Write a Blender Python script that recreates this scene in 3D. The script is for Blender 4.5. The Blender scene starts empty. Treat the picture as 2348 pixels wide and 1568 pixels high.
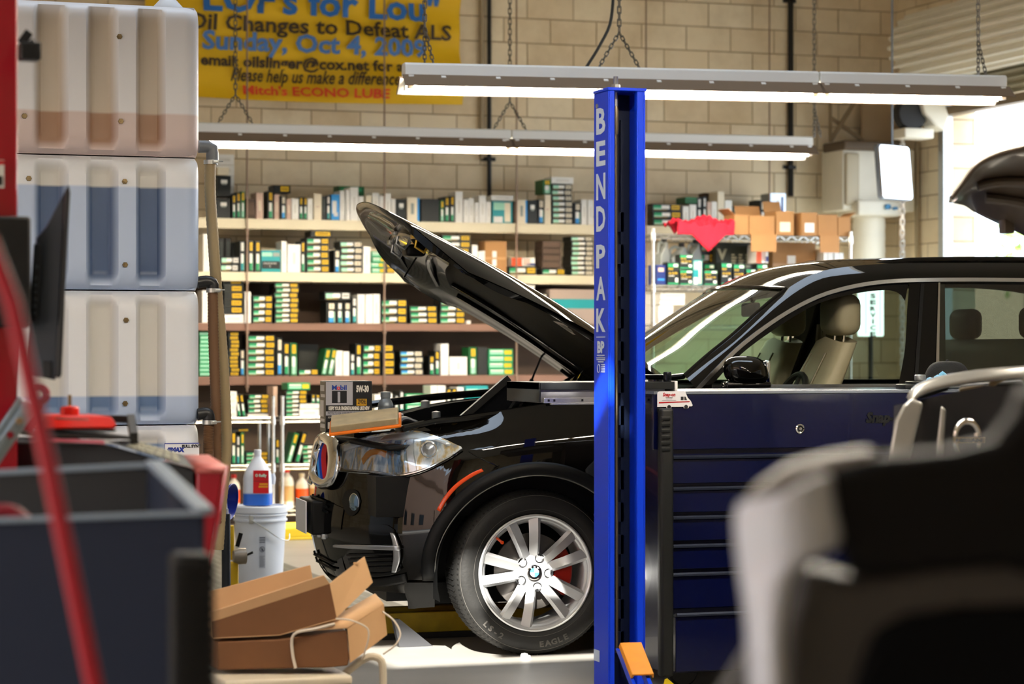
import bpy, bmesh, math, random
from mathutils import Vector, Matrix, Euler
R = math.radians
sc = bpy.context.scene
COL = sc.collection
random.seed(7)

# ------------------------------------------------------------------ camera, world, sun, exposure
FPX = 2348 * 85 / 36.0            # focal length in pixels
YAW = R(19); CS, SN = math.cos(YAW), math.sin(YAW)
CAM_Z = 1.37; HZ = 800.0          # eye height, image row of the horizon
cam_d = bpy.data.cameras.new('camera'); cam = bpy.data.objects.new('camera', cam_d); COL.objects.link(cam)
cam.location = (0, 0, CAM_Z); cam.rotation_euler = (R(90), 0, -YAW)
cam_d.lens = 85; cam_d.sensor_width = 36; cam_d.shift_y = (HZ - 784) / 2348
cam_d.clip_start = 0.1; cam_d.clip_end = 200
cam_d.dof.use_dof = True; cam_d.dof.focus_distance = 10.4; cam_d.dof.aperture_fstop = 3.2
sc.camera = cam
sc.view_settings.view_transform = 'Standard'; sc.view_settings.look = 'None'
sc.view_settings.gamma = 1.0; sc.view_settings.exposure = 1.15; sc.view_settings.use_curve_mapping = False
world = bpy.data.worlds.new('sky'); sc.world = world; world.use_nodes = True
wn = world.node_tree.nodes; bg = wn['Background']
bg.inputs['Color'].default_value = (0.70, 0.83, 1.0, 1); bg.inputs['Strength'].default_value = 3.4
sun_d = bpy.data.lights.new('sun', 'SUN'); sun = bpy.data.objects.new('sun', sun_d); COL.objects.link(sun)
sun_d.energy = 12; sun_d.angle = R(0.6); sun_d.color = (1, 0.95, 0.86)
SUN_DIR = Vector((0.5, 1.0, -0.86)).normalized()      # the way the light travels
sun.rotation_euler = SUN_DIR.to_track_quat('-Z', 'Y').to_euler()
sc.cycles.max_bounces = 8; sc.cycles.diffuse_bounces = 4; sc.cycles.glossy_bounces = 4
sc.cycles.transmission_bounces = 6; sc.cycles.transparent_max_bounces = 12
sc.cycles.sample_clamp_indirect = 6; sc.cycles.caustics_reflective = False; sc.cycles.caustics_refractive = False

# ------------------------------------------------------------------ where things stand: photo reading -> place in the room
def W(px, py, d):
    r = (px - 1174) / FPX * d
    return Vector((SN * d + CS * r, CS * d - SN * r, CAM_Z + (HZ - py) / FPX * d))
def WY(px, py, Y):
    t = (px - 1174) / FPX; return W(px, py, Y / (CS - SN * t))
def WX(px, py, X):
    t = (px - 1174) / FPX; return W(px, py, X / (SN + CS * t))
def WZ(px, py, z):
    return W(px, py, (z - CAM_Z) * FPX / (HZ - py))
def PX(p):
    d = SN * p[0] + CS * p[1]; r = CS * p[0] - SN * p[1]
    return 1174 + r / d * FPX, HZ - (p[2] - CAM_Z) / d * FPX

# ------------------------------------------------------------------ materials
def lin(h):
    h = h.lstrip('#'); o = []
    for i in (0, 2, 4):
        c = int(h[i:i+2], 16) / 255; o.append(c / 12.92 if c <= .04045 else ((c + .055) / 1.055) ** 2.4)
    return tuple(o)
MATS = {}
def mat(name, col, rough=.5, metal=0., var=0., scale=20., bump=0., coat=0., emit=0., alpha=1., trans=0., spec=.5, ior=1.45, stretch=None, sss=0.):
    if name in MATS: return MATS[name]
    c = lin(col) if isinstance(col, str) else col
    m = bpy.data.materials.new(name); m.use_nodes = True; nt = m.node_tree; b = nt.nodes['Principled BSDF']
    b.inputs['Base Color'].default_value = (*c, 1); b.inputs['Roughness'].default_value = rough
    b.inputs['Metallic'].default_value = metal; b.inputs['Coat Weight'].default_value = coat
    b.inputs['Coat Roughness'].default_value = .03; b.inputs['Specular IOR Level'].default_value = spec
    b.inputs['Alpha'].default_value = alpha; b.inputs['Transmission Weight'].default_value = trans; b.inputs['IOR'].default_value = ior
    if emit: b.inputs['Emission Color'].default_value = (*c, 1); b.inputs['Emission Strength'].default_value = emit
    if sss: b.inputs['Subsurface Weight'].default_value = sss; b.inputs['Subsurface Radius'].default_value = (.03, .03, .03)
    if var or bump:
        tc = nt.nodes.new('ShaderNodeTexCoord'); mp = nt.nodes.new('ShaderNodeMapping'); n = nt.nodes.new('ShaderNodeTexNoise')
        nt.links.new(tc.outputs['Object'], mp.inputs['Vector']); nt.links.new(mp.outputs['Vector'], n.inputs['Vector'])
        if stretch: mp.inputs['Scale'].default_value = stretch
        n.inputs['Scale'].default_value = scale; n.inputs['Detail'].default_value = 5
        if var:
            mx = nt.nodes.new('ShaderNodeMix'); mx.data_type = 'RGBA'
            mx.inputs['A'].default_value = (*[x * (1 - var) for x in c], 1); mx.inputs['B'].default_value = (*[min(1, x * (1 + var)) for x in c], 1)
            nt.links.new(n.outputs['Fac'], mx.inputs['Factor']); nt.links.new(mx.outputs['Result'], b.inputs['Base Color'])
        if bump:
            bp = nt.nodes.new('ShaderNodeBump'); bp.inputs['Strength'].default_value = bump; bp.inputs['Distance'].default_value = .01
            nt.links.new(n.outputs['Fac'], bp.inputs['Height']); nt.links.new(bp.outputs['Normal'], b.inputs['Normal'])
    MATS[name] = m; return m
def glassmat(name, tint, alpha, rough=.02):
    """A thin pane: clear with a tint, and mirror-like at a slant."""
    m = bpy.data.materials.new(name); m.use_nodes = True; nt = m.node_tree; nt.nodes.clear()
    out = nt.nodes.new('ShaderNodeOutputMaterial'); tr = nt.nodes.new('ShaderNodeBsdfTransparent'); gl = nt.nodes.new('ShaderNodeBsdfGlossy')
    mx = nt.nodes.new('ShaderNodeMixShader'); fr = nt.nodes.new('ShaderNodeFresnel'); ad = nt.nodes.new('ShaderNodeMath'); ad.operation = 'ADD'
    tr.inputs['Color'].default_value = (*tint, 1); gl.inputs['Roughness'].default_value = rough; gl.inputs['Color'].default_value = (1, 1, 1, 1)
    fr.inputs['IOR'].default_value = 1.5; ad.inputs[1].default_value = alpha
    nt.links.new(fr.outputs[0], ad.inputs[0]); nt.links.new(ad.outputs[0], mx.inputs[0])
    nt.links.new(tr.outputs[0], mx.inputs[1]); nt.links.new(gl.outputs[0], mx.inputs[2]); nt.links.new(mx.outputs[0], out.inputs[0])
    MATS[name] = m; return m

# ------------------------------------------------------------------ mesh builder
class MB:
    def __init__(s): s.v, s.f, s.k, s.cur, s.M = [], [], [], 0, None
    def m(s, i): s.cur = i; return s
    def add(s, vs, fs):
        o = len(s.v)
        s.v += [tuple(s.M @ Vector(v)) if s.M else tuple(v) for v in vs]
        s.f += [tuple(i + o for i in f) for f in fs]; s.k += [s.cur] * len(fs); return s
    def box(s, x0, y0, z0, x1, y1, z1):
        vs = [(x, y, z) for z in (z0, z1) for y in (y0, y1) for x in (x0, x1)]
        return s.add(vs, [(0,2,3,1), (4,5,7,6), (0,1,5,4), (2,6,7,3), (0,4,6,2), (1,3,7,5)])
    def rbox(s, x0, y0, z0, x1, y1, z1, r, seg=3):
        """A box with all edges rounded by r."""
        bm = bmesh.new(); bmesh.ops.create_cube(bm, size=1)
        for v in bm.verts: v.co = Vector(((x0+x1)/2 + v.co.x*(x1-x0), (y0+y1)/2 + v.co.y*(y1-y0), (z0+z1)/2 + v.co.z*(z1-z0)))
        bmesh.ops.bevel(bm, geom=bm.edges[:], offset=r, segments=seg, affect='EDGES', profile=.5)
        bm.verts.index_update(); s.add([v.co.copy() for v in bm.verts], [[v.index for v in f.verts] for f in bm.faces]); bm.free(); return s
    def bar(s, p0, p1, w, h, up=(0,0,1)):
        """A straight square bar between two points."""
        p0, p1 = Vector(p0), Vector(p1); a = (p1-p0).normalized(); u = Vector(up); b = a.cross(u)
        if b.length < 1e-4: b = a.cross(Vector((0,1,0)))
        b.normalize(); c = b.cross(a)
        vs = [p + b*i*w/2 + c*j*h/2 for p in (p0, p1) for i, j in ((-1,-1),(1,-1),(1,1),(-1,1))]
        return s.add(vs, [(0,1,2,3), (7,6,5,4), (0,4,5,1), (1,5,6,2), (2,6,7,3), (3,7,4,0)])
    def prism(s, pts, fn, a, b):
        """pts: a 2-D outline; fn(u, v, t) -> point; from t=a to t=b."""
        n = len(pts); vs = [fn(u, v, t) for t in (a, b) for u, v in pts]
        fs = [tuple(range(n))[::-1], tuple(range(n, 2*n))] + [(i, (i+1) % n, n + (i+1) % n, n + i) for i in range(n)]
        return s.add(vs, fs)
    def tube(s, path, r, n=10, caps=True):
        P = [Vector(p) for p in path]; rings = []; vs = []
        prev = None
        for i, p in enumerate(P):
            t = (P[min(i+1, len(P)-1)] - P[max(i-1, 0)]).normalized()
            if prev is None:
                b = t.cross(Vector((0,0,1)));  b = b if b.length > .05 else t.cross(Vector((1,0,0)))
            else: b = prev - t * prev.dot(t)
            b.normalize(); prev = b; c = t.cross(b); rr = r[i] if isinstance(r, (list, tuple)) else r
            vs += [p + (b*math.cos(2*math.pi*k/n) + c*math.sin(2*math.pi*k/n)) * rr for k in range(n)]
        fs = [(i*n+k, i*n+(k+1) % n, (i+1)*n+(k+1) % n, (i+1)*n+k) for i in range(len(P)-1) for k in range(n)]
        if caps: fs += [tuple(range(n))[::-1], tuple(range((len(P)-1)*n, len(P)*n))]
        return s.add(vs, fs)
    def lathe(s, prof, n=32, c=(0,0,0), axis='z', close=False, a0=0., a1=2*math.pi):
        vs = []; full = abs(a1-a0-2*math.pi) < 1e-6; cols = n if full else n+1
        for k in range(cols):
            a = a0 + (a1-a0)*k/n; ca, sa = math.cos(a), math.sin(a)
            for r, h in prof:
                q = (r*ca, r*sa, h) if axis == 'z' else ((r*ca, h, r*sa) if axis == 'y' else (h, r*ca, r*sa))
                vs.append((q[0]+c[0], q[1]+c[1], q[2]+c[2]))
        m = len(prof); fs = []
        for k in range(n):
            k2 = (k+1) % cols
            for i in range(m-1): fs.append((k*m+i, k2*m+i, k2*m+i+1, k*m+i+1))
            if close: fs.append((k*m+m-1, k2*m+m-1, k2*m, k*m))
        return s.add(vs, fs)
    def grid(s, fn, nu, nv, flip=False):
        vs = [fn(i/nu, j/nv) for i in range(nu+1) for j in range(nv+1)]; w = nv+1
        fs = [(i*w+j, (i+1)*w+j, (i+1)*w+j+1, i*w+j+1) for i in range(nu) for j in range(nv)]
        if flip: fs = [f[::-1] for f in fs]
        return s.add(vs, fs)
    def quad(s, a, b, c, d): return s.add([a, b, c, d], [(0,1,2,3)])
    def text(s, body, size, place, bold=0., width=None, align='CENTER', shear=0., spacing=1., thick=0.):
        """Lettering: place(u, v, t) maps the letter plane (u right, v up, baseline 0) to a point."""
        cu = bpy.data.curves.new('t', 'FONT'); cu.body = body; cu.size = size; cu.align_x = align; cu.offset = bold; cu.shear = shear
        cu.space_character = spacing; cu.resolution_u = 2; cu.extrude = thick
        ob = bpy.data.objects.new('t', cu); me = bpy.data.meshes.new_from_object(ob)
        vs = [v.co.copy() for v in me.vertices]; fs = [tuple(p.vertices) for p in me.polygons]
        bpy.data.objects.remove(ob); bpy.data.curves.remove(cu); bpy.data.meshes.remove(me)
        if not vs: return s
        x0, x1 = min(v.x for v in vs), max(v.x for v in vs); k = width/(x1-x0) if width else 1.
        mid = (x0+x1)/2 if align == 'CENTER' else 0
        return s.add([place((v.x-mid)*k, v.y, v.z) for v in vs], fs)

def finish(name, mb, mats, parent=None, bevel=0., smooth=35., sub=0, solid=0., loc=None, shadow=True):
    me = bpy.data.meshes.new(name)
    base = Vector((0,0,0))
    if parent is None and loc is None and mb.v:
        xs, ys, zs = zip(*mb.v); base = Vector(((min(xs)+max(xs))/2, (min(ys)+max(ys))/2, min(zs)))
    elif parent is not None and parent.get('_w'): base = Vector(parent['_w'])
    elif loc is not None: base = Vector((0,0,0))
    me.from_pydata([Vector(v) - base for v in mb.v], [], mb.f)
    for m in (mats if isinstance(mats, (list, tuple)) else [mats]): me.materials.append(m)
    me.polygons.foreach_set('material_index', mb.k)
    bm = bmesh.new(); bm.from_mesh(me); bmesh.ops.recalc_face_normals(bm, faces=bm.faces[:]); bm.to_mesh(me); bm.free()
    if smooth:
        me.polygons.foreach_set('use_smooth', [True]*len(me.polygons)); me.set_sharp_from_angle(angle=R(smooth))
    me.update()
    o = bpy.data.objects.new(name, me); COL.objects.link(o)
    if parent is not None:
        o.parent = parent; o['_w'] = tuple(base)
    else: o.location = loc if loc is not None else base; o['_w'] = tuple(o.location)
    if solid:
        md = o.modifiers.new('thick', 'SOLIDIFY'); md.thickness = solid; md.offset = -1
    if bevel:
        md = o.modifiers.new('edge', 'BEVEL'); md.width = bevel; md.segments = 2; md.limit_method = 'ANGLE'; md.angle_limit = R(40)
    if sub:
        md = o.modifiers.new('sub', 'SUBSURF'); md.levels = sub; md.render_levels = sub
    return o
def tag(o, label, cat, group=None):
    o['label'] = label; o['category'] = cat
    if group: o['group'] = group
    return o
def thing(name, label, cat, loc, group=None):
    o = bpy.data.objects.new(name, None); COL.objects.link(o); o.location = loc; o.empty_display_size = .1
    o['_w'] = tuple(loc); return tag(o, label, cat, group)
def struct(name, mb, mats, **k):
    o = finish(name, mb, mats, loc=(0,0,0), **k); o['kind'] = 'structure'; return o
def dup_tree(o, loc, rotz=0., label=None, group=None):
    c = o.copy(); COL.objects.link(c); c.location = loc; c.rotation_euler = (0, 0, rotz)
    if label: c['label'] = label
    if group: c['group'] = group
    for ch in list(o.children):
        d = ch.copy(); COL.objects.link(d); d.parent = c
        for g in list(ch.children):
            e = g.copy(); COL.objects.link(e); e.parent = d
    return c
def lerp(a, b, t): return a + (b-a)*t
def curve1(pts, x):
    """Smooth (monotone-ish Catmull-Rom) value of y at x through (x, y) points."""
    if x <= pts[0][0]: return pts[0][1]
    if x >= pts[-1][0]: return pts[-1][1]
    for i in range(len(pts)-1):
        if pts[i][0] <= x <= pts[i+1][0]: break
    x0, y0 = pts[i]; x1, y1 = pts[i+1]; h = x1-x0; t = (x-x0)/h
    m0 = (y1-pts[i-1][1])/(x1-pts[i-1][0]) if i > 0 else (y1-y0)/h
    m1 = (pts[i+2][1]-y0)/(pts[i+2][0]-x0) if i+2 < len(pts) else (y1-y0)/h
    return y0*(2*t**3-3*t*t+1) + m0*h*(t**3-2*t*t+t) + y1*(-2*t**3+3*t*t) + m1*h*(t**3-t*t)
def poly_resample(pts, n):
    """n+1 points evenly along a smooth curve through the 3-D or 2-D points."""
    P = [Vector(p) for p in pts]; L = [0]
    for a, b in zip(P, P[1:]): L.append(L[-1] + (b-a).length)
    dim = len(P[0])
    return [Vector([curve1([(L[i], P[i][k]) for i in range(len(P))], L[-1]*j/n) for k in range(dim)]) for j in range(n+1)]
# ------------------------------------------------------------------ the room
YB = 18.5; XR = 9.85; XL = -5.0; YF = -4.0; ZC = 5.6
def blockmat():
    m = bpy.data.materials.new('painted_block'); m.use_nodes = True; nt = m.node_tree; b = nt.nodes['Principled BSDF']; L = nt.links.new
    tc = nt.nodes.new('ShaderNodeTexCoord'); sp = nt.nodes.new('ShaderNodeSeparateXYZ'); cb = nt.nodes.new('ShaderNodeCombineXYZ'); ad = nt.nodes.new('ShaderNodeMath'); ad.operation = 'ADD'
    az = nt.nodes.new('ShaderNodeMath'); az.operation = 'ADD'; az.inputs[1].default_value = -.05
    L(tc.outputs['Object'], sp.inputs[0]); L(sp.outputs['X'], ad.inputs[0]); L(sp.outputs['Y'], ad.inputs[1]); L(ad.outputs[0], cb.inputs['X'])
    L(sp.outputs['Z'], az.inputs[0]); L(az.outputs[0], cb.inputs['Y'])
    br = nt.nodes.new('ShaderNodeTexBrick'); br.offset = .5; br.inputs['Scale'].default_value = 1; br.inputs['Brick Width'].default_value = .4; br.inputs['Row Height'].default_value = .2
    br.inputs['Mortar Size'].default_value = .0065; br.inputs['Mortar Smooth'].default_value = .6; br.inputs['Bias'].default_value = 0
    br.inputs['Color1'].default_value = (*lin('#ecdcbc'), 1); br.inputs['Color2'].default_value = (*lin('#dfcaa6'), 1); br.inputs['Mortar'].default_value = (*lin('#a8916e'), 1)
    L(cb.outputs[0], br.inputs['Vector'])
    n = nt.nodes.new('ShaderNodeTexNoise'); n.inputs['Scale'].default_value = 1.3; n.inputs['Detail'].default_value = 6; n.inputs['Roughness'].default_value = .65; L(tc.outputs['Object'], n.inputs['Vector'])
    rp = nt.nodes.new('ShaderNodeValToRGB'); rp.color_ramp.elements[0].position = .28; rp.color_ramp.elements[0].color = (.74,.69,.63,1); rp.color_ramp.elements[1].position = .55; rp.color_ramp.elements[1].color = (1,1,1,1)
    L(n.outputs['Fac'], rp.inputs[0])
    mx = nt.nodes.new('ShaderNodeMix'); mx.data_type = 'RGBA'; mx.blend_type = 'MULTIPLY'; mx.inputs['Factor'].default_value = 1
    L(br.outputs['Color'], mx.inputs['A']); L(rp.outputs[0], mx.inputs['B']); L(mx.outputs['Result'], b.inputs['Base Color'])
    bp = nt.nodes.new('ShaderNodeBump'); bp.inputs['Strength'].default_value = .6; bp.inputs['Distance'].default_value = .012; bp.invert = True
    L(br.outputs['Fac'], bp.inputs['Height']); L(bp.outputs[0], b.inputs['Normal']); b.inputs['Roughness'].default_value = .75
    return m
BLOCK = blockmat()
concrete = mat('floor_concrete', '#8f8c86', .38, var=.3, scale=2.2, bump=.05)
ceil_m = mat('ceiling_white', '#d8d2c6', .9); ext_wall = mat('stucco_pink', '#c9a48c', .9, var=.1, scale=6)
struct('floor', MB().box(XL, YF, -.1, XR, YB, 0), concrete)
struct('ground_outside', MB().box(-40, -40, -.16, 60, 60, -.1), mat('asphalt', '#a8a49c', .9, var=.1, scale=3))
struct('wall_back', MB().box(XL-.2, YB, 0, XR+.2, YB+.2, ZC), BLOCK)
b = MB(); D0, D1, DH = 11.4, 17.55, 3.37
b.box(XR, D1, 0, XR+.22, YB, ZC); b.box(XR, D0, DH, XR+.22, D1, ZC); b.box(XR, YF, 0, XR+.22, D0, ZC)
struct('wall_right', b, BLOCK)
b = MB(); b.box(XL-.2, 8.5, 0, XL, YB, ZC); b.box(XL-.2, YF, 3.7, XL, 8.5, ZC); b.box(XL-.2, YF, 0, XL, -2.5, ZC)
struct('wall_left', b, BLOCK)
b = MB(); b.box(XL-.2, YF-.2, 0, XR+.2, YF, ZC)
struct('wall_front', b, BLOCK)
SUN_GAP = (-.45, .85, 3.3, 4.2)     # added roof opening, sized to throw the sun patch at the front wheel
b = MB(); z0, z1 = ZC, ZC+.15
FILL_GAP = (.6, 6.6, 10.45, 11.3)     # a second added opening, there to brighten the fixtures and the wall
b.box(XL, YF, z0, XR, SUN_GAP[2], z1); b.box(XL, SUN_GAP[2], z0, SUN_GAP[0], SUN_GAP[3], z1); b.box(SUN_GAP[1], SUN_GAP[2], z0, XR, SUN_GAP[3], z1); b.box(XL, SUN_GAP[3], z0, XR, FILL_GAP[2], z1)
b.box(XL, FILL_GAP[2], z0, FILL_GAP[0], FILL_GAP[3], z1); b.box(FILL_GAP[1], FILL_GAP[2], z0, XR, FILL_GAP[3], z1); b.box(XL, FILL_GAP[3], z0, XR, YB, z1)
struct('ceiling', b, ceil_m)
# ribbed floor mat in front of the racks
b = MB()
x = 1.5
mat_rub = mat('ribbed_rubber', '#5d5a50', .6, var=.2, scale=30)
pts = [(1.2, .0)]
n = 0; xx = 1.2; pr = []
while xx < 3.6: pr += [(xx, .004), (xx+.02, .012), (xx+.05, .012), (xx+.07, .004)]; xx += .07
b.prism([(1.2, 0.0)] + pr + [(3.6+.05, 0.0)], lambda u, v, t: (u, t, v), 11.9, 17.4)
tag(finish('floor_mat', b, mat_rub), 'dark ribbed rubber mat lying on the floor in front of the wire racks', 'mat')

# outside the big door
b = MB(); b.box(30, 10, -.1, 34, 60, 3.0); tag(finish('neighbouring_building', b, ext_wall), 'pale stucco building outside beyond the open roll-up door', 'building')
b = MB()
rnd = random.Random(3); tc0 = WX(2352, 585, 24)
for k in range(260):
    a, e, r = rnd.uniform(0, 6.28), rnd.uniform(-1.2, 1.4), rnd.uniform(.3, .85)
    p = tc0 + Vector((math.cos(a)*math.cos(e)*r, math.sin(a)*math.cos(e)*r, math.sin(e)*r*1.1)); q = .12
    d1 = Vector((rnd.uniform(-q, q), rnd.uniform(-q, q), rnd.uniform(-q, q))); d2 = Vector((rnd.uniform(-q, q), rnd.uniform(-q, q), rnd.uniform(-q, q)))
    b.quad(p, p+d1, p+d1+d2, p+d2)
t = thing('street_tree', 'small green tree outside by the road, seen through the open roll-up door', 'tree', (tc0.x, tc0.y, -.1))
finish('foliage', b, mat('leaves', '#7f9a4e', .7), t, smooth=0)
finish('trunk', MB().tube([(tc0.x, tc0.y, -.1), (tc0.x+.05, tc0.y, 1.2), (tc0.x, tc0.y, tc0.z-.2)], [.09,.07,.04], 8), mat('bark', '#6b5a45', .9), t)

b = MB(); b.box(-17, -30, -.1, -13.5, 16, 6.0); b.m(1).box(-13.6, -30, 4.6, -13.4, 16, 5.0)
for k in range(5): b.m(2).box(-13.52, -4+4*k, 1.0, -13.44, -2.2+4*k, 2.6)
tag(finish('office_building', b, [ext_wall, mat('parapet_brown', '#8a6a54', .8), mat('window_dark', '#2a3238', .15)]), 'low stucco office building across the yard on the open side of the shop', 'building')
# door track, jamb and roll-up door
galv = mat('galvanised', '#b9bcba', .35, .85, var=.12, scale=40)
chrome = mat('chrome', '#e8e8e8', .08, 1.0)
cream = mat('cream_paint', '#e6dfcc', .5, var=.06, scale=8)
t = thing('roll_up_door', 'cream corrugated roll-up door wound on its drum above the bright opening', 'door', (XR-.3, (D0+D1)/2, DH))
b = MB(); rc = (XR-.36, 3.80)
prof = []; N = 88
for k in range(N):
    a = 2*math.pi*k/N; r = .27 + .021*(1 if k % 4 in (0, 1) else -1); prof.append((math.cos(a)*r, math.sin(a)*r))
b.prism(prof, lambda u, v, y: (rc[0]+u, y, rc[1]+v), D1-.12, D0-.1)
finish('door_drum', b, cream, t)
b = MB(); pr = []
for k in range(17): pr.append((XR-.03 + (.022 if k % 2 else -.022), DH-.02 + k*.03))
b.prism(pr + [(p[0]+.012, p[1]) for p in pr[::-1]], lambda u, v, y: (u-.06, y, v), D1-.04, D0)
finish('door_curtain', b, mat('curtain_paint', '#b9b39b', .5), t)
b = MB(); b.box(XR-.1, D1-.03, 0, XR-.02, D1+.045, DH+.1); b.box(XR-.12, D1-.075, 0, XR-.03, D1-.03, DH+.1)
finish('door_track', b, galv, t, bevel=.006)
b = MB(); b.box(XR-.12, D0, DH-.1, XR-.005, D1, DH-.03); finish('bottom_rail', b, mat('rail_brown', '#7c6a52', .5), t)
# chain hoist operator beside the drum
op = WX(2102, 262, XR-.42)
t = thing('door_operator', 'round dark chain wheel with a cream cover beside the rolled door', 'door opener', op)
b = MB(); b.lathe([(0,-.05),(.12,-.05),(.14,-.03),(.14,.03),(.12,.05),(0,.05)], 28, (op.x-.06, op.y, op.z), 'y'); finish('chain_wheel', b, mat('black_iron', '#1c1a18', .5, .3), t)
b = MB(); b.prism([(-.02,.12),(.2,.1),(.24,-.02),(.2,-.14),(.12,-.1),(.02,.0)], lambda u, v, w: (op.x+u, op.y+w, op.z+v), -.1, .1); finish('cover', b, cream, t, bevel=.015)
b = MB(); b.rbox(op.x-.16, op.y-.1, op.z-.2, op.x+.1, op.y+.1, op.z-.12, .01); finish('mounting_bracket', b, cream, t)
q_ = WX(2069, 262, op.x-.06); b = MB(); b.tube([(op.x-.06, op.y, op.z), (op.x-.06, q_.y+.04, op.z)], .012, 10); finish('drive_shaft', b, mat('black_iron', '#1c1a18', .5, .3), t)

# ------------------------------------------------------------------ chains, conduits on the wall
def chain(mb, p0, p1, link=.034, r=.0036, w=.010, sag=0.):
    p0, p1 = Vector(p0), Vector(p1); L = (p1-p0).length; n = max(2, int(L/(link*.72)))
    a = (p1-p0).normalized(); u = a.cross(Vector((0,1,0)))
    if u.length < .1: u = a.cross(Vector((1,0,0)))
    u.normalize(); v = a.cross(u)
    for k in range(n):
        s = u if k % 2 else v; c = p0.lerp(p1, (k+.5)/n) - Vector((0,0,sag*math.sin(math.pi*(k+.5)/n)))
        loop = [c + a*(link/2-w)*(1 if q in (0,1,5) else -1)*(1) + a*(w*math.cos(q*math.pi/3) if False else 0) + s*w*math.sin(q*math.pi/3) + a*w*math.cos(q*math.pi/3) for q in range(6)]
        mb.tube(loop + [loop[0]], r, 4, caps=False)
ch_m = mat('chain_steel', '#6a655c', .45, .6); dark_m = mat('dark_pipe', '#1a1a17', .45, .2)
c0 = WX(2069, 268, op.x-.06)
b = MB(); chain(b, c0, (c0.x, c0.y, 1.2), link=.06, r=.0085, w=.02)
tag(finish('hanging_chain', b, mat('chain_bright', '#d8d6d0', .3, .7)), 'bright galvanised chain hanging in front of the white panel', 'chain')
def cord(name, pts, r, m, label, cat, n=8):
    return tag(finish(name, MB().tube(pts, r, n), m), label, cat)
for px, r, m, lab in ((1122, .017, dark_m, 'black conduit running down the block wall right of the yellow banner'), (1813, .024, dark_m, 'thick black pipe running down the block wall near the right corner')):
    p = WY(px, 100, YB-.03); y1 = 470 if px == 1122 else 450
    q = WY(px, y1, YB-.03)
    t = thing('wall_pipe', lab, 'pipe', (p.x, YB-.03, q.z))
    finish('pipe_run', MB().tube([(p.x, YB-.03, ZC), (p.x, YB-.03, q.z)], r, 10), m, t)
    bb = MB()
    for zz in (2.9, 3.6, 4.3): bb.box(p.x-.06, YB-.012, zz-.015, p.x+.06, YB-.001, zz+.015); bb.box(p.x-r-.006, YB-.055, zz-.012, p.x+r+.006, YB-.012, zz+.012)
    finish('pipe_clamp', bb, dark_m, t)
p = WY(1104, 100, YB-.02)
cord('wall_pipe', [(p.x, YB-.02, ZC), (p.x, YB-.02, 2.9)], .02, mat('pipe_tan', '#9c8a6c', .6), 'tan painted pipe beside the black conduit right of the banner', 'pipe')
p = WX(2112, 300, XR-.03)
cord('wall_pipe', [(XR-.04, p.y+.05, 3.1), (XR-.04, p.y+.05, .6)], .02, mat('pipe_tan', '#9c8a6c', .6), 'tan painted pipe in the right corner beside the door track', 'pipe')

# ------------------------------------------------------------------ fluorescent fixtures on chains
white_m = mat('fixture_white', '#f2f2ee', .35); tube_m = mat('lamp_tube', (1.0,.90,.74), .3, emit=58.0); refl_m = mat('reflector_inner', '#f4f0e6', .3)
slot_m = mat('reflector_back_shaded', '#7c6a58', .6, spec=.2)  # brown puts the shade on the reflector's outer side into its colour
def fixture(A, B, joint, label, chains, wing=.14, lit=True):
    A, B = Vector(A), Vector(B); a = (B-A); L = a.length; a.normalize(); n = Vector((-a.y, a.x, 0)).normalized(); up = Vector((0,0,1))
    P = lambda s, v, h: A + a*s + n*v + up*h
    t = thing('fluorescent_light', label, 'ceiling light', (A+B)/2, 'fluorescent shop lights on chains')
    def ext(b, sec, s0, s1): b.prism(sec, lambda u, v, s: P(s, u, v), s0, s1)
    for s0, s1 in ((0, joint-.006), (joint+.006, L)):
        b = MB(); ext(b, [(-.055,.0),(.055,.0),(.055,.06),(.04,.07),(-.04,.07),(-.055,.06)], s0, s1)
        ch = finish('housing', b, white_m, t, bevel=.003)
        b = MB()
        b.m(0); ext(b, [(-.055,.004),(-wing,-.062),(-wing,-.068),(-.05,-.002)], s0-.015, s1+.015)
        ext(b, [(.055,.004),(wing,-.085),(wing,-.091),(.05,-.002)], s0-.015, s1+.015)
        k = s0+.2
        while k < s1-.05:                                        # slots punched along the near wing
            b.m(1); ext(b, [(-.068,-.006),(-.082,-.016),(-.083,-.012),(-.069,-.002)], k, k+.025); k += .31
        finish('reflector', b, [slot_m, white_m], t)
        b = MB(); ext(b, [(.045,-.008),(wing-.004,-.086),(wing-.006,-.088),(.043,-.012)], s0-.01, s1+.01); finish('reflector_liner', b, refl_m, t)
        for o in (-.055, .055):
            b = MB(); b.tube([P(s0+.04, o, -.052), P(s1-.04, o, -.052)], .019, 12); finish('lamp_tube', b, tube_m, t)
            b = MB()
            for s in (s0+.03,): b.box(*[min(x) for x in zip(P(s-.012, o-.02, -.075), P(s+.012, o+.02, 0))], *[max(x) for x in zip(P(s-.012, o-.02, -.075), P(s+.012, o+.02, 0))])
            finish('lamp_holder', b, white_m, t); b = MB()
            for s in (s1-.03,): b.box(*[min(x) for x in zip(P(s-.012, o-.02, -.075), P(s+.012, o+.02, 0))], *[max(x) for x in zip(P(s-.012, o-.02, -.075), P(s+.012, o+.02, 0))])
            finish('lamp_holder', b, white_m, t)
    for s, top in chains:
        b = MB()
        for ds in ((-.12, .12) if top else (0, .05)):
            chain(b, P(s+ds, 0, .07), P(s, 0, .27))
        chain(b, P(s, 0, .27), P(s, 0, ZC - A.z), link=.05, w=.012)
        finish('hanging_chain', b, ch_m, t, smooth=0)
    return t, P
t1, P1 = fixture(W(925, 174, 13.4), W(2300, 202, 14.2), 2.42, 'nearer fluorescent shop light hanging on chains in front of the blue post', [(.12, 0), (1.24, 1), (3.42, 0)])
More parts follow.
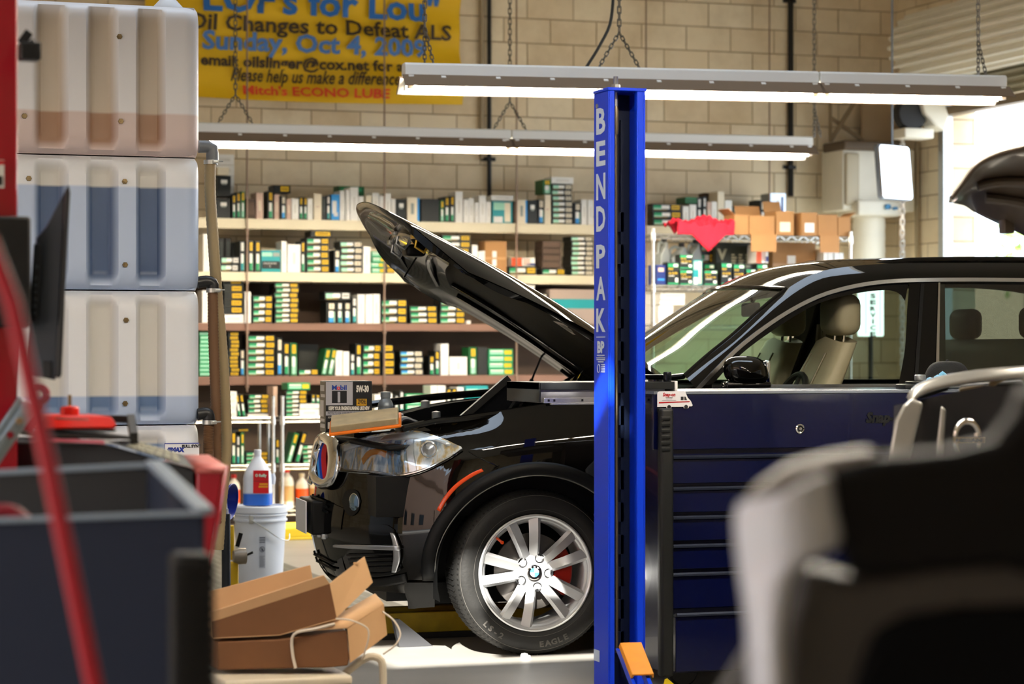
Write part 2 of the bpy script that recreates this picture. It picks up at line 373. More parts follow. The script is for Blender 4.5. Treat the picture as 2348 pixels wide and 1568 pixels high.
p = W(1408, 15, 13.7); q = W(1345, 152, 13.64)
finish('power_cord', MB().tube(poly_resample([W(1408, -60, 13.7), W(1400, 50, 13.7), W(1372, 110, 13.66), W(1345, 153, 13.64)], 14), .009, 8), mat('cord_dark', '#2b2a26', .6), t1)
fixture(W(372, 303, 16.5), W(1858, 336, 17.6), 2.44, 'farther fluorescent shop light hanging on chains in front of the hanging shelves', [(.5, 1), (2.44, 1), (4.72, 0)])

fixture((1.6, 6.6, 3.25), (6.2, 6.6, 3.25), 2.44, 'fluorescent shop light above the tool chest, nearest to the open side of the shop', [(.5, 1), (4.1, 1)])

# ------------------------------------------------------------------ yellow banner
def wr(x, z):
    u = (x - 3.0)
    f = .030*math.sin(u*2.1+z*5.2) + .026*math.sin(u*1.3 - z*9+1.2) + .016*math.sin(u*4.0+z*2.2) + .018*math.sin(-u*2.1+z*14) + .008*math.sin(u*6+z*21)
    return YB - .12 + f
x0, x1 = WY(330, 0, YB-.1).x, WY(1057, 0, YB-.1).x; zt, zb = WY(900, -75, YB-.1).z, WY(900, 236, YB-.1).z
b = MB(); b.m(0); b.grid(lambda u, v: (lerp(x0, x1, u), wr(lerp(x0, x1, u), lerp(zb, zt, v)), lerp(zb, zt, v) + .02*math.sin(3.1*u)*(1-v)*-1), 90, 50)
def btext(s, px, py, hpx, wpx, k, bold=0., shear=0.):
    p = WY(px, py, YB-.1); d = .33; size = hpx*.0035/.72; wid = wpx*(WY(px+100, py, YB-.1).x - WY(px-100, py, YB-.1).x)/200
    b.m(k); b.text(s, size, lambda u, v, t: (p.x+u, wr(p.x+u, p.z+v)-.03, p.z+v), bold=bold, width=wid, shear=shear)
btext("LOF's for Lou\"", 738, 38, 58, 545, 1, .008)
btext("Oil Changes to Defeat ALS", 735, 80, 34, 610, 2, .004)
btext("Sunday, Oct 4, 2009", 722, 122, 40, 512, 3, .006)
btext("email: oilslinger@cox.net for a", 692, 158, 24, 462, 2, .004)
btext("Please help us make a difference", 720, 192, 30, 380, 2, .003, .35)
btext("Mitch's ECONO LUBE", 722, 222, 20, 330, 5, .003)
yel = mat('banner_yellow', '#e2b400', .55, var=.07, scale=3)
tag(finish('banner', b, [yel, mat('print_blue', '#1f66b0', .5), mat('print_black', '#38280e', .5), mat('print_paleblue', '#4a78b8', .5), mat('print_halo', '#bfe0e8', .5), mat('print_red', '#d8431a', .5)], smooth=60),
    'wrinkled yellow vinyl banner with blue and black lettering on the block wall', 'banner')

# ------------------------------------------------------------------ hanging shelves along the back wall
YS = YB - .46
shelf_pale = mat('shelf_pale', '#d2c6a8', .55, var=.10, scale=6, stretch=(.4,3,3)); shelf_brown = mat('shelf_brown', '#7a5a4a', .5, var=.12, scale=6, stretch=(.4,3,3))
rod_m = mat('threaded_rod', '#8c7462', .5, .4)
SX0, SX1 = WY(300, 500, YS).x, WY(1812, 500, YS).x
SH = [(WY(910, 507, YS).z, WY(910, 530, YS).z, shelf_pale), (WY(910, 627, YS).z, WY(910, 648, YS).z, shelf_pale), (WY(910, 742, YS).z, WY(910, 759, YS).z, shelf_brown), (WY(910, 861, YS).z, WY(910, 881, YS).z, shelf_brown)]
t = thing('hanging_shelf_unit', 'long four-tier wall shelving hung on threaded rods, full of boxes', 'shelving', ((SX0+SX1)/2, YS+.2, SH[3][1]))
for za, zb_, m in SH:
    b = MB(); b.box(SX0, YS, zb_, SX1 if m is shelf_pale else WY(1420, 700, YS).x, YS+.035, za); b.box(SX0, YS+.035, za-.03, SX1 if m is shelf_pale else WY(1420, 700, YS).x, YB-.004, za)
    finish('shelf_board', b, m, t, bevel=.003)
for px in (567, 882, 1185, 1482, 1765):
    p = WY(px, 500, YS-.02); lo = SH[3][1]-.05 if px < 1400 else SH[1][1]-.05
    b = MB(); b.tube([(p.x, YS-.014, lo), (p.x, YS-.014, ZC)], .007, 8)
    for za, zb_, m in SH:
        if zb_ > lo: b.lathe([(0, zb_-.02), (.016, zb_-.02), (.016, zb_-.004), (0, zb_-.004)], 6, (p.x, YS-.014, 0))
    finish('hanger_rod', b, rod_m, t)
b = MB(); b.box(SX0, YB-.02, .01, WY(1420, 700, YS).x, YB-.004, SH[1][1])
finish('dark_backing', b, mat('backing_dark', '#4a3a2c', .8, var=.15, scale=5), t)  # dark sheet added in place of the shade behind boxes and racks

# ------------------------------------------------------------------ the boxes on them: one mesh per kind, copied and sized
FBLK = mat('carton_black', '#101512', .45); GRN = mat('carton_green', '#1f8f5a', .45); MINT = mat('carton_mint', '#9ed2b4', .45); WHT = mat('carton_white', '#e6e3da', .5)
YEL = mat('carton_yellow', '#e2b40c', .45); GOLD = mat('carton_gold', '#a8862a', .45); TEAL = mat('carton_teal', '#1b8f93', .45); BLU = mat('carton_blue', '#2f8fd0', .45)
CRM = mat('carton_cream', '#e3d6ba', .5); PNK = mat('carton_pinkish', '#c9ab98', .55); CARD = mat('cardboard', '#a87a4a', .75, var=.08, scale=12); BRN = mat('carton_brown', '#4c3a2c', .7)
ORG = mat('carton_orange', '#e2521c', .45); GRY = mat('carton_grey', '#8f9389', .5); NAVY = mat('carton_navy', '#1c2c6a', .4); DGRN = mat('carton_darkgreen', '#155a2c', .45); LIME = mat('carton_lime', '#3fc44a', .45)
INK = mat('print_ink', '#2c2a28', .5)
def unit(base, decals, side=None, name='filter_box'):
    b = MB(); b.m(0).box(-.5, 0, 0, .5, 1, 1); ms = [base]
    for (x0, z0, x1, z1, m) in decals:
        if m not in ms: ms.append(m)
        b.m(ms.index(m)); y = -.004; b.quad((x0, y, z0), (x1, y, z0), (x1, y, z1), (x0, y, z1))
    for (y0, z0, y1, z1, m) in side or []:
        if m not in ms: ms.append(m)
        b.m(ms.index(m)); b.quad((-.504, y1, z0), (-.504, y0, z0), (-.504, y0, z1), (-.504, y1, z1))
    me = bpy.data.meshes.new(name); me.from_pydata(b.v, [], b.f)
    for m in ms: me.materials.append(m)
    me.polygons.foreach_set('material_index', b.k); me.update(); return me
def dots(x0, x1, z, h, n, m):   # a line of print
    w = (x1-x0)/n; return [(x0+w*i+w*.12, z-h/2, x0+w*i+w*.8, z+h/2, m) for i in range(n)]
def flat(tag_c=YEL, left=GRN, mid=WHT):
    return [(-.46,.42,-.18,.80,left), (-.46,.24,-.18,.42,MINT), (-.18,.30,.10,.80,mid), (-.44,.12,.02,.2,GOLD), (.17,.22,.45,.84,tag_c)] + dots(.20,.42,.53,.3,5,INK)
def upr(tag_c=YEL, strip=GRN, mid=WHT):
    return [(-.22,.68,.30,.94,tag_c), (-.25,.28,.22,.58,mid), (-.25,.05,.22,.28,strip), (.28,.05,.36,.55,MINT)] + [(-.02,.71,.10,.91,INK)]
STY = {
 'F': (unit(FBLK, flat(), [(.3,.3,.6,.7,BRN)]), 'black box with green band, yellow tag'),
 'FL': (unit(FBLK, flat(CRM, MINT)), 'black box with mint band, cream tag'),
 'FW': (unit(FBLK, flat(WHT, MINT)), 'black box with mint band, white tag'),
 'FB': (unit(FBLK, flat(CRM, BLU)), 'black box with blue band, cream tag'),
 'FG': (unit(GRN, [(-.45,.2,.1,.5,MINT),(.15,.2,.45,.8,YEL),(-.45,.6,.1,.8,WHT)]), 'green box with yellow tag'),
 'FY': (unit(FBLK, [(-.28,.22,.42,.86,YEL)] + dots(-.2,.34,.54,.3,6,INK)), 'narrow black box with yellow tag'),
 'FX': (unit(FBLK, [(-.1,.22,.38,.86,YEL)] + dots(-.05,.33,.54,.3,5,INK)), 'plain black box with centred yellow tag'),
 'FS': (unit(GRN, [(-.48,.25,.48,.75,MINT)]), 'flat green box with pale stripe'),
 'U': (unit(FBLK, upr()), 'upright black box with yellow tag'),
 'UW': (unit(FBLK, upr(WHT, TEAL)), 'upright black box with white tag'),
 'UB': (unit(FBLK, upr(CRM, BLU)), 'upright black box with cream tag'),
 'UG': (unit(DGRN, upr(YEL, MINT)), 'upright dark green box with yellow tag'),
 'UD': (unit(FBLK, [(-.2,.3,.2,.9,mat('carton_slate', '#39413f', .5))]), 'upright black box with grey spine'),
 'W': (unit(WHT, [(-.1,.3,.1,.7,mat('print_pale', '#cfcabc', .6))]), 'upright plain white box'),
 'WF': (unit(WHT, dots(-.3,.3,.5,.3,7,mat('print_pale', '#cfcabc', .6))), 'flat white box'),
 'C': (unit(CRM, dots(-.25,.25,.5,.05,4,PNK)), 'upright cream box'),
 'P': (unit(PNK, dots(-.2,.2,.5,.4,2,CRM)), 'upright pinkish tan box'),
 'K': (unit(FBLK, [(-.2,.62,.25,.8,WHT),(-.15,.55,.2,.6,GRY)]), 'black box with small white logo'),
 'KD': (unit(mat('carton_charcoal', '#1c1e1a', .5), []), 'plain charcoal box'),
 'CY': (unit(BLU, [(-.4,.25,.15,.75,WHT),(-.2,.15,.3,.3,WHT)]), 'bright blue box with white splash'),
 'G': (unit(DGRN, [(-.4,.85,.4,.95,GRN)]), 'tall dark green box'),
 'T': (unit(CRM, [(.32,.02,.5,.98,BLU)] + [(-.2,.3,.05,.75,GRY)]), 'white box with blue edge'),
 'TP': (unit(TEAL, [(-.45,.02,.0,.3,WHT),(.1,.05,.4,.95,CRM),(-.45,.6,.1,.95,MINT)]), 'teal picture box'),
 'T2': (unit(TEAL, [(-.48,.72,.05,.9,MINT),(.1,.72,.46,.9,GRY),(-.48,.15,.48,.5,FBLK)] + dots(-.4,.3,.4,.08,8,WHT) + dots(-.4,.0,.27,.07,4,WHT)), 'teal and black printed box'),
 'B': (unit(CARD, [(-.16,.25,.03,.7,WHT),(-.5,.45,.5,.52,mat('carton_tape', '#b98c58', .35))]), 'tan carton with white label'),
 'BR': (unit(BRN, [(-.45,.2,.45,.8,mat('carton_umber', '#5d493a', .7))]), 'dull brown flat box'),
 'O': (unit(WHT, [(-.5,0,-.05,1,ORG),(.15,.05,.5,.35,NAVY),(.0,.1,.3,.9,PNK)]), 'orange and white box'),
 'N': (unit(NAVY, [(-.3,.65,.3,.85,PNK),(-.35,.2,.35,.3,BLU)]), 'navy blue box'),
 'S': (unit(mat('tin_silver', '#9aa0a4', .25, .8), [(-.1,.1,.1,.8,WHT),(.2,.05,.35,.9,NAVY)]), 'silver tin'),
}
ORD = 'first second third fourth fifth sixth seventh eighth ninth tenth eleventh twelfth'.split()
def ordn(k): return ORD[k] if k < len(ORD) else ('%dth' % (k+1))
ALLBOX = []
def place_row(where, short, Y, z, items, dep=.19, gap=.965):
    """items: left px, right px, top px, kind, count upward, and options: on = bottom px, back = metres behind, lean = degrees"""
    cnt = {}
    for it in items:
        x0, x1, yt, kind, n = it[:5]; o = it[5] if len(it) > 5 else {}
        Yi = Y + o.get('back', 0); a, c = WY(x0, 800, Yi), WY(x1, 800, Yi); w = (c.x - a.x)*gap; xm = (a.x+c.x)/2
        zt_ = WY((x0+x1)/2, yt, Yi).z; zb_ = (WY((x0+x1)/2, o['on'], Yi).z if 'on' in o else z) + .002
        h = max(.012, (zt_-zb_)/n); me, desc = STY[kind]
        cnt[kind] = cnt.get(kind, 0) + 1; g = cnt[kind]
        for k in range(n):
            ob = bpy.data.objects.new('filter_box' if kind[0] in 'FU' else ('tin' if kind == 'S' else 'carton'), me); COL.objects.link(ob)
            jx = random.uniform(-.006, .006) if n > 1 and k else 0
            ob.location = (xm+jx, Yi + random.uniform(0, .012), zb_ + k*h); ob.scale = (w, o.get('dep', dep), h*.97 if n > 1 else h)
            if o.get('lean'):
                ob.rotation_euler = (0, R(o['lean']), 0)
                if o['lean'] < 0: ob.location.z += abs(math.sin(R(o['lean'])))*w/2
                else: ob.location.z += abs(math.sin(R(o['lean'])))*w/2
            if n > 1:
                pos = ('topmost' if k == n-1 else 'lowest' if k == 0 else ordn(k)+' up')
                lab = f"{desc}, {pos} in {ordn(g-1)} stack, {short}"
            else: lab = f"{desc}, {ordn(g-1)} from left, {short}"
            tag(ob, lab, 'box', 'boxes on the ' + where); ALLBOX.append(ob)
# ------------------------------------------------------------------ rows of boxes, read from left to right
place_row('top hanging shelf', 'top hanging shelf', YS+.03, SH[0][0], [
 (493,538,353,'WF',6,{'back':.21}), (496,528,455,'K',1), (497,530,403,'K',1,{'on':449}), (499,526,384,'C',1,{'on':402}),
 (532,541,446,'U',1),(542.5,551.5,441,'U',1),(553,562,439,'UG',1),(566,586,455,'BR',1),(588,604,441,'P',1),(614,627,438,'U',1),(630,641,445,'P',1),(644,656,449,'UB',1),
 (628,668,425,'FX',1,{'on':443}),(657.5,668,456,'P',1),(669,685,455,'W',1),(686,695,452,'U',1),(696.5,705,452,'U',1),(706,718,455,'W',1),(720,738,444,'C',1),(740,748,449,'UD',1),(749,758,448,'UW',1),
 (760,779,446,'CY',1),(780,791,437,'W',1),(793,802,435,'W',1),(803,822,429,'W',1),(823,834,450,'W',1),(775,837,427,'G',1,{'back':.2,'dep':.15}),
 (840,852,448,'C',1),(854,869.5,442,'W',1),(871,881,449,'W',1),(882.5,897,443,'W',1),(898,907,456,'W',1),(909,932,456,'K',1),(934,963,452,'T',1),(966,1008,456,'KD',1),
 (1010,1019,459,'UG',1),(1020,1031,451,'U',1),(1033,1043,449,'U',1),(1045,1062,439,'W',1),(1063.5,1075,458,'W',1),(1076,1088,454,'W',1),(1089,1098,464,'W',1),(1099,1115,448,'W',1),(1116,1126.5,462,'W',1),
 (1129,1176,462,'TP',1),(1127,1178,448,'WF',1,{'on':460}),(1178.5,1186,461,'BR',1),(1187,1210,458,'T',1),(1211,1232,459,'K',1),(1234,1249,457,'UB',1),(1250,1264,446,'C',1),
 (1266,1314,422,'FL',7),(1265,1317,406,'WF',1,{'on':421}),(1245,1264,412,'UG',1,{'on':445}),(1316,1333,465,'UB',1),(1334,1347,457,'W',1),(1348,1361,458,'W',1),
 (1497,1565,467,'F',3),(1566,1580,473,'W',1),(1582,1597,469,'W',1),(1571,1599,452,'G',1,{'on':467}),(1600,1610,453,'UW',1),(1611.5,1620,451,'UW',1),(1622,1632,463,'P',1),(1618,1644,442,'BR',1,{'back':.2,'dep':.15}),(1633.5,1645,462,'W',1),(1647,1662,439,'C',1),(1663.5,1680,459,'W',1),
 (1682,1711,472,'FW',3),(1713,1737,477,'FW',2),(1734,1756,459,'KD',1,{'back':.2,'dep':.15}),(1744,1757,460,'UB',1),(1767,1803,443,'S',1)])
place_row('second hanging shelf', 'second hanging shelf', YS+.03, SH[1][0], [
 (466,482,536,'W',1),(502,514,545,'UD',1,{'back':.22,'dep':.15}),(517,530,545,'UD',1,{'back':.22,'dep':.15}),(533,545,556,'UD',1,{'back':.22,'dep':.15}),(505,548,588,'FW',2),(550,562,552,'UW',1),(570,582,551,'U',1),(585,598,552,'U',1),
 (599,644,574,'T2',1),(646,658,553,'W',1),(660,690,560,'W',1),(691,700,553,'U',1),(703,757,545,'F',5),(712,762,530,'FY',1,{'on':544}),(766,780,573,'UB',1),(780,832,553,'FL',5),(833,850,565,'W',1),(852,882,576,'FG',4),(884,905,590,'FY',3),
 (1012,1080,538,'F',6),(1083,1096,562,'W',1),(1097,1105,576,'W',1),(1106,1113,575,'W',1),(1112,1163,553,'B',1),(1166,1232,611,'F',1),(1172,1228,591,'O',1,{'on':610}),
 (1242,1297,616,'F',1),(1243,1287,552,'BR',4,{'on':615}),(1309,1362,542,'FL',8)])
place_row('third hanging shelf', 'third hanging shelf', YS+.03, SH[2][0], [
 (464,477,666,'W',1),(513,560,637,'FX',5,{'on':720}),(512,560,721,'WF',1),(562,576,669,'W',1),(579,625,677,'F',4),(630,686,648,'F',8),
 (744,805,669,'FW',1,{'on':689}),(748,771,693,'UB',1),(773,787,693,'UW',1),(789,805,693,'UB',1),(807,819,681,'UW',1),(821,837,675,'W',1),(839,855,675,'W',1),(856.5,872,674,'W',1),(874,935,686,'F',3),(940,1005,701,'F',3),(1008,1068,686,'F',4),(1069,1080,735,'WF',1),
 (1182,1226,652,'WF',4),(1228,1257,672,'FL',5)])
place_row('fourth hanging shelf', 'fourth hanging shelf', YS+.03, SH[3][0], [
 (458,482,760,'FS',11),(524,549,761,'FY',11),(551,562,801,'UB',1),(567,632,768,'F',6),(634,648,774,'UB',1),(650,664,785,'U',1),(666,682,786,'UG',1),(684,731,846,'F',1),(684,730,790,'KD',1,{'back':.2,'dep':.15,'on':858}),
 (737,749,800,'UG',1,{'lean':11}),(751,763,800,'UG',1,{'lean':11}),(770,786,804,'W',1),(787,801,806,'W',1),(803,814,811,'UW',1),(815.5,829,788,'U',1),(832,873,790,'F',4),(876,904,790,'FY',4),(918,972,804,'FB',4),(984,996,816,'U',1),(998,1009,804,'U',1),(1011,1029,788,'W',1),(1031,1072,818,'W',1),(1076,1094,796,'UG',1),(1096,1119,796,'KD',1),(1121,1178,800,'FG',4)])
# a big carton with a green band behind the raised hood
p0, p1 = WY(1260, 663, YS+.03), WY(1372, 740, YS+.03); zb_ = SH[2][0]+.002
b = MB(); b.m(0).box(p0.x, p0.y, zb_, p1.x+.12, p0.y+.3, p0.z); h = p0.z-zb_
b.m(1); b.quad((p0.x, p0.y-.002, zb_+h*.45), (p1.x+.12, p0.y-.002, zb_+h*.45), (p1.x+.12, p0.y-.002, zb_+h*.72), (p0.x, p0.y-.002, zb_+h*.72))
tag(finish('large_carton', b, [mat('carton_mauve', '#a38f82', .6), TEAL]), 'large dull tan carton with a green band behind the raised hood', 'box')

# ------------------------------------------------------------------ chrome wire racks
wire_m = mat('wire_chrome', '#c9c6bd', .25, .9)
def wire_shelf(b, x0, x1, y0, y1, z, h=.032):
    for y in (y0, y1):
        for dz in (0, h): b.tube([(x0, y, z-dz), (x1, y, z-dz)], .0045, 6)
        n = max(4, int((x1-x0)/.05)); 
        for k in range(n):
            xa, xb = x0+(x1-x0)*k/n, x0+(x1-x0)*(k+1)/n
            b.bar((xa, y, z if k % 2 else z-h), (xb, y, z-h if k % 2 else z), .004, .004)
    n = max(4, int((x1-x0)/.035))
    for k in range(n+1): b.bar((lerp(x0, x1, k/n), y0, z), (lerp(x0, x1, k/n), y1, z), .004, .004)
def wire_rack(label, x0, x1, y0, y1, zs, top, pr=.0135):
    t = thing('wire_rack', label, 'rack', ((x0+x1)/2, (y0+y1)/2, 0), 'chrome wire racks')
    for x in (x0, x1):
        for y in (y0, y1):
            b = MB(); b.tube([(x, y, 0), (x, y, top)], pr, 12); b.lathe([(0, top), (pr+.003, top), (pr+.003, top+.012), (0, top+.016)], 12, (x, y, 0))
            for z in zs: b.lathe([(pr, z-.05), (pr+.009, z-.05), (pr+.006, z+.012), (pr, z+.012)], 12, (x, y, 0))
            finish('rack_post', b, wire_m, t)
    for z in zs:
        b = MB(); wire_shelf(b, x0, x1, y0, y1, z); finish('wire_shelf', b, wire_m, t, smooth=0)
    return t
YW_ = 17.5
zA, zB = WY(620, 958, YW_).z, WY(620, 1066, YW_).z
def _x(px, Y=YW_): return WY(px, 900, Y).x
zl = .17
wire_rack('left wire rack of filters standing behind the tall white tanks', _x(380), _x(626), YW_, 17.95, [zA, zB, zl], WY(626, 912, YW_).z)
wire_rack('wire rack of filters standing behind the front of the black car', _x(647), _x(1150), YW_, 17.95, [zA, zB, zl], WY(647, 912, YW_).z)
place_row('upper wire shelf', 'upper wire shelf', YW_+.03, zA+.004, [
 (524,543,897,'WF',4),(546,554,904,'U',1,{'lean':-8}),(556,564,904,'U',1,{'lean':-8}),(568,616,949,'WF',1),(568,616,904,'F',4,{'on':948}),(627,637,886,'P',1,{'back':.12}),
 (655,705,895,'F',6),(660,712,878,'FG',1,{'on':894}),(686,733,938,'WF',1),(687,733,926,'WF',1,{'on':937}),(714,723,905,'U',1,{'on':925}),(725,733,905,'U',1,{'on':925}),(860,880,905,'W',1),(884,900,902,'W',1),(905,914,906,'UW',1),(916,926,896,'UW',1),
 (930,985,903,'FG',4),(988,1002,884,'W',1),(1004,1022,884,'W',1),(1024,1035,890,'U',1),(1037,1048,890,'U',1),(1050,1064,888,'W',1),(1068,1120,885,'T2',1)], dep=.2)
place_row('lower wire shelf', 'lower wire shelf', YW_+.03, zB+.004, [
 (531,541,990,'U',1),(543,551,998,'UW',1),(552.5,560,992,'UG',1),(529,575,984,'FX',1,{'on':989}),(563,616,1036,'F',3),(632,641,1006,'U',1),(656,667,992,'UG',1,{'lean':16}),(675,686,990,'U',1,{'lean':16}),(694,735,1020,'F',4)], dep=.2)
# bottles at the bottom of the racks, a shallow yellow drip tray under them
bot_m = mat('bottle_white', '#d8cfc0', .35); redcap = mat('bottle_cap_red', '#c8241c', .4); tan_l = mat('bottle_label_tan', '#c09a68', .5)
def bottle_mesh(m_body, cap):
    b = MB(); b.m(0).lathe([(0,0),(.046,0),(.05,.01),(.05,.17),(.042,.2),(.02,.225),(.018,.235)], 20); b.m(1).lathe([(.0505,.05),(.0507,.15)], 20); b.m(2).lathe([(.02,.235),(.022,.237),(.022,.262),(0,.265)], 16)
    return b
for i, (px, k) in enumerate(((657,1.15),(692,1.0),(724,1.0),(762,1.1),(572,1.0),(536,1.0))):
    p = WY(px, 1180, YW_+.13)
    o = finish('bottle', bottle_mesh(0, 0), [bot_m, tan_l if i % 2 == 0 else ORG, redcap if i != 1 else bot_m], loc=(p.x, p.y, zl+.007)); o.scale = (k*.95, k*.95, k)
    tag(o, ['white bottle with red cap standing lowest behind the bucket', 'small white bottle with white cap on the bottom wire shelf', 'small bottle with tan label right of the white capped one', 'bottle hidden at the foot of the rack behind the car grille', 'clear-topped bottle behind the washer fluid jug', 'bottle left of the washer fluid jug on the bottom wire shelf'][i], 'bottle', 'bottles on the bottom wire shelf')
b = MB(); p, q = WY(600, 1245, 17.1), WY(800, 1245, 17.1)
b.box(p.x, 16.9, 0, q.x, 17.45, .02); b.box(p.x, 16.9, .02, q.x, 16.93, .085); b.box(p.x, 17.42, .02, q.x, 17.45, .085); b.box(p.x, 16.93, .02, p.x+.03, 17.42, .085); b.box(q.x-.03, 16.93, .02, q.x, 17.42, .085)
tag(finish('drip_tray', b, mat('tray_yellow', '#e0c02a', .45), bevel=.006), 'shallow yellow tray on the floor at the foot of the wire racks', 'tray')

# right-hand rack with oil filters, cartons and the red cloth
YR = 16.9; zR1 = WY(1700, 540, YR).z; zR2 = WY(1560, 655, YR).z; zR3 = WY(1530, 745, YR).z
rx0, rx1 = WY(1497, 600, YR).x, WY(1950, 600, YR).x
wire_rack('right wire rack with oil filters standing behind the windscreen of the black car', rx0, rx1, YR, YR+.5, [zR1, zR2, zR3, .3], WY(1497, 527, YR).z)
oil_b = MB(); oil_b.m(0).box(-.5, 0, 0, .5, 1, 1)
oil_b.m(1); oil_b.quad((-.5,-.004,.78),(.5,-.004,.78),(.5,-.004,.94),(-.5,-.004,.94)); oil_b.quad((-.5,-.004,.02),(.5,-.004,.02),(.5,-.004,.09),(-.5,-.004,.09))
oil_b.m(2); oil_b.quad((.05,-.006,.80),(.46,-.006,.80),(.46,-.006,.92),(.05,-.006,.92)); oil_b.quad((.2,-.006,.12),(.46,-.006,.12),(.46,-.006,.3),(.2,-.006,.3))
oil_b.m(3); oil_b.text('PLUS', .2, lambda u, v, t: (u-.22, -.006, .66+v*.6), width=.42, bold=.006); oil_b.text('OIL FILTER', .2, lambda u, v, t: (u, -.006, .47+v*.6), width=.84, bold=.004)
oil_b.m(2); oil_b.quad((-.42,-.006,.38),(.1,-.006,.38),(.1,-.006,.41),(-.42,-.006,.41))
oil_me = bpy.data.meshes.new('oil_filter_box'); oil_me.from_pydata(oil_b.v, [], oil_b.f)
for m in (FBLK, GRN, WHT, YEL): oil_me.materials.append(m)
oil_me.polygons.foreach_set('material_index', oil_b.k); oil_me.update()
for px0, px1, yt, yb, back, lab in ((1531,1556,601,None,0,'tall oil filter box at the left end of the oil filters behind the windscreen'), (1559,1588,618,None,0,'lower oil filter box of the pair stacked second from left'), (1559,1588,583,616,0,'upper oil filter box standing on another, highest of the green topped boxes'),
    (1615,1645,619,None,0,'short oil filter box right of the white splash box on the rack'), (1615,1638,604,None,.18,'oil filter box half hidden behind the short one in the middle'), (1654,1678,601,None,0,'tall narrow oil filter box just left of the roof edge of the car'), (1682,1707,604,None,0,'oil filter box with a white side next to the hanging card flap'), (1711,1733,616,None,0,'low oil filter box under the hanging card flap'), (1736,1760,604,None,0,'oil filter box under the pink and white carton'),
    (1854,1884,602,None,0,'oil filter box below the leaning dark boxes near the right rack post'), (1812,1850,610,None,.05,'flat dark oil filter box left of the leaning dark boxes')):
    a, c = WY(px0, 600, YR+.04+back), WY(px1, 600, YR+.04+back); o = bpy.data.objects.new('oil_filter_box', oil_me); COL.objects.link(o)
    z0 = WY(px0, yb, YR+.04).z if yb else zR2+.008
    o.location = ((a.x+c.x)/2, YR+.04+back, z0); o.scale = ((c.x-a.x)*.97, .1, WY(px0, yt, YR+.04+back).z - z0); tag(o, lab, 'box', 'oil filter boxes on the right rack')
place_row('right rack', 'right wire rack', YR+.06, zR2+.008, [
 (1505,1528,607,'N',1),(1590,1612,596,'TP',1),(1606,1640,553,'F',4,{'back':.3,'dep':.12}),(1735,1763,560,'O',1,{'on':603}),(1726,1734,565,'O',1,{'back':.12,'on':604}),(1770,1872,556,'B',1,{'back':.2}),(1890,1899,570,'W',1,{'back':.1}),(1900,1912,575,'W',1,{'back':.1}),(1914,1925,578,'W',1,{'back':.1}),(1926,1935,580,'W',1,{'back':.1})], dep=.16)
place_row('third tier of the right rack', 'third tier of right rack', YR+.06, zR3+.008, [(1511,1545,700,'WF',3),(1513,1572,672,'WF',2,{'on':699})], dep=.3)
# big dark-green carton with print on the rack
p0, p1 = WY(1640, 556, YR+.3), WY(1722, 640, YR+.3); b = MB(); b.m(0).box(p0.x, YR+.28, zR2+.008, p1.x, YR+.48, p0.z)
fx = lambda fu: lerp(p0.x, p1.x, fu)
b.m(1); b.text('V', .11, lambda u, v, t: (fx(.16)+u, YR+.277, p0.z-.13+v), bold=.006)
for c_ in range(3):
    for r_ in range(7):
        w = .055*(.6+.4*((c_*5+r_*3) % 4)/3); b.quad((fx(.42+.2*c_), YR+.277, p0.z-.10-r_*.022), (fx(.42+.2*c_)+w*.8, YR+.277, p0.z-.10-r_*.022), (fx(.42+.2*c_)+w*.8, YR+.277, p0.z-.10-r_*.022+.012), (fx(.42+.2*c_), YR+.277, p0.z-.10-r_*.022+.012))
tag(finish('large_carton', b, [mat('carton_olive', '#2e3328', .55), mat('print_dim', '#a8a68e', .6)]), 'dark olive carton with a big V and small print on the right rack', 'box')
# jugs on the rack
jug_g = mat('jug_grey', '#9aa09c', .4)
def jug(px0, px1, yt, lab):
    a, c = WY(px0, 600, YR+.3), WY(px1, 600, YR+.3); w = c.x-a.x; h = WY(px0, yt, YR+.3).z - zR2 - .005; x, z = (a.x+c.x)/2, zR2+.008
    t = thing('motor_oil_jug', lab, 'jug', (x, YR+.36, z), 'grey jugs on the right rack')
    b = MB(); b.prism([(-.5,0),(.5,0),(.5,.62),(.32,.86),(.28,.94),(.08,.94),(.06,.86),(-.12,.8),(-.5,.66)], lambda u, v, y: (x+u*w, y, z+v*h), YR+.31, YR+.43); finish('body', b, jug_g, t, bevel=.02)
    b = MB(); b.tube(poly_resample([(x-.46*w, YR+.37, z+.6*h), (x-.42*w, YR+.37, z+.86*h), (x-.2*w, YR+.37, z+.94*h), (x+.1*w, YR+.37, z+.9*h)], 10), .013, 8); finish('handle', b, jug_g, t)
    b = MB(); b.lathe([(0,0),(.024,0),(.024,.03),(0,.032)], 16, (x+.18*w, YR+.37, z+.94*h)); finish('cap', b, FBLK, t)
jug(1516, 1538, 548, 'slim grey oil jug at the left end of the right rack')
jug(1542, 1584, 560, 'wide grey oil jug with a hooped handle behind the stacked oil filter boxes')
jug(1585, 1612, 552, 'grey oil jug standing left of the dark olive carton')
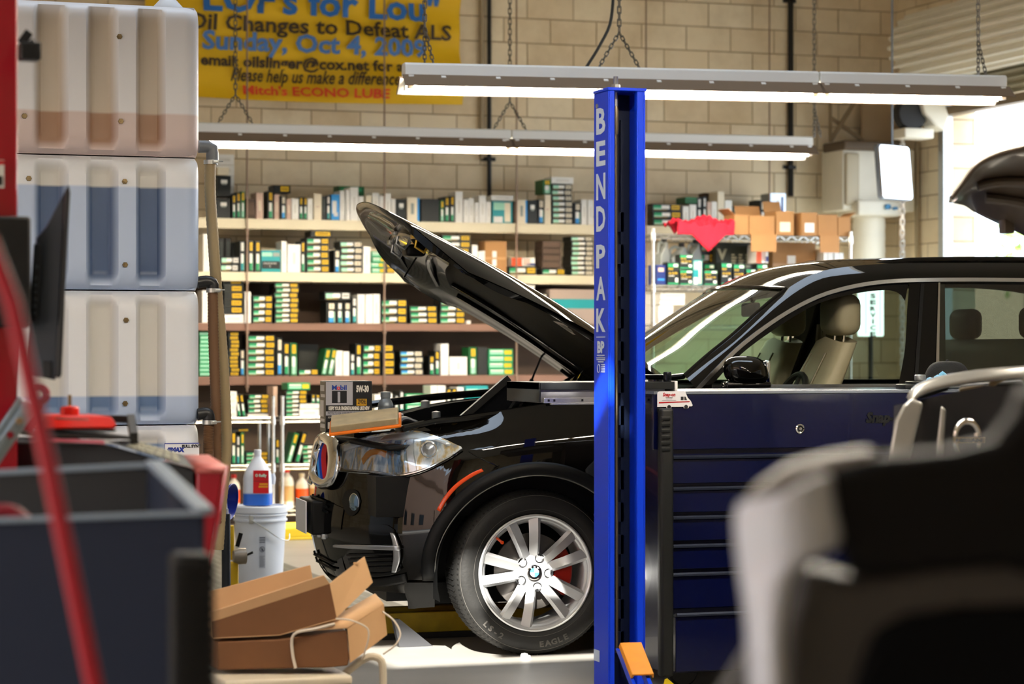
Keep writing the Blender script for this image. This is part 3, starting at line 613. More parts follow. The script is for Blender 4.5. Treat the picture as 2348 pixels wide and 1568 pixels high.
# open cartons on the top wire shelf
def open_carton(px0, px1, yt, yb, dep, lab, flaps, back=.0, label=None):
    a, c = WY(px0, 500, YR+.02+back), WY(px1, 500, YR+.02+back); z0 = zR1+.008; z1 = WY(px0, yt, YR+.02+back).z; y0, y1 = a.y, a.y+dep; w = .006
    t = thing('open_carton', lab, 'box', ((a.x+c.x)/2, y0, z0), 'small cartons on the top wire shelf')
    b = MB(); b.box(a.x, y0, z0, c.x, y1, z0+w); b.box(a.x, y0, z0+w, a.x+w, y1, z1); b.box(c.x-w, y0, z0+w, c.x, y1, z1); b.box(a.x+w, y0, z0+w, c.x-w, y0+w, z1); b.box(a.x+w, y1-w, z0+w, c.x-w, y1, z1)
    finish('body', b, CARD, t)
    for k in flaps:
        b = MB(); W_ = c.x-a.x; f = min(.09, W_*.6)
        if k == 'f': b.box(a.x, YR-.014, z0-.13, c.x, YR-.008, z0+.005); b.box(a.x, YR-.008, z0, c.x, y0-.001, z0+.005)
        if k == 'l': b.prism([(0,0),(-f*.7,f*.6),(-f*.7,f*.6+.005),(0,.006)], lambda u, v, y: (a.x+u, y, z1+v), y0, y1)
        if k == 'r': b.prism([(0,0),(f*.7,f*.5),(f*.7,f*.5+.005),(0,.006)], lambda u, v, y: (c.x+u, y, z1+v), y0, y1)
        if k == 'b': b.prism([(0,0),(.03,f),(.035,f),(.006,0)], lambda u, v, x: (x, y1+u, z1+v), a.x, c.x)
        finish('flap', b, CARD, t)
    if label:
        b = MB(); b.quad((lerp(a.x,c.x,.2), y0-.001, lerp(z0,z1,.15)), (lerp(a.x,c.x,.8), y0-.001, lerp(z0,z1,.15)), (lerp(a.x,c.x,.8), y0-.001, lerp(z0,z1,.55)), (lerp(a.x,c.x,.2), y0-.001, lerp(z0,z1,.55))); finish('paper_label', b, label, t)
open_carton(1684, 1716, 492, 530, .2, 'narrow open cardboard carton beside the red cloth on the top wire shelf', ['l'])
open_carton(1718, 1776, 494, 530, .25, 'open cardboard carton with ragged flaps right of the narrow one', ['f','b'])
open_carton(1780, 1820, 484, 532, .22, 'cardboard carton with a pale square label on the top wire shelf', ['b'], label=CRM)
open_carton(1838, 1874, 487, 532, .2, 'cardboard carton with a white window in the middle right of the top wire shelf', [], label=WHT)
open_carton(1876, 1920, 492, 530, .2, 'cardboard carton with white end and a hanging flap near the right rack post', ['f'])
open_carton(1922, 1950, 497, 530, .2, 'pale printed carton at the right end of the top wire shelf', ['r'])
b = MB(); a, c = WY(1902, 520, YR-.005), WY(1921, 520, YR-.005); z1 = WY(1900, 493, YR).z
# red shop cloth heaped on the shelf, one corner hanging
rc0, rc1 = WY(1552, 500, YR-.02), WY(1682, 500, YR-.02)
def cloth(u, v):
    x = lerp(rc0.x, rc1.x, u); y = YR-.05 + v*.3; a = math.sin(math.pi*u)*math.sin(math.pi*min(1, v*1.05))
    z = zR1 + .012 + .085*a**.7*(1+.3*math.sin(9*u+4*v)) + .03*abs(math.sin(13*u+7*v)) + .018*abs(math.sin(23*u-11*v)) + .05*math.exp(-((u-.03)/.1)**2) + .06*math.exp(-((u-.97)/.08)**2)
    if v < .18: k = (v/.18); y = YR-.03-.02*k; z = lerp(zR1 - .0 - .13*max(0, 1-abs(u-.55)/.3), z, k)
    return (x, y, z)
b = MB(); b.grid(cloth, 46, 30)
tag(finish('shop_cloth', b, mat('cloth_red', '#c9152f', .8, var=.2, scale=9), smooth=70, solid=.004), 'crumpled red shop cloth heaped on the top wire shelf with a corner hanging', 'cloth')
# leaning dark boxes
for k, (px, dx, rr, lab) in enumerate(((1862, 0, -24, 'dark box leaning on another near the right rack post'), (1892, .0, 24, 'dark box tilted steeply with its ribbed side out, right of the leaning one'))):
    p = WY(px, 598, YR+.12); o = bpy.data.objects.new('carton', STY['KD'][0]); COL.objects.link(o); o.location = (p.x, p.y, zR2+.09); o.scale = (.13, .12, .1); o.rotation_euler = (0, R(rr), 0); tag(o, lab, 'box', 'leaning dark boxes')
# ------------------------------------------------------------------ the black sport utility vehicle
paint = mat('paint_black', (.003,.0026,.002), .3, coat=.8, spec=.0); blackpl = mat('black_plastic', '#0d0e0f', .5, spec=.25); trimblk = mat('gloss_black', (.004,.004,.004), .08)
bayblk = mat('bay_black', '#0a0b0c', .45, spec=.25); alum = mat('satin_aluminium', '#c2c6cc', .3, .85); tyre_m = mat('tyre_rubber', '#1d1d1c', .6, bump=.1, scale=60)
liner_m = mat('hood_liner', '#0d0e0c', .7, bump=.1, scale=25, spec=.15); rimm = mat('alloy_silver', '#d4d6d8', .3, .55); discm = mat('brake_disc', '#6b6763', .4, .8)
amber = mat('amber_marker', '#e2480c', .2, coat=.6); wglass = glassmat('windscreen_glass', (.66,.84,.66), .05); sglass = glassmat('side_glass', (.30,.44,.34), .03); dglass = glassmat('rear_glass', (.22,.27,.24), .06)
lens_m = glassmat('lamp_lens', (.93,.97,1.0), .06, .03)
XW, Y0, YC, XF = 3.613, 10.14, 11.10, 2.755
# the car stands at a slight angle to the wall: its own axes, turned about the front wheel
CAR_A = R(-5.5); PIV = Vector((3.613, 10.146, 0)); CRM = Matrix.Translation(PIV) @ Matrix.Rotation(CAR_A, 4, 'Z') @ Matrix.Translation(-PIV); CRI = CRM.inverted()
_W, _WY, _PX = W, WY, PX
def W(px, py, d): return CRI @ _W(px, py, d)
def WY(px, py, Y):
    a, c = W(px, py, 5.0), W(px, py, 15.0); return a.lerp(c, (Y-a.y)/(c.y-a.y))
def PX(p): return _PX(CRM @ Vector(p))
def DEP(p): q = CRM @ Vector(p); return SN*q.x + CS*q.y
_finish = finish
def finish(name, mb, mats, parent=None, **k):
    """Left and right pieces that do not meet at the middle become two objects."""
    if parent is not None and mb.v:
        if min(abs(v[1]-YC) for v in mb.v) > .012 and min(v[1] for v in mb.v) < YC < max(v[1] for v in mb.v):
            outs = []
            for sg in (1, -1):
                idx = [i for i, v in enumerate(mb.v) if (v[1]-YC)*sg < 0]; mp = {i: j for j, i in enumerate(idx)}
                if any(0 < sum(i in mp for i in f) < len(f) for f in mb.f): outs = []; break
                h = MB(); h.v = [mb.v[i] for i in idx]; fk = [(f, k_) for f, k_ in zip(mb.f, mb.k) if f[0] in mp]
                h.f = [tuple(mp[i] for i in f) for f, _ in fk]; h.k = [k_ for _, k_ in fk]; outs.append(h)
            if outs:
                o = _finish(name, outs[0], mats, parent, **k); _finish(name, outs[1], mats, parent, **k); return o
    return _finish(name, mb, mats, parent, **k)
car = thing('sport_utility_vehicle', 'glossy black sport utility vehicle with its hood raised and silver alloy wheels', 'car', (XF+2.44, YC, 0))
plan = [(0,0),(.2,.022),(.38,.070),(.54,.130),(.67,.195),(.78,.275),(.86,.41),(.905,.54),(.935,.68),(.952,.85),(.96,1.15),(.96,2.4),(.96,3.9),(.95,4.3),(.91,4.55),(.8,4.74),(.6,4.84),(.3,4.88),(0,4.886)]
PL = poly_resample([(XF+x, YC-l) for l, x in plan], 260)
SL = [0.]
for a, c in zip(PL, PL[1:]): SL.append(SL[-1] + (c-a).length)
STOT = SL[-1]
def plan_at(s):
    s = min(max(s, 0), STOT); i = min(int(s/STOT*260), 259)
    while i < 259 and SL[i+1] < s: i += 1
    while i > 0 and SL[i] > s: i -= 1
    t = (s-SL[i])/max(1e-6, SL[i+1]-SL[i]); p = PL[i].lerp(PL[i+1], t); d = (PL[i+1]-PL[i]).normalized()
    return p, Vector((-d.y, d.x))        # point, inward normal
_p, _n = plan_at(2.5); FL_ = 1 if _n.y > 0 else -1
SIDE = [(.2,.09),(.35,.04),(.55,.012),(.68,.0),(.80,.008),(.86,.002),(.94,.008),(1.0,.022),(1.06,.045),(1.12,.08),(1.19,.105),(1.3,.13)]
FRNT = [(.2,.17),(.32,.055),(.45,.008),(.55,.0),(.68,.012),(.82,.03),(.92,.055),(.98,.10),(1.1,.3),(1.3,.4)]
def skin(s, z, off=0.):
    p, n = plan_at(s); w = 1/(1+math.exp((s-1.25)/.16)); wr_ = 1/(1+math.exp(-(s-(STOT-1.2))/.16))
    i = lerp(curve1(SIDE, z), curve1(FRNT, z), min(1, w+wr_*.6)) - off
    return Vector((p.x + n.x*FL_*i, p.y + n.y*FL_*i, z))
def s_of_X(X):
    lo, hi = .6, STOT-.8
    for _ in range(40):
        m = (lo+hi)/2
        if plan_at(m)[0].x < X: lo = m
        else: hi = m
    return lo
def SKP(px, py):
    """(s, z) of the near body side where the photo shows px, py"""
    z = .8
    for _ in range(8):
        tab = [(PX(skin(k*.02, z))[0], k*.02) for k in range(0, 200)]
        s = 0.
        for (a, sa), (c, sb) in zip(tab[::-1][1:], tab[::-1]):
            if a <= px <= c: s = lerp(sa, sb, (px-a)/max(1e-6, c-a)); break
        p = skin(s, z); d = DEP(p); z = lerp(z, CAM_Z + (HZ-py)/FPX*d, .9); z = min(max(z, .15), 1.3)
    return (s, z)
def skpoly(pts): return [SKP(*p) for p in pts]
def mirY(p): return Vector((p[0], 2*YC-p[1], p[2]))
def loft(b, A, B, n, rows, fn, mirror=False):
    A2, B2 = poly_resample([(*a,) for a in A], n), poly_resample([(*c,) for c in B], n)
    f = lambda u, v: fn(A2[round(u*n)].lerp(B2[round(u*n)], v))
    b.grid(f, n, rows)
    if mirror: b.grid(lambda u, v: mirY(f(u, v)), n, rows)
def patch(name, A, B, off, m, n=24, rows=6, mirror=True, th=0., parent=None, smooth=40):
    b = MB(); loft(b, A, B, n, rows, lambda q: skin(q[0], q[1], off), mirror)
    return finish(name, b, m, parent or car, smooth=smooth, solid=th)
ZT = [(2.73,.965),(2.84,.985),(3.0,1.012),(3.26,1.055),(3.45,1.085),(3.68,1.112),(3.93,1.132),(4.2,1.16),(4.45,1.185),(5.2,1.195),(6.4,1.205),(7.0,1.22),(7.4,1.2),(7.62,1.12)]
def ztop(s): return curve1(ZT, plan_at(s)[0].x)
XW2 = XW + 2.933; RA = .452
def zbot(s):
    X = plan_at(s)[0].x; z = .27 if s > .9 else lerp(.25, .27, s/.9)
    if s > STOT-1.4: z = lerp(.27, .35, min(1, (s-STOT+1.4)/.6))
    for c in (XW, XW2):
        d = abs(X-c)
        if d < RA and s > .8: z = max(z, .36 + math.sqrt(RA*RA-d*d))
    return z
ss = [STOT*k/150 for k in range(151)]
for c in (XW, XW2):
    for d in (-RA-.001, -RA+.001, -RA+.006, -RA+.018, -RA+.04, RA-.04, RA-.018, RA-.006, RA-.001, RA+.001): ss.append(s_of_X(c+d))
ss = sorted(ss); b = MB(); NR = 22
def shell(u, v):
    s = ss[round(u*(len(ss)-1))]; return skin(s, lerp(zbot(s), ztop(s), v))
b.grid(shell, len(ss)-1, NR); b.grid(lambda u, v: mirY(shell(u, v)), len(ss)-1, NR)
finish('body_shell', b, paint, car, smooth=50)
# wheel wells, sills and floor pan in matt black
b = MB()
for c in (XW, XW2):
    for sgn in (0, 1):
        f = lambda u, v: (c + math.cos(math.pi*(u*1.16-.08))*(RA-.005), (Y0+.05+v*.4) if not sgn else (2*YC-Y0-.05-v*.4), .36 + math.sin(math.pi*(u*1.16-.08))*(RA-.005))
        b.grid(f, 24, 2)
        yy = Y0+.45 if not sgn else 2*YC-Y0-.45
        b.box(c-RA, yy, .2, c+RA, yy+.01, .82)
b.box(XF+.25, YC-.55, .22, XF+4.6, YC+.55, .30); b.box(XW+RA, Y0+.06, .22, XW2-RA, YC*2-Y0-.06, .3)
b.box(XF+.3, YC-.4, .3, XW2, YC+.4, .62)
finish('underbody', b, bayblk, car)
# arch cladding
oc = [(976,1333),(980,1290),(992,1243),(1012,1188),(1046,1141),(1094,1100),(1145,1072),(1213,1056),(1281,1054),(1360,1069),(1420,1105),(1462,1150),(1492,1210),(1505,1280),(1510,1333)]
def arch_ring(cx, r0, r1, a0, a1, off, name, m, thick=.012):
    b = MB(); n = 44
    def f(u, v):
        a = R(lerp(a0, a1, u)); r = lerp(r0, r1, v); X = cx + math.cos(a)*r; z = .36+math.sin(a)*r
        return skin(s_of_X(X), z, off + .012*math.sin(math.pi*v))
    b.grid(f, n, 6); b.grid(lambda u, v: mirY(f(u, v)), n, 6)
    return finish(name, b, m, car, smooth=60, solid=thick)
for c in (XW, XW2): arch_ring(c, .445, .508, 0 if c == XW else -3, 183, .012, 'wheel_arch_trim', blackpl)
b = MB()      # thin light edge of the cladding
n = 44
pth = [skin(s_of_X(XW+math.cos(R(a))*.447), .36+math.sin(R(a))*.447, .024) for a in range(20, 182, 4)]
b.tube(pth, .0028, 5); finish('arch_edge', b, mat('edge_light', '#6d6d68', .3, .3), car)
patch('sill_trim', [(s_of_X(XW+.47), .24), (s_of_X(XW2-.47), .24)], [(s_of_X(XW+.47), .42), (s_of_X(XW2-.47), .42)], .014, blackpl, 30, 4)
patch('mud_deflector', skpoly([(940,1395),(970,1393),(998,1391)]), skpoly([(930,1335),(968,1335),(1000,1335)]), .012, bayblk, 8, 4)
# panel lines
def pline(name, pts, r, m, off=.002, mirror=True):
    b = MB(); P = [skin(*q, off) for q in poly_resample(skpoly(pts), 24)]; b.tube(P, r, 6)
    if mirror: b.tube([mirY(p) for p in P], r, 6)
    return finish(name, b, m, car)
pline('bumper_seam', [(1075,1035),(1100,1050),(1145,1070)], .003, trimblk, .0)
# side marker
patch('side_marker', skpoly([(1010,1173),(1028,1142),(1052,1115),(1085,1092),(1109,1080)]), skpoly([(1002,1168),(1020,1137),(1045,1109),(1078,1086),(1104,1074)]), .008, amber, 20, 3, th=.006)
# headlamp: bowl with reflections painted into its colour, inner lamps and brow, clear lens
HT = [(785,1022),(800,1014),(845,1000),(905,990),(961,988),(1012,1003),(1058,1024)]
HB = [(785,1078),(800,1079),(859,1083),(917,1091),(968,1080),(1026,1052),(1060,1029)]
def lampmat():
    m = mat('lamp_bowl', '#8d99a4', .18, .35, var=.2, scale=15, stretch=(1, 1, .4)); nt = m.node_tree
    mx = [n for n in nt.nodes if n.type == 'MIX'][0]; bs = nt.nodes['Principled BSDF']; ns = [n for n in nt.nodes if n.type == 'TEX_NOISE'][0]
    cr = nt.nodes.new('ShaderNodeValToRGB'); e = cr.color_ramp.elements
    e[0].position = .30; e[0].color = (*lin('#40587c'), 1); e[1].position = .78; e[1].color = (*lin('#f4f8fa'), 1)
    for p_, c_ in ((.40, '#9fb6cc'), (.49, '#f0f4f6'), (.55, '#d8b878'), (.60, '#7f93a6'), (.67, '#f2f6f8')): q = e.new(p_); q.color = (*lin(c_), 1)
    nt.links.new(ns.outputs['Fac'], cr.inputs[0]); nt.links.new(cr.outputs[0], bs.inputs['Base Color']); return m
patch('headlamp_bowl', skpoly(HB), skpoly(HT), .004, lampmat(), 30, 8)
patch('headlamp_brow', skpoly([(792,1034),(845,1018),(905,1008),(961,1005),(1005,1012),(1030,1022)]), skpoly([(792,1021),(845,1003),(905,993),(961,991),(1009,1004),(1034,1016)]), .010, mat('lamp_silver', '#e6ecf0', .3, .25), 24, 4, th=.01)
patch('headlamp_lower_trim', skpoly([(786,1080),(802,1083),(860,1087),(917,1094),(968,1083),(1026,1055),(1050,1040)]), skpoly([(786,1072),(802,1075),(860,1079),(917,1086),(968,1075),(1022,1049),(1048,1036)]), .011, chrome, 24, 3, th=.006)
def lamp(px, py, r, name, m, ring):
    s, z = SKP(px, py); p = skin(s, z, .004); p2, n2 = plan_at(s); nrm = Vector((-n2.x*FL_, -n2.y*FL_, 0)); q = nrm.to_track_quat('Z', 'Y').to_matrix().to_4x4()
    for mir in (False, True):
        b = MB(); b.M = Matrix.Translation(p) @ q
        b.m(0).lathe([(r*1.08,0),(r*1.08,.012),(r*.92,.014),(r*.86,.006)], 28); b.m(1).lathe([(r*.88,.004),(r*.6,.012),(0,.018)], 28)
        b.M = None
        if mir: b.v = [tuple(mirY(v)) for v in b.v]
        finish(name, b, [ring, m], car)
patch('headlamp_reflector', skpoly([(836,1066),(852,1046),(872,1042),(886,1050)]), skpoly([(832,1052),(846,1034),(870,1028),(890,1034)]), .008, mat('lamp_amber_refl', '#d98a2e', .15, .5), 16, 4)
for a_, c_ in ((896, 904), (910, 926), (932, 937)): patch('headlamp_tube', skpoly([(a_,1082),((a_+c_)/2,1083),(c_,1082)]), skpoly([(a_,1010),((a_+c_)/2,1009),(c_,1008)]), .012, mat('lamp_blue_refl', '#8fb4d8', .08, .8), 6, 6)
lamp(985, 1030, .036, 'headlamp_indicator', alum, chrome)
patch('headlamp_divider', skpoly([(944,1082),(950,1082),(957,1081)]), skpoly([(938,1000),(944,999),(951,998)]), .009, alum, 4, 6)
patch('headlamp_lens', skpoly(HB), skpoly(HT), .024, lens_m, 30, 8)
pline('headlamp_edge', [(784,1079),(859,1084),(917,1092),(968,1081),(1026,1053),(1060,1029)], .0035, trimblk, .020)
# kidney grille: black well, coloured bars, chrome surround
def ring_from(outer, inner, off, m, name, th=.02, bul=.012):
    b = MB(); O, I = poly_resample(outer+outer[:1], 48), poly_resample(inner+inner[:1], 48)
    f = lambda u, v: skin(*O[round(u*48)].lerp(I[round(u*48)], v), off + bul*math.sin(math.pi*v))
    b.grid(f, 48, 6); b.grid(lambda u, v: mirY(f(u, v)), 48, 6); return finish(name, b, m, car, smooth=70, solid=th)
KO = skpoly([(716,1028),(722,1006),(745,1000),(768,1004),(786,1018),(790,1045),(786,1080),(776,1104),(758,1113),(738,1108),(724,1088),(717,1058)])
KI = skpoly([(723,1030),(728,1013),(745,1009),(757,1012),(764,1022),(766,1045),(765,1070),(762,1092),(754,1104),(741,1101),(731,1084),(724,1058)])
b = MB(); cen = Vector((sum(k[0] for k in KI)/len(KI), sum(k[1] for k in KI)/len(KI))); KR = poly_resample(KI+KI[:1], 48)
f = lambda u, v: skin(*KR[round(u*48)].lerp(cen, v), .004); b.grid(f, 48, 4); b.grid(lambda u, v: mirY(f(u, v)), 48, 4); finish('grille_opening', b, trimblk, car)
ring_from(KO, KI, .012, chrome, 'grille_surround')
def gbar(pts_, w, col, name):
    b = MB(); P = poly_resample(skpoly(pts_), 16)
    for sgn in (0, 1):
        A = [skin(q[0], q[1], .022) for q in P]; B = [skin(q[0]+w, q[1], .010) for q in P]; A2 = [skin(q[0]+.004, q[1], .0) for q in P]
        if sgn: A, B, A2 = [mirY(p) for p in A], [mirY(p) for p in B], [mirY(p) for p in A2]
        b.grid(lambda u, v: (A2[round(u*16)], A[round(u*16)], B[round(u*16)])[round(v*2)], 16, 2)
    return finish(name, b, col, car, smooth=0, solid=.003)
stb = (.0, .0)
gbar([(743,1104),(738,1075),(735,1045),(738,1020),(745,1012)], .030, mat('stripe_sky', '#3f9be8', .3), 'grille_bar')
gbar([(747,1105),(743,1075),(741,1045),(744,1020),(750,1013)], .030, mat('stripe_blue', '#1440b8', .3), 'grille_bar')
gbar([(752,1104),(748,1075),(747,1045),(750,1025),(756,1015)], .042, mat('stripe_red', '#d01028', .3), 'grille_bar')
gbar([(733,1090),(729,1065),(728,1040),(731,1018)], .03, trimblk, 'grille_bar'); gbar([(760,1094),(760,1070),(760,1045),(761,1024)], .02, trimblk, 'grille_bar')
# lower intakes with louvres, fog lamp, silver blade trim, plate
patch('bumper_intake', skpoly([(706,1285),(730,1300),(760,1315),(800,1322)]) , skpoly([(704,1150),(730,1150),(752,1150),(790,1165)]), .004, trimblk, 16, 10)
for k, (a, c) in enumerate((((706,1262),(770,1292)), ((706,1276),(775,1306)), ((708,1132),(752,1150)), ((708,1142),(755,1162)), ((708,1152),(757,1174)))):
    P = [skin(*SKP(lerp(a[0],c[0],t), lerp(a[1],c[1],t)), .014) for t in (0,.33,.66,1)]; b = MB(); b.tube(P, .006, 6); b.tube([mirY(p) for p in P], .006, 6); finish('intake_louvre', b, blackpl, car)
patch('fog_lamp_well', skpoly([(786,1148),(792,1170),(806,1183),(822,1172),(828,1150)]), skpoly([(786,1146),(793,1128),(808,1121),(822,1128),(828,1148)]), .004, bayblk, 20, 8)
s, z = SKP(814, 1152); p = skin(s, z, .0); 
for mir in (0, 1):
    b = MB(); b.m(0).lathe([(.040,0),(.038,-.008),(.02,-.013),(0,-.014)], 24, (0,0,0), 'y'); b.m(1).lathe([(.043,.004),(.043,-.006),(.039,-.007)], 24, (0,0,0), 'y')
    mm = Matrix.Translation(p) @ Matrix.Rotation(R(-68), 4, 'Z'); b.v = [tuple(mm @ Vector(v)) for v in b.v]
    if mir: b.v = [tuple(mirY(v)) for v in b.v]
    finish('fog_lamp', b, [mat('fog_lens', '#7f98a8', .06, .8), chrome], car)
patch('side_intake', skpoly([(782,1262),(800,1305),(850,1318),(905,1310),(922,1300)]), skpoly([(780,1215),(820,1206),(860,1202),(890,1204),(906,1215)]), .004, trimblk, 20, 10)
patch('intake_blade', skpoly([(773,1254),(820,1258),(870,1260),(921,1261)]), skpoly([(773,1249),(820,1249),(870,1250),(919,1251)]), .022, alum, 20, 4, th=.012)
patch('intake_fin', skpoly([(908,1222),(915,1240),(920,1260),(921,1285),(914,1312)]), skpoly([(900,1220),(906,1240),(908,1260),(908,1285),(905,1312)]), .020, alum, 16, 4, th=.01)
patch('intake_lower_trim', skpoly([(845,1320),(875,1321),(905,1317),(922,1306)]), skpoly([(845,1314),(875,1315),(905,1310),(920,1300)]), .014, blackpl, 14, 3, th=.008)
for k in range(4):
    P = [skin(*SKP(lerp(800+4*k, 904, t), lerp(1272+10*k, 1270+10*k, t)), .010) for t in (0,.33,.66,1)]; b = MB(); b.tube(P, .005, 6); b.tube([mirY(p) for p in P], .005, 6); finish('intake_louvre', b, blackpl, car)
patch('bumper_lip', skpoly([(706,1300),(740,1345),(800,1352),(880,1345),(935,1335)]), skpoly([(706,1288),(740,1318),(800,1330),(880,1326),(930,1316)]), .012, blackpl, 24, 4, th=.01)
b = MB(); b.box(XF-.04, YC-.2, .50, XF+.05, YC+.2, .66); finish('plate_holder', b, blackpl, car, bevel=.01)
b = MB(); b.m(0).box(XF-.062, YC-.155, .505, XF-.056, YC+.155, .655)
b.m(1)
for k in range(7): b.box(XF-.0465, YC-.12+.036*k, .545, XF-.046, YC-.098+.036*k, .605)
b.m(2).box(XF-.0465, YC-.05, .625, XF-.046, YC+.05, .638)
finish('number_plate', b, [mat('plate_white', '#e4e6ea', .4), mat('plate_blue', '#23356e', .5), mat('plate_red', '#b02030', .5)], car)
b = MB()
for k in range(3): q = skin(*SKP(724+11*k, 1222+4*k), .006); b.rbox(q.x-.012, q.y-.012, q.z-.012, q.x+.012, q.y+.012, q.z+.012, .004)
finish('parking_sensor', b, alum, car)

# engine bay
b = MB()
ii = [k*.05 for k in range(0, 36)]
def inner(u, v): s = .05 + u*2.0; p = skin(s, ztop(s)-.004); q = skin(s, ztop(s), -.07-.03*v); return (lerp(p.x, q.x, min(1, v*3)), lerp(p.y, q.y, min(1, v*3)), ztop(s)-.006-.22*max(0, v-.33)/.67)
b.grid(inner, 40, 6); b.grid(lambda u, v: mirY(inner(u, v)), 40, 6); finish('fender_ledge', b, bayblk, car, smooth=50)
b = MB(); b.box(XF+.16, YC-.78, .62, 4.5, YC+.78, .80); b.box(4.40, YC-.80, .6, 4.48, YC+.80, 1.16)
finish('bay_floor', b, bayblk, car)
b = MB(); b.rbox(3.25, YC-.36, .8, 4.2, YC+.34, .99, .05); b.rbox(3.05, YC-.6, .8, 3.22, YC+.6, .95, .03); b.rbox(3.35, YC+.42, .8, 3.95, YC+.72, 1.0, .04); b.rbox(3.3, YC-.74, .8, 3.7, YC-.42, .96, .04); finish('engine_cover', b, bayblk, car)
b = MB()
for k in range(5): b.tube(poly_resample([(3.1+.2*k, YC-.2+.1*k, .98), (3.2+.2*k, YC+.1, 1.03-.01*k), (3.35+.18*k, YC+.5, 1.0)], 10), .014, 8)
finish('engine_hose', b, blackpl, car)
for px, py in ((915,955),(975,925),(1000,950)):
    b = MB(); q = WY(px, py, YC+.3); b.lathe([(0,-.02),(.022,-.02),(.022,.012),(0,.018)], 14, (q.x, q.y, q.z)); finish('filler_cap', b, mat('cap_grey', '#8f969c', .3, .4), car)
b = MB(); P = poly_resample([(XF+.2, YC+.7, .985), (3.0, YC+.83, 1.05), (3.4, YC+.85, 1.11), (3.9, YC+.86, 1.15), (4.35, YC+.86, 1.18)], 20); b.tube(P, .02, 8)
b.tube(poly_resample([WY(925,982,10.42), WY(1000,966,10.36), WY(1060,960,10.33), WY(1250,932,10.33)], 20), .016, 8); finish('hood_seal', b, trimblk, car)
b = MB(); q0 = WY(922, 978, 10.55); b.rbox(q0.x-.02, 10.45, .985, q0.x+.16, 10.62, 1.02, .01); q1 = WY(990, 968, 10.48); b.rbox(q1.x, 10.42, 1.01, q1.x+.12, 10.56, 1.045, .01); finish('lock_carrier', b, blackpl, car)
b = MB()      # upper cross panel the oil box rests on
b.grid(lambda u, v: (XF+.07+v*.30 + .16*(2*u-1)**2, YC + (u-.5)*1.5, .962+.03*v-.03*(2*u-1)**2), 20, 4); finish('radiator_panel', b, blackpl, car, solid=.02)
mesh_m = mat('mesh_black', '#0b0c0f', .85, var=.5, scale=160, spec=.05)
yq = 10.56; L = [WY(*p, yq) for p in ((1062,958),(1163,868),(1182,882),(1196,878),(1234,912),(1192,926),(1160,944))]
b = MB(); b.prism([(p.x, p.z) for p in L], lambda u, v, y: (u, y, v), yq, yq+.05); finish('pollen_filter_cover', b, mesh_m, car, bevel=.008)
b = MB(); b.bar(WY(1058,960,yq-.02), WY(1166,866,yq-.02), .035, .03); b.bar(WY(1163,944,yq-.01), WY(1192,900,yq-.01), .012, .012); finish('cover_rib', b, bayblk, car)

# the raised hood
HX, HZ_, AL = 4.40, 1.15, R(33.5)
def hood(u, v, off=0., inset=0.):
    c = 2*u-1; e = abs(c)
    L = 1.19 + .50*(1-e**2.6); w = .82 - .10*v*v*(1 if True else 0)
    l = v*(L-inset) ; y = YC + c*(w-inset)
    h = .06*(1-e*e) - .075*(v**2.2) - .032*max(0, e-.72)/.28 + .02*math.sin(math.pi*v) + off
    return (HX - l*math.cos(AL) + h*math.sin(AL), y, HZ_ + l*math.sin(AL) + h*math.cos(AL))
b = MB(); b.grid(lambda u, v: hood(u, v), 40, 30); finish('hood_skin', b, paint, car, smooth=60)
b = MB()
def under(u, v):
    c = abs(2*u-1); d = .028 + .02*max(0, math.sin(math.pi*min(1, max(0, (c-.62)/.3)))) + .016*max(0, math.sin(math.pi*min(1, max(0, (v-.72)/.22))))
    if c > .985 or v > .985 or v < .01: d = .004
    return hood(u, v, -d, .002)
b.grid(under, 60, 44, True); finish('hood_inner_panel', b, mat('hood_inner_gloss', (.003,.0031,.0028), .2, coat=.6, spec=.1), car, smooth=70)
b = MB(); b.grid(lambda u, v: hood(.15+.7*u, .10+.58*v, -.044 - .008*math.sin(8*u)*math.sin(6*v)), 24, 16, True); finish('hood_liner', b, liner_m, car, smooth=60, solid=.006)
b = MB()
for u0 in (.12, .2, .8, .88):
    P = [hood(u0, .1+.08*k, -.05) for k in range(8)]; b.tube(P, .012, 6)
for v0 in (.74, .86): b.tube([hood(.12+.76*k/12, v0, -.05) for k in range(13)], .014, 6)
finish('hood_rib', b, mat('hood_inner_gloss', (.006,.0062,.0055), .18), car)
for u0 in (.30, .52, .70):
    b = MB(); p = Vector(hood(u0, .86, -.045)); b.tube([p, p+Vector((-.01,0,-.05)), p+Vector((.03,0,-.075)), p+Vector((.06,0,-.04))], .007, 8); b.rbox(p.x-.03, p.y-.03, p.z-.012, p.x+.03, p.y+.03, p.z+.01, .006); finish('hood_striker', b, mat('striker_brass', '#c9a43a', .3, .7) if u0 < .5 else galv, car)
b = MB(); p = Vector(hood(.55, .80, -.05)); b.rbox(p.x-.05, p.y-.05, p.z-.06, p.x+.05, p.y+.08, p.z, .02); finish('hood_latch', b, bayblk, car)
b = MB(); p = Vector(hood(.72, .78, -.04)); b.bar(p, p+Vector((-.07,.0,-.11)), .012, .008); finish('safety_hook', b, bayblk, car)
b = MB(); p = Vector(hood(.3, .33, -.054)); q = Vector(hood(.36, .42, -.054)); b.grid(lambda u, v: hood(.30+.1*u, .30+.07*v, -.054), 2, 2, True); b.m(1); b.grid(lambda u, v: hood(.315+.07*u, .315+.04*v, -.055), 2, 2, True); finish('hood_sticker', b, [WHT, GRY], car)
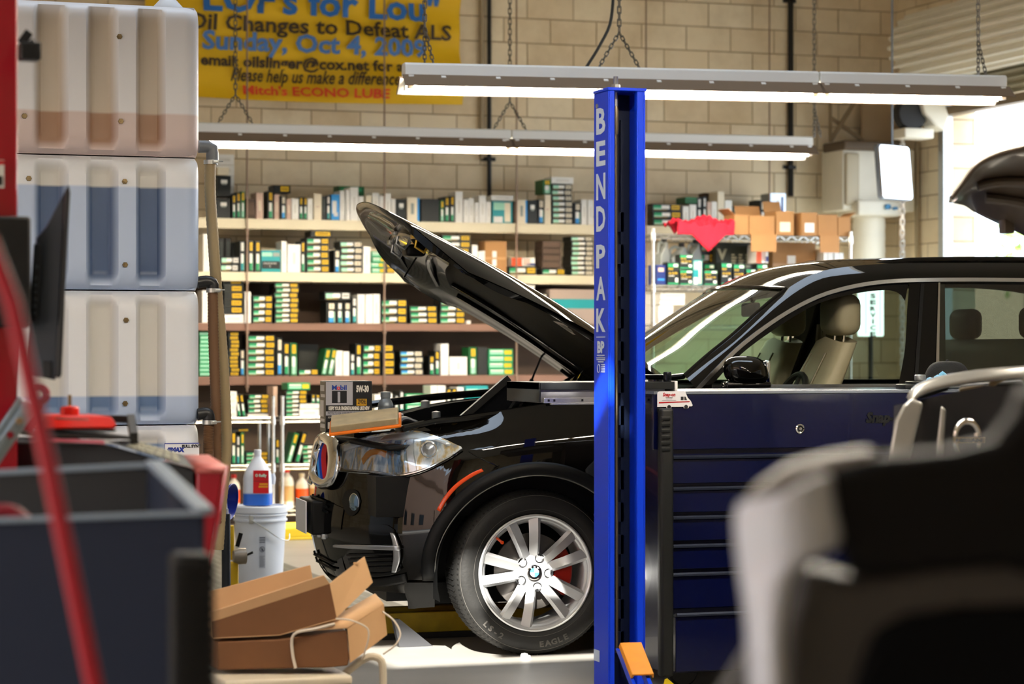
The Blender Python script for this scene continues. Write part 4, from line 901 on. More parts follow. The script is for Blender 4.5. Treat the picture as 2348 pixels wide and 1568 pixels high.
for yy, u0 in ((YC-.76, .03), (YC+.76, .97)):
    b = MB(); p = Vector(hood(u0, .30, -.02)); q = Vector((3.95, yy+.0, 1.06)); b.tube([q, q.lerp(p, .55)], .011, 8); b.tube([q.lerp(p, .5), p], .0055, 8); finish('gas_strut', b, blackpl, car)
    b = MB(); b.bar((4.30, yy, 1.08), hood(u0, .12, -.02), .02, .04); b.bar((4.42, yy, 1.10), hood(u0, .2, -.02), .02, .03); finish('hood_hinge', b, bayblk, car)

# greenhouse
def GY(z): return 10.245 + (z-1.19)*.40
def GP(px, py, off=0.):
    z = 1.4
    for _ in range(8): p = WY(px, py, GY(z)+off); z = p.z
    return (p.x, z)
def gpt(q, off=0.): return Vector((q[0], GY(q[1])+off, q[1]))
CH = [GP(*p) for p in ((1597,893),(1640,848),(1699,791),(1787,726),(1871,681),(1947,658),(2024,646),(2116,642),(2230,641),(2346,642))]
xe, ze = CH[-1]; CH += [(6.5, ze), (6.85, ze-.05), (7.12, ze-.18), (7.3, 1.27)]
RO = [GP(*p, .05) for p in ((1569,862),(1622,815),(1680,768),(1756,700),(1802,664),(1825,649),(1852,634),(1890,620),(1947,611),(2024,605),(2139,603),(2346,603))]
xr, zr_ = RO[-1]; RO += [(6.5, zr_-.002), (6.9, zr_-.02), (7.25, zr_-.07), (7.45, zr_-.2), (7.58, 1.3)]
b = MB(); n = 80; A2, B2 = poly_resample(CH, n), poly_resample(RO, n)
f = lambda u, v: gpt(A2[round(u*n)].lerp(B2[round(u*n)], v), .05*v - .012*math.sin(math.pi*v)); b.grid(f, n, 6); b.grid(lambda u, v: mirY(f(u, v)), n, 6)
finish('roof_side_rail', b, paint, car, smooth=60)
# shoulder between body side and glass
b = MB(); sA = [s_of_X(4.40+k*.1) for k in range(30)]
f = lambda u, v: (lambda s, X: skin(s, ztop(s)).lerp(Vector((X, GY(1.19)+.005, 1.205)), v))(sA[round(u*29)], plan_at(sA[round(u*29)])[0].x); b.grid(f, 29, 3); b.grid(lambda u, v: mirY(f(u, v)), 29, 3)
finish('shoulder', b, paint, car, smooth=60)
# chrome line round the side windows
chr_m = mat('satin_chrome', '#d8d6d0', .18, .95)
P = [gpt(q, -.008) for q in poly_resample(CH, 70)]
b = MB()
def ribbon(b, P, w, th):
    for mir in (0, 1):
        vs = []
        for i, p in enumerate(P):
            t = (P[min(i+1, len(P)-1)] - P[max(0, i-1)]).normalized(); up = t.cross(Vector((0,1,0))).normalized()
            if up.z < 0: up = -up
            vs += [p+up*w/2, p+up*w/2-Vector((0,th,0)), p-up*w/2-Vector((0,th,0)), p-up*w/2]
        if mir: vs = [mirY(v) for v in vs]
        b.add(vs, [(i*4+k, i*4+(k+1) % 4, i*4+4+(k+1) % 4, i*4+4+k) for i in range(len(P)-1) for k in range(4)])
ribbon(b, P, .018, .008); finish('window_chrome', b, chr_m, car, smooth=60)
b = MB(); ribbon(b, [Vector((x, GY(1.2)-.008, 1.196)) for x in (4.46, 5.0, 5.6, 6.2, 6.9, 7.28)], .022, .01); finish('belt_chrome', b, chr_m, car, smooth=60)
# black window surround, pillars, panes
WT = [GP(*p) for p in ((1628,888),(1700,812),(1790,746),(1870,699),(1945,676),(2030,665),(2062,672))]
b = MB(); loft(b, CH[:7]+[GP(2085,643)], WT+[GP(2076,690)], 40, 3, lambda q: gpt(q, .004), True)
loft(b, [GP(2085,643), GP(2080,700), GP(2074,800), (GP(2060,888)[0], 1.20)], [GP(2150,642), GP(2152,700), GP(2150,800), (GP(2146,888)[0], 1.20)], 14, 4, lambda q: gpt(q, -.004), True)
finish('window_surround', b, trimblk, car, smooth=60)
b = MB(); xb = GP(2146,888)[0]; xt = GP(2150,642)[0]
loft(b, [(xt, CH[9][1]-.0), (6.5, CH[9][1]), (6.85, CH[11][1]), (7.1, CH[12][1]), (7.26, 1.26)], [(xb, 1.2), (6.5, 1.2), (6.85, 1.2), (7.1, 1.2), (7.24, 1.2)], 24, 6, lambda q: gpt(q, .006), True)
finish('rear_side_window', b, dglass, car, smooth=60)
b = MB(); q0, q1 = GP(2150,648), GP(2154,648); loft(b, [q0, (xb-.005, 1.2)], [q1, (xb+.012, 1.2)], 4, 2, lambda q: gpt(q, -.010), True); finish('window_divider_chrome', b, chr_m, car)
b = MB(); loft(b, [GP(2110,650), GP(2094,888)], [GP(2118,650), GP(2102,888)], 8, 2, lambda q: gpt(q, -.0085), True); finish('door_gap', b, blackpl, car)
# far front door glass only (the near window is wound down)
b = MB(); A2, B2 = poly_resample(WT, 24), poly_resample([(WT[0][0], 1.2), (WT[3][0], 1.2), (GP(2056,888)[0], 1.2)], 24)
b.grid(lambda u, v: mirY(gpt(A2[round(u*24)].lerp(B2[round(u*24)], v), .01)), 24, 4); finish('front_side_window', b, sglass, car)
# roof and windscreen
k0 = RO[5]; RR = [q for q in RO if q[0] >= RO[4][0]-1e-6]; n = 60; R2 = poly_resample(RR, n)
def roof(u, v):
    q = R2[round(u*n)]; p = gpt(q, .05); c = 2*v-1; y = lerp(p.y, 2*YC-p.y, v); k = 1-c*c; edge = math.exp(-u*10)
    return (q[0] - .09*k*edge, y, q[1] + .045*k*(1-.5*edge))
b = MB(); b.grid(roof, n, 20); finish('roof', b, paint, car, smooth=60)
b = MB(); loft(b, [(5.15, 1.72), (5.6, 1.78), (7.0, 1.765), (7.3, 1.70)], [(5.15, 1.722), (5.6, 1.80), (7.0, 1.785), (7.3, 1.705)], 20, 3, lambda q: Vector((q[0], GY(q[1])+.12, q[1]+.012)), True); finish('roof_rail', b, trimblk, car, solid=.02)
WE = poly_resample([q for q in RO[:5]], 20)
def wind(u, v):
    q = WE[round(u*20)]; p = gpt(q, .055); c = 2*v-1; k = 1-c*c
    return (q[0] - .09*k - .24*k*(1-u), lerp(p.y, 2*YC-p.y, v), q[1] + .022*k*u - .05*k*(1-u))
b = MB(); b.grid(wind, 20, 20); finish('windscreen', b, wglass, car, smooth=60)
b = MB(); P = [wind(1, k/20) for k in range(21)]; b.tube([(p[0], p[1], p[2]+.002) for p in P], .012, 8); P = [wind(0, k/20) for k in range(21)]; b.tube(P, .014, 8)
for e in (0, 1): b.tube([Vector(wind(k/20, e)) for k in range(21)], .010, 8)
finish('windscreen_seal', b, trimblk, car)
b = MB(); b.box(4.05, YC-.72, 1.02, 4.45, YC+.72, 1.08); b.prism([(4.0,1.08),(4.4,1.12),(4.45,1.2),(4.40,1.2),(3.98,1.1)], lambda u, v, y: (u, y, v), YC-.8, YC+.8); finish('cowl', b, blackpl, car)
for y0 in (YC-.55, YC+.1):
    b = MB(); b.tube([(4.2, y0, 1.13), (4.34, y0+.3, 1.18), (4.40, y0+.6, 1.21)], .008, 6); finish('wiper', b, blackpl, car)
# rear hatch glass
b = MB(); zt_, zb2 = 1.66, 1.22
b.grid(lambda u, v: (lerp(7.46, 7.60, u)+.05*(1-(2*v-1)**2), lerp(YC-.72+.06*(1-u), YC+.72-.06*(1-u), v), lerp(zt_, zb2, u)), 6, 10); finish('rear_window', b, dglass, car)
# door mirror
mc = WY(1716, 856, Y0-.06)
b = MB(); wM, hM = .105, .075
def mshape(u, v):
    a = 2*math.pi*u; e = .72
    cx = math.copysign(abs(math.cos(a))**e, math.cos(a)); cz = math.copysign(abs(math.sin(a))**e, math.sin(a))
    k = math.cos(v*math.pi/2)**.45 if v < 1 else 0
    top = 1.0 if cz > 0 else .72
    return (mc.x + cx*wM*k - .012*cz, mc.y - .0 + .10*(v)*-1 + .04, mc.z + cz*hM*k*top + .004)
b.grid(mshape, 36, 10); finish('mirror_cap', b, paint, car, smooth=70)
b = MB(); b.rbox(mc.x-.105, mc.y-.005, mc.z-.072, mc.x+.112, mc.y+.09, mc.z-.035, .015); b.rbox(mc.x-.03, mc.y+.05, mc.z-.075, mc.x+.05, mc.y+.30, mc.z-.045, .012); finish('mirror_base', b, trimblk, car)
b = MB(); b.rbox(mc.x+.085, mc.y-.0, mc.z-.06, mc.x+.108, mc.y+.12, mc.z+.06, .01); finish('mirror_glass', b, mat('mirror', '#dfe6ea', .03, 1.0), car)
# cabin: seats, dashboard, wheel, trim
hide = mat('seat_leather', '#a8a184', .5, var=.08, scale=8); hide2 = mat('seat_piping', '#7d775f', .5); cab = mat('cabin_dark', '#1a1a17', .6); headl = mat('headliner', '#7a705c', .8)
def seat(x, y, name='seat'):
    b = MB(); b.rbox(x-.28, y-.26, .72, x+.28, y+.26, .92, .06); finish('seat_cushion', b, hide, car, smooth=60)
    b = MB()
    def back(u, v):
        a = 2*math.pi*u; e = .55; cx = math.copysign(abs(math.cos(a))**e, math.cos(a)); cy = math.copysign(abs(math.sin(a))**e, math.sin(a))
        w = lerp(.255, .19, v**1.5); d = lerp(.085, .055, v); return (x+.17 + .26*v + cx*d, y + cy*w, .88 + .52*v + (.03*(1-abs(cy)) if v > .9 else 0))
    b.grid(back, 36, 14); b.add([back(k/36, 1) for k in range(36)], [tuple(range(36))]); finish('seat_back', b, hide, car, smooth=60)
    b = MB(); b.rbox(x+.385, y-.145, 1.435, x+.515, y+.145, 1.635, .055, 4); finish('headrest', b, hide, car, smooth=70)
    b = MB(); [b.tube([(x+.44, y+d, 1.36), (x+.45, y+d, 1.47)], .008, 8) for d in (-.06, .06)]; finish('headrest_post', b, chrome, car)
    b = MB()
    for d in (-.12, .12): b.tube([(x+.17+.26*v-.075+.01*v, y+d*(1-.2*v), .9+.5*v) for v in (.05,.3,.6,.9)], .005, 6)
    finish('seat_seam', b, hide2, car)
sx = WY(1930, 760, YC-.42).x - .45
seat(sx, YC-.40); seat(sx+.02, YC+.40)
b = MB(); b.rbox(sx+.95, YC-.68, .72, sx+1.4, YC+.68, .92, .06); b.rbox(sx+1.32, YC-.68, .88, sx+1.52, YC+.68, 1.42, .07); [b.rbox(sx+1.42, YC+d-.13, 1.42, sx+1.52, YC+d+.13, 1.58, .045) for d in (-.42, .42)]; finish('rear_bench', b, hide, car, smooth=60)
b = MB(); b.rbox(4.45, YC-.74, .85, 4.85, YC+.74, 1.17, .06); b.rbox(4.75, YC-.12, .6, 5.6, YC+.12, .9, .03); finish('dashboard', b, cab, car)
b = MB(); mm = Matrix.Translation((4.98, YC-.40, 1.08)) @ Matrix.Rotation(R(-65), 4, 'Y'); b.M = mm
ring = [(math.cos(a)*.185, math.sin(a)*.185, 0) for a in [2*math.pi*k/32 for k in range(33)]]; b.tube(ring, .016, 8, caps=False); b.rbox(-.07, -.07, -.03, .07, .07, .02, .02); [b.bar((0,0,0), (math.cos(a)*.18, math.sin(a)*.18, 0), .03, .012) for a in (0, math.pi, -math.pi/2)]; b.M = None
finish('steering_wheel', b, cab, car)
b = MB(); b.box(XW+RA+.05, Y0+.13, .32, XW2-RA, 2*YC-Y0-.13, .6); finish('cabin_floor', b, cab, car)
for sgn in (0, 1):
    b = MB(); y = 10.335 if not sgn else 2*YC-10.335
    b.bar((5.60, y+.02*(1 if not sgn else -1), 1.15), (5.66, y+.17*(1 if not sgn else -1), 1.68), .10, .05, (0,1,0)); finish('pillar_trim', b, hide2, car)
    b = MB(); dd = 1 if not sgn else -1
    b.box(4.55, min(Y0+.10, Y0+.14) if not sgn else 2*YC-Y0-.16, .5, 6.3, Y0+.16 if not sgn else 2*YC-Y0-.10, 1.185); finish('door_card', b, cab, car)
    b = MB(); b.tube([(5.58, y+.05*dd, 1.5), (5.55, y+.06*dd, 1.2), (5.5, y+.04*dd, .9)], .016, 6); finish('seat_belt', b, hide2, car)
b = MB(); b.grid(lambda u, v: (lambda p: (p[0], lerp(YC, p[1], .93), p[2]-.03))(roof(.02+u*.9, v)), 20, 10); finish('headliner', b, headl, car)
b = MB(); b.rbox(4.93, YC-.11, 1.53, 4.96, YC+.11, 1.60, .012); b.tube([(4.95, YC, 1.6), (5.0, YC, 1.67)], .01, 6); finish('rear_view_mirror', b, cab, car)

# wheels
def wheel(cx, near=True, detail=True):
    y = Y0+.035 if near else 2*YC-Y0-.035; s = 1 if near else -1
    F = lambda vs: [(cx+v[0], y + s*v[1], .37+v[2]) for v in vs]
    def fin(name, b, m, par, **k): b.v = F(b.v); return finish(name, b, m, par, **k)
    b = MB(); b.m(0).lathe([(.255,.02),(.268,.004),(.29,-.002),(.315,-.006),(.338,.0),(.352,.010),(.362,.024),(.3685,.045),(.3705,.09),(.3705,.17),(.3685,.21),(.362,.232),(.345,.25),(.30,.262),(.255,.25)], 96, axis='y')
    ty = fin('tyre', b, tyre_m, car, smooth=50)
    if not detail: 
        b = MB(); b.lathe([(0,.05),(.12,.04),(.24,.02),(.258,.008),(.258,.03),(.24,.2)], 48, axis='y'); fin('wheel_rim', b, rimm, car); return
    b = MB()
    for k in range(96):
        a = 2*math.pi*k/96; ca, sa = math.cos(a), math.sin(a)
        b.add([(ca*r - sa*w, yy, sa*r + ca*w) for r, yy in ((.3535,.0085),(.3722,.05)) for w in (-.0035,.0035)], [(0,1,3,2)])
        b.add([(ca*.3725 - sa*w, yy, sa*.3725 + ca*w) for yy in (.05,.20) for w in (-.0025,.0025)], [(0,1,3,2)])
    for yy in (.085,.125,.165): b.lathe([(.3722,yy-.005),(.3722,yy+.005)], 96, axis='y')
    fin('tyre_tread', b, mat('tread_groove', '#0a0a09', .7), ty)
    b = MB()
    for body, a0, w in (('EAGLE', -75, .024), ('LS-2', -128, .022)):
        n = len(body)
        for i, chx in enumerate(body):
            a = R(a0 + (i-(n-1)/2)*5.2); ca, sa = math.cos(a), math.sin(a)
            if a0 < 0: b.text(chx, .034, lambda u, v, t: (ca*(.318 - v + .012) - sa*u*1.15*1, -.0075, sa*(.318 - v + .012) + ca*u*1.15), bold=.0015)
            else: a = R(a0 - (i-(n-1)/2)*4); ca, sa = math.cos(a), math.sin(a); b.text(chx, .026, lambda u, v, t: (ca*(.31+v) + sa*u, -.0075, sa*(.31+v) - ca*u), bold=.001)
    b.lathe([(.345,.0035),(.347,.0035)], 96, axis='y'); b.lathe([(.283,-.0035),(.2845,-.0035)], 96, axis='y')
    fin('tyre_lettering', b, mat('tyre_lettering', '#55534f', .5), ty)
    # rim barrel and lip
    b = MB(); b.lathe([(.262,.006),(.262,-.002),(.256,-.006),(.248,-.002),(.243,.012),(.236,.02),(.226,.03),(.222,.2),(.235,.22)], 72, axis='y'); rim = fin('wheel_rim', b, rimm, car, smooth=50)
    b = MB()
    for pa in (103.5, 31.5, -40.5, -112.5, 175.5):
        for sg in (-1, 1):
            a = R(pa + sg*13.0); h = R(pa + sg*17.0); tip = Vector((math.cos(a)*.249, 0, math.sin(a)*.249)); hub = Vector((math.cos(h)*.060, 0, math.sin(h)*.060))
            ax = (tip-hub).normalized(); pr = Vector((-ax.z, 0, ax.x)); vs = []; N = 8
            for k in range(N+1):
                t = k/N; c = hub.lerp(tip, t); w = lerp(.024, .0285, t); zf = lerp(.042, .004, t**.8) - .012*math.sin(math.pi*t); dp = lerp(.045, .028, t)
                ridge = c + pr*sg*w*.45
                vs += [c - pr*w*.95 + Vector((0, zf+.012, 0)), ridge + Vector((0, zf-.002, 0)), c + pr*w*.95 + Vector((0, zf+.016, 0)), c + pr*w*.7 + Vector((0, zf+dp, 0)), c - pr*w*.7 + Vector((0, zf+dp, 0))]
                if sg < 0: pass
            b.add(vs, [(i*5+k, i*5+(k+1) % 5, i*5+5+(k+1) % 5, i*5+5+k) for i in range(N) for k in range(5)] + [(0,1,2,3,4), tuple(N*5+k for k in (4,3,2,1,0))])
    fin('wheel_spoke', b, rimm, rim, smooth=25)
    b = MB(); b.lathe([(0,.032),(.034,.032),(.036,.036),(.072,.040),(.086,.052),(.084,.09),(0,.09)], 48, axis='y'); fin('wheel_hub', b, rimm, rim, smooth=50)
    for k in range(5):
        b = MB(); a = R(67.5-72*k); b.lathe([(.021,.030),(.0175,.031),(.016,.042),(0,.043)], 20, (math.cos(a)*.068, .004, math.sin(a)*.068), 'y'); fin('lug_hole', b, mat('lug_dark', '#2b2c2e', .35, .6), rim)
    b = MB(); b.m(0).lathe([(.0345,.034),(.0345,.026),(.030,.0235)], 40, axis='y'); b.m(1).lathe([(.030,.0235),(.0205,.023)], 40, axis='y')
    for q in range(4): b.m(2 if q % 2 else 3).lathe([(.0205,.0228),(0,.0222)], 12, axis='y', a0=q*math.pi/2, a1=(q+1)*math.pi/2)
    b.m(3)
    for chx, a in (('B', 128), ('M', 90), ('W', 52)):
        a = R(a); ca, sa = math.cos(a), math.sin(a); b.text(chx, .0095, lambda u, v, t: (ca*(.0222+v)+sa*u, .0225, sa*(.0222+v)-ca*u), bold=.0004)
    fin('centre_cap', b, [chrome, trimblk, mat('roundel_blue', '#4a9ad8', .3), mat('roundel_white', '#f0f2f4', .3)], rim)
    b = MB(); b.lathe([(.06,.085),(.172,.085),(.172,.105),(.06,.105)], 48, axis='y', close=True); fin('brake_disc', b, discm, car)
    b = MB(); cal = [(math.cos(R(a))*r, math.sin(R(a))*r) for r, aa in ((.185, range(-38, 39, 8)), (.10, range(38, -39, -8))) for a in aa]
    b.prism(cal, lambda u, v, yy: (u, yy, v), .055, .125); fin('brake_caliper', b, mat('caliper_red', '#c02a1c', .35), car, bevel=.008)
    b = MB(); a = R(138); b.tube([(math.cos(a)*.235, .02, math.sin(a)*.235), (math.cos(a)*.21, .005, math.sin(a)*.21)], .006, 8); b.lathe([(0,-.006),(.008,-.004),(.008,.008),(0,.01)], 12, (math.cos(a)*.207, .003, math.sin(a)*.207), 'y'); fin('tyre_valve', b, amber, rim)
    b = MB(); b.lathe([(0,.12),(.3,.12),(.3,.14),(0,.14)], 40, axis='y'); fin('wheel_well_shadow_plate', b, bayblk, car) if False else None
wheel(XW); wheel(XW, False, False); wheel(XW2, True, False); wheel(XW2, False, False)
bpy.context.view_layer.update()

# things resting on the front of the car
S = Matrix.Translation
bx0 = WY(743, 985, YC-.42); Wb = .215
t = thing('oil_carton', 'black and silver motor oil carton standing on the front of the black car', 'box', (bx0.x+.1, YC-.3, bx0.z))
MBX, MBZ, MBY = bx0.x+.005, bx0.z-.012, YC-.44; Hb = .235; YD = .17
b = MB(); b.box(MBX, MBY, MBZ, MBX+Wb, MBY+YD, MBZ+Hb); finish('carton_body', b, mat('oil_black', '#16181c', .35), t, bevel=.004)
lp = lambda u, v, w=0: (MBX+u*Wb, MBY-.0015-w, MBZ+v*Hb)
def rect(b, u0, v0, u1, v1, w=0): b.quad(lp(u0,v0,w), lp(u1,v0,w), lp(u1,v1,w), lp(u0,v1,w))
b = MB(); b.m(0); rect(b, 0, .53, .58, .985); rect(b, 0, .33, 1, .41); b.m(1); rect(b, .13, .57, .45, .81, .001); b.m(2); rect(b, .66, .52, .88, .65, .001)
b.m(3); b.text('M', .030, lambda u, v, t: lp(.182+u/Wb, .83+v/Hb, .002), bold=.001, width=.023); b.text('bil', .030, lambda u, v, t: lp(.378+u/Wb, .83+v/Hb, .002), bold=.001, width=.030)
b.m(4); b.text('o', .030, lambda u, v, t: lp(.272+u/Wb, .83+v/Hb, .002), bold=.001, width=.017); b.m(0); b.text('1', .068, lambda u, v, t: lp(.28+u/Wb, .587+v/Hb, .002), bold=.0012, width=.012)
b.m(5); b.text('5W-30', .036, lambda u, v, t: lp(.79+u/Wb, .79+v/Hb*1.1, .002), width=.058, bold=.002); b.text('KEEPS YOUR ENGINE RUNNING LIKE NEW', .02, lambda u, v, t: lp(.5+u/Wb, .435+v/Hb*1.15, .002), width=.19, bold=.001)
b.m(1); b.text('PROTECTS FOR 10,000 MILES - GUARANTEED*', .016, lambda u, v, t: lp(.46+u/Wb, .35+v/Hb, .002), width=.18); b.text('TRIPLE', .015, lambda u, v, t: lp(.77+u/Wb, .595+v/Hb, .002), width=.038, bold=.0006); b.text('ACTION', .015, lambda u, v, t: lp(.77+u/Wb, .545+v/Hb, .002), width=.038, bold=.0006)
b.m(5); b.text('ADVANCED FULL SYNTHETIC', .012, lambda u, v, t: lp(.22+u/Wb, .275+v/Hb, .002), width=.075); b.text('Part No.', .012, lambda u, v, t: lp(.8+u/Wb, .25+v/Hb, .002), width=.03); b.text('ZERO WASTE', .013, lambda u, v, t: lp(.27+u/Wb, .13+v/Hb, .002), width=.05); rect(b, .04, .07, .13, .2, .001)
rect(b, .5, .02, .9, .21, .001); b.m(1)
for k in range(18): rect(b, .53+k*.019, .05, .53+k*.019+(.006 if k % 3 else .011), .2, .002)
b.m(0); xl = lambda a, v: (MBX-.0015, MBY+(1-a)*YD, MBZ+v*Hb)
for a0, v0, a1, v1 in ((.1,.08,.9,.16),(.15,.2,.85,.26),(.1,.3,.7,.62),(.2,.68,.9,.74),(.1,.8,.8,.92)): b.quad(xl(a0,v0), xl(a1,v0), xl(a1,v1), xl(a0,v1))
finish('printed_panel', b, [mat('oil_silver', '#b9bac4', .3, .3), mat('oil_ink', '#0c0f16', .4), mat('oil_gold', '#d9a516', .4), mat('oil_blue', '#1a3f9a', .4), mat('oil_red', '#d62a3c', .4), WHT], t, smooth=0)
q = WY(884, 960, YC-.30)
t = thing('oil_bottle', 'silver grey ribbed plastic bottle standing beside the motor oil carton', 'bottle', (q.x, q.y, q.z)); zb_ = q.z - .02
b = MB(); pr = [(0,0),(.034,0),(.036,.006)] + [(.036 + (.0012 if k % 2 else -.0012), .012+.005*k) for k in range(14)] + [(.036,.086),(.030,.103),(.0225,.112),(.0225,.12)]; b.lathe([(r*.98, h) for r, h in pr], 28, (q.x, q.y, zb_)); finish('body', b, mat('bottle_silver', '#8d97a0', .35, .3), t)
b = MB(); b.lathe([(.0225,.12),(.024,.121),(.024,.145),(0,.147)], 24, (q.x, q.y, zb_)); finish('cap', b, mat('bottle_cap_grey', '#7d868e', .4), t)
# air filter, orange rim with cream pleats
A = WY(757, 998, YC-.65); Bp = WY(918, 978, YC-.72); v0 = (Bp-A); L = v0.length; v0.normalize(); v1 = Vector((-.10, .30, .055)); v1 = (v1 - v0*v1.dot(v0)); Wd = .19; v1.normalize(); v2 = v0.cross(v1)
t = thing('air_filter', 'dusty cream engine air filter with an orange rim lying above the headlight', 'filter', A)
mm = Matrix(((v0.x, v1.x, v2.x, A.x), (v0.y, v1.y, v2.y, A.y), (v0.z, v1.z, v2.z, A.z), (0,0,0,1)))
b = MB(); b.M = mm; b.rbox(-.005, -.005, -.004, L+.005, Wd, .011, .005); finish('rim', b, mat('filter_orange', '#f07a12', .45), t)
b = MB(); b.M = mm; n = 46
b.rbox(.006, .005, .010, L-.006, Wd-.012, .040, .004)
for k in range(60): u = .012 + (L-.026)*k/59; b.box(u-.0011, .0015, .012, u+.0011, .006, .037); finish('pleats', b, mat('filter_cream', '#e6d6b0', .85, var=.25, scale=18), t, smooth=0)

# turn the car and what lies on it to its angle
for o in [q for q in sc.objects if q.parent is None and q.get('_w') and q.name.split('.')[0] in ('sport_utility_vehicle', 'oil_carton', 'oil_bottle', 'air_filter')]:
    o.location = CRM @ Vector(o.location); o.rotation_euler.z = CAR_A
W, WY, PX, finish = _W, _WY, _PX, _finish
# ------------------------------------------------------------------ blue four-post lift column
blue = mat('lift_blue', '#0a38d0', .35, spec=.3); navy = mat('lift_inner', '#0c1830', .45); white_l = mat('decal_white', '#c4d4ee', .4); steel = mat('bolt_steel', '#a8aaac', .3, .9)
PY_ = 8.60; pl = WY(1395, 800, PY_).x; pr_ = WY(1480, 800, PY_).x; PD = .155; ptop = WY(1400, 207, PY_).z
t = thing('lift_post', 'tall blue vehicle lift post with white vertical lettering standing in front of the car', 'lift post', ((pl+pr_)/2, PY_+PD/2, 0))
b = MB(); w = .006
b.box(pl, PY_, 0, pl+w, PY_+PD, ptop); b.box(pr_-w, PY_, 0, pr_, PY_+PD, ptop); b.box(pl+w, PY_+PD-w, 0, pr_-w, PY_+PD, ptop)
b.box(pl+w, PY_, 0, pl+.026, PY_+w, ptop); b.box(pr_-.034, PY_, 0, pr_-w, PY_+w, ptop); b.box(pl+.02, PY_+w, 0, pl+.026, PY_+.03, ptop); b.box(pr_-.034, PY_+w, 0, pr_-.028, PY_+.03, ptop)
finish('column', b, blue, t, bevel=.0025)
b = MB(); b.box(pl-.004, PY_-.004, ptop, pr_+.004, PY_+PD+.004, ptop+.012); finish('top_plate', b, blue, t, bevel=.002)
xm = lerp(pl, pr_, .38); ym = PY_+.07
b = MB(); b.tube([(xm, ym, ptop-.06), (xm, ym, ptop+.062)], .0085, 10); b.lathe([(0,ptop+.012),(.018,ptop+.012),(.018,ptop+.03),(0,ptop+.03)], 6, (xm, ym, 0))
for k in range(12): b.lathe([(.0085, ptop+.03+k*.0027),(.0098, ptop+.0313+k*.0027),(.0085, ptop+.0326+k*.0027)], 10, (xm, ym, 0))
finish('threaded_stud', b, steel, t)
b = MB(); b.lathe([(0,ptop-.16),(.009,ptop-.16),(.011,ptop-.15),(.011,ptop-.07),(.008,ptop-.05)], 12, (xm, ym, 0)); b.tube([(xm, ym, ptop-.16), (xm+.004, ym, .2)], .0058, 8); finish('lift_cable', b, mat('cable_steel', '#6d6350', .4, .7), t)
b = MB(); x0, x1 = pl+.03, pr_-.04; yl = PY_+PD-.03
b.box(x0, yl, .1, x0+.012, yl+.012, ptop-.1); b.box(x1-.012, yl, .1, x1, yl+.012, ptop-.1)
z = .2
while z < ptop-.5: b.box(x0, yl, z, x1, yl+.008, z+.075); z += .125
finish('latch_ladder', b, navy, t)
b = MB(); b.box(pl+w+.001, PY_+PD-w-.002, 0, pr_-w-.001, PY_+PD-w-.0005, ptop-.001); finish('inner_back', b, navy, t)
b = MB(); b.m(0); xf = pl-.0012
for chx, py in zip('BENDPAK', (274, 349, 425, 499, 586, 660, 733)):
    zc = W(1380, py, 9.25).z; hh = {'B':57,'E':54,'N':57,'D':55,'P':51,'A':51,'K':51}[chx]*9.25/FPX
    b.text(chx, hh/.70, lambda u, v, tt: (xf, PY_+PD/2-u, zc-hh/2+v), bold=hh*.045, width=.098)
zc = W(1380, 795, 9.25).z; b.box(xf-.0003, PY_+.03, zc+.036, xf, PY_+.125, zc+.039); b.box(xf-.0003, PY_+.03, zc-.044, xf, PY_+.125, zc-.041); b.text('BP', .06, lambda u, v, tt: (xf, PY_+PD/2-u, zc-.022+v), bold=.003, width=.075)
for k, wd in enumerate((.08,.05,.09,.06)):
    zz = W(1380, 814+k*5, 9.25).z; b.box(xf-.0003, PY_+PD/2-wd/2, zz-.003, xf, PY_+PD/2+wd/2, zz+.001)
zz = W(1380, 845, 9.25).z; ring = [(xf, PY_+.10+.013*math.cos(a), zz+.016*math.sin(a)) for a in [2*math.pi*k/20 for k in range(21)]]; b.tube(ring, .0018, 4, caps=False)
for k in range(5): b.box(xf-.0003, PY_+.035, zz+.014-k*.007, xf, PY_+.075, zz+.017-k*.007)
zz = W(1380, 1508, 9.25).z; b.box(xf-.0003, PY_+.09, zz-.024, xf, PY_+.152, zz+.02)
finish('lettering', b, white_l, t, smooth=0)
b = MB(); b.lathe([(0,-.006),(.009,-.004),(.009,0)], 12, (0,0,0), 'x'); b.v = [(pl+v[0], PY_+.115+v[1], ptop-.05+v[2]) for v in b.v]; finish('bolt', b, steel, t)
b = MB(); b.box(pl-.06, PY_-.08, 0, pr_+.08, PY_+PD+.06, .014); finish('base_plate', b, blue, t, bevel=.003)
# orange chock ramp hanging at the foot of the post
oA, oB = W(1418, 1483, 9.02), W(1446, 1556, 8.86)
t = thing('approach_ramp', 'orange folded steel plate on blue brackets leaning at the foot of the blue lift post', 'ramp', (oB.x, oB.y, 0))
ax = (oB-oA).normalized(); sd = Vector((1, -.1, 0)); sd = (sd - ax*sd.dot(ax)).normalized(); nn = -sd.cross(ax)
b = MB()
def op_(a, s_, n_): return oA + ax*a + sd*s_ + nn*n_
Lr = (oB-oA).length; sec = [(0,0),(.008,0),(.012,.012),(.078,.012),(.082,0),(.088,0),(.086,.02),(.004,.02)]
b.prism(sec, lambda u, v, a: op_(a, u, v), 0, Lr); finish('ramp_plate', b, mat('ramp_orange', '#d98a12', .4, var=.1, scale=30), t, bevel=.002)
b = MB(); b.prism([(-.03,-.01),(.03,.02),(Lr+.3,.02),(Lr+.3,-.01)], lambda u, v, s_: op_(u, s_, v-.02), .0, .012); b.prism([(-.04,-.01),(.02,.02),(Lr+.3,.02),(Lr+.3,-.01)], lambda u, v, s_: op_(u, s_, v-.02), .06, .075); finish('ramp_bracket', b, blue, t)

